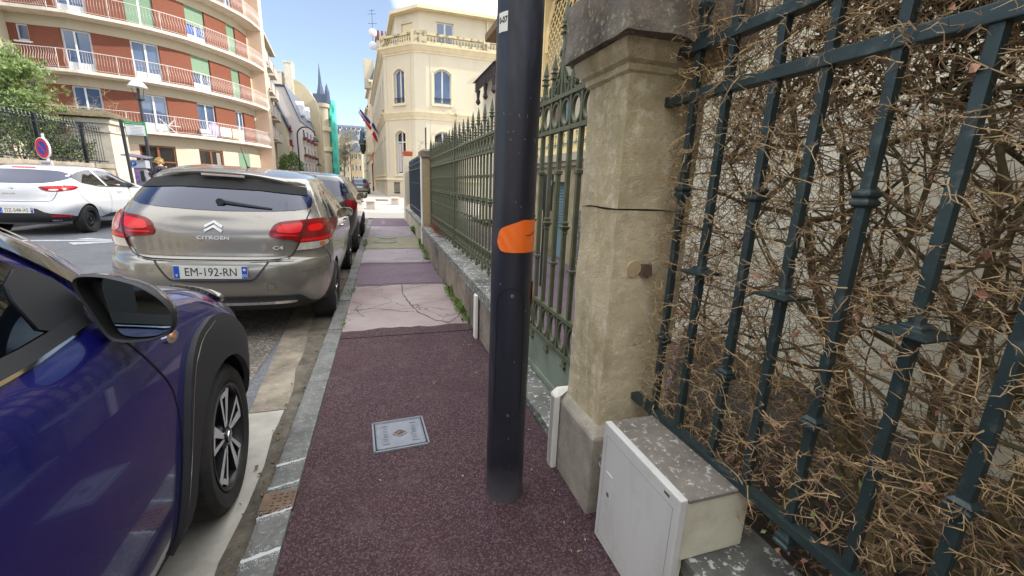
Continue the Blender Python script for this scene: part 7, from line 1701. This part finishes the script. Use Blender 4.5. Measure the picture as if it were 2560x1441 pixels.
# ---------------- person at the meter
def human(name,label,loc,rz,bones,rad,m,parts):
    t=thing(name,label,'person',loc,rz); return t
def skinned(name,verts,edges,radii,m,par,sub=2):
    me=bpy.data.meshes.new(name); me.from_pydata(verts,edges,[]); o=bpy.data.objects.new(name,me); COL.objects.link(o)
    md=o.modifiers.new('s','SKIN'); 
    if not me.skin_vertices: 
        bm=bmesh.new(); bm.from_mesh(me); bm.verts.layers.skin.verify(); bm.to_mesh(me); bm.free()
    for i,v in enumerate(me.skin_vertices[0].data):
        r_=radii[i]; v.radius=r_ if isinstance(r_,tuple) else (r_,r_); v.use_root=(i==0)
    sb=o.modifiers.new('u','SUBSURF'); sb.levels=sub; sb.render_levels=sub
    dg=bpy.context.evaluated_depsgraph_get(); m2=bpy.data.meshes.new_from_object(o.evaluated_get(dg)); o.modifiers.clear(); o.data=m2; bpy.data.meshes.remove(me)
    m2.materials.clear(); m2.materials.append(m); m2.shade_smooth(); m2.name=name; o.parent=par; return o
SKIN=mat('skin',S(206,160,132),.55,var=.04)
pr=thing('person','person with curly blond hair in a dark jacket using the parking meter','person',(-8.0,19.9,.13),R(205-90+40))
# body faces local +X
V=[(0,0,.92),(0,0,1.10),(.01,0,1.30),(.0,0,1.42),(.02,0,1.50),(.03,0,1.58),(.05,0,1.66)]
Ed=[(0,1),(1,2),(2,3),(3,4),(4,5),(5,6)]; Rd=[(.15,.12),(.13,.11),(.16,.12),(.12,.09),.05,.075,.085]
def limb(a,pts,rs):
    prev=a
    for p,r_ in zip(pts,rs): V.append(p); Ed.append((prev,len(V)-1)); Rd.append(r_); prev=len(V)-1
for s in (1,-1):
    limb(0,[(0,s*.10,.86),(.02,s*.11,.50),(-.01,s*.11,.10),(.10,s*.12,.04)],[.09,.065,.045,.035])
limb(3,[(0,.19,1.40),(.10,.24,1.16),(.34,.20,1.22),(.42,.19,1.25)],[.06,.045,.035,.028]); hr=len(V)-1
limb(3,[(0,-.19,1.40),(.05,-.23,1.14),(.28,-.17,1.10),(.36,-.16,1.12)],[.06,.045,.035,.028])
skinned('body',V,Ed,Rd,SKIN,pr,2)
for s,(hx,hy,hz) in ((1,(.42,.19,1.25)),(-1,(.36,-.16,1.12))):
    for k in range(5):
        a=(k-2)*.014; ln=(.055,.075,.08,.072,.06)[k] if k else .05
        if k==0: vv=[(hx-.01,hy-.02*s,hz),(hx+.025,hy-.045*s,hz+.01),(hx+.05,hy-.05*s,hz+.0)]
        else: vv=[(hx,hy+a*s,hz),(hx+ln*.6,hy+a*1.2*s,hz+.004),(hx+ln,hy+a*1.2*s,hz-.02)]
        skinned('finger',vv,[(0,1),(1,2)],[.011,.009,.007],SKIN,pr,1)
JK=mat('navy_jacket',S(40,40,56),.8,var=.15)
skinned('jacket',[(0,0,.86),(0,0,1.12),(.01,0,1.32),(.0,0,1.44),(0,.20,1.40),(.10,.255,1.16),(.32,.205,1.215),(0,-.20,1.40),(.05,-.245,1.14),(.26,-.175,1.10)],[(0,1),(1,2),(2,3),(3,4),(4,5),(5,6),(3,7),(7,8),(8,9)],[(.19,.15),(.165,.14),(.19,.15),(.13,.10),.078,.062,.05,.078,.062,.05],JK,pr,2)
skinned('trousers',[(0,0,.92),(0,.10,.84),(.02,.11,.50),(-.01,.11,.10),(0,-.10,.84),(.02,-.11,.50),(-.01,-.11,.10)],[(0,1),(1,2),(2,3),(0,4),(4,5),(5,6)],[(.165,.13),.105,.08,.06,.105,.08,.06],mat('beige_trousers',S(176,160,136),.9),pr,2)
mb=MB(); r2=random.Random(5)
for _ in range(900):
    th=r2.uniform(0,2*PI); ph=r2.uniform(-.35,1.57); d=Vector((math.cos(th)*math.cos(ph),math.sin(th)*math.cos(ph),math.sin(ph)))
    if d.x>.55 and d.z<.45: continue
    c=Vector((.035,0,1.625))+Vector((d.x*.105,d.y*.10,d.z*.115)); tip=c+d*.03+Vector((r2.gauss(0,.018),r2.gauss(0,.018),r2.gauss(0,.018))); e=d.cross(Vector((r2.uniform(-1,1),r2.uniform(-1,1),r2.uniform(-1,1)))).normalized()*.012
    mb.add([c-e,c+e,tip+e*.6,tip-e*.6],[(0,1,2,3)])
mb.lathe([(.05,1.60-.03),(.098,1.60),(.105,1.64),(.09,1.70),(.05,1.735),(.01,1.745)],(.018,0,0),16); mb.build('hair',mat('curly_blond_hair',S(196,170,120),.8,var=.25,vs=60),pr,local=True)
mb=MB()
for s in (1,-1): mb.lathe([(.001,0),(.009,.003),(.012,.008),(.009,.014)],(.117,s*.03,1.615-.0),8,m=1)
mb.tube([(.115,0,1.63),(.138,0,1.60),(.122,0,1.592)],[.006,.011,.006],6); mb.tube([(.118,-.022,1.565),(.125,0,1.563),(.118,.022,1.565)],.004,5,m=2)
for s in (1,-1): mb.tube([(.02,s*.083,1.63),(.01,s*.094,1.62),(.02,s*.086,1.585)],.009,5)
mb.build('face_features',[SKIN,M_INK,mat('lips',S(180,110,100),.6)],pr,local=True)
t=thing('shoulder_bag','beige bag hanging behind the person at the parking meter','bag',(-7.75,20.05,1.0)); mb=MB(); mb.frustum((-7.86,-7.64,19.98,20.12),.95,(-7.84,-7.66,20.0,20.1),1.28); mb.build('bag_body',mat('beige_bag',S(206,190,160),.8),t,bevel=.02); mb=MB(); mb.tube([(-7.75,20.05,1.27),(-7.85,20.0,1.5),(-7.95,19.95,1.58)],.012,5); mb.build('strap',MATS['beige_bag'],t)
# wide road opening beyond: low dark post by the right facades
t=thing('pavement_post','thin dark post on the far right pavement beside the cream corner building','post',(-.75,58,0)); mb=MB(); mb.tube([(-.75,58,0),(-.75,58,3.4)],.07,6); mb.lathe([(.09,0),(.09,.5),(.07,.55)],(-.75,58,0),8); mb.build('shaft',M_IRONBLACK,t)
# ------------------------------------------------------------ the rest of the street, behind the viewer (seen in glass and paint)
t,P,L_=rblock('town_house','sand coloured house behind the viewer mirrored in the car bodies',(-9.5,-22),(-9.5,-23),12,M_CREAM,1,M_SLATE,1,3) if 0 else (None,None,None)
def backhouse(label,x0,x1,y0,y1,z1,m,face,rows_,cols):
    t=thing('town_house',label,'building',((x0+x1)/2,(y0+y1)/2,0)); mb=MB(); mb.box(x0,x1,y0,y1,-.3,z1); mb.build('wall',m,t); mb=MB(); mb.frustum((x0-.4,x1+.4,y0-.4,y1+.4),z1+.001,(x0+1.5,x1-1.5,y0+1.5,y1-1.5),z1+2.2); mb.build('roof',M_SLATE,t)
    for r in range(rows_):
        z=1.0+(z1-1)*r/rows_; h=(z1-1)/rows_*.6
        for c in range(cols):
            mb=MB()
            if face=='x+': a=y0+(y1-y0)*(c+.3)/cols; b=a+(y1-y0)/cols*.4; mb.box(x1+.002,x1+.06,a,b,z,z+h)
            elif face=='x-': a=y0+(y1-y0)*(c+.3)/cols; b=a+(y1-y0)/cols*.4; mb.box(x0-.06,x0-.002,a,b,z,z+h)
            else: a=x0+(x1-x0)*(c+.3)/cols; b=a+(x1-x0)/cols*.4; mb.box(a,b,y1+.002,y1+.06,z,z+h)
            mb.build('window',M_WGLASS,t)
backhouse('long sand coloured house along the street behind the viewer',-22,-11.6,-34,-3,9,M_CREAM2,'x+',3,9)
backhouse('cream house on the hedge side of the street behind the viewer',7,16,-44,-14,7,M_CREAM,'x-',2,8)
backhouse('ochre house closing the view behind the viewer',-16,8,-62,-50,13,mat('ochre_render',S(206,176,122),.85),'y+',4,8)
bpy.context.view_layer.update()
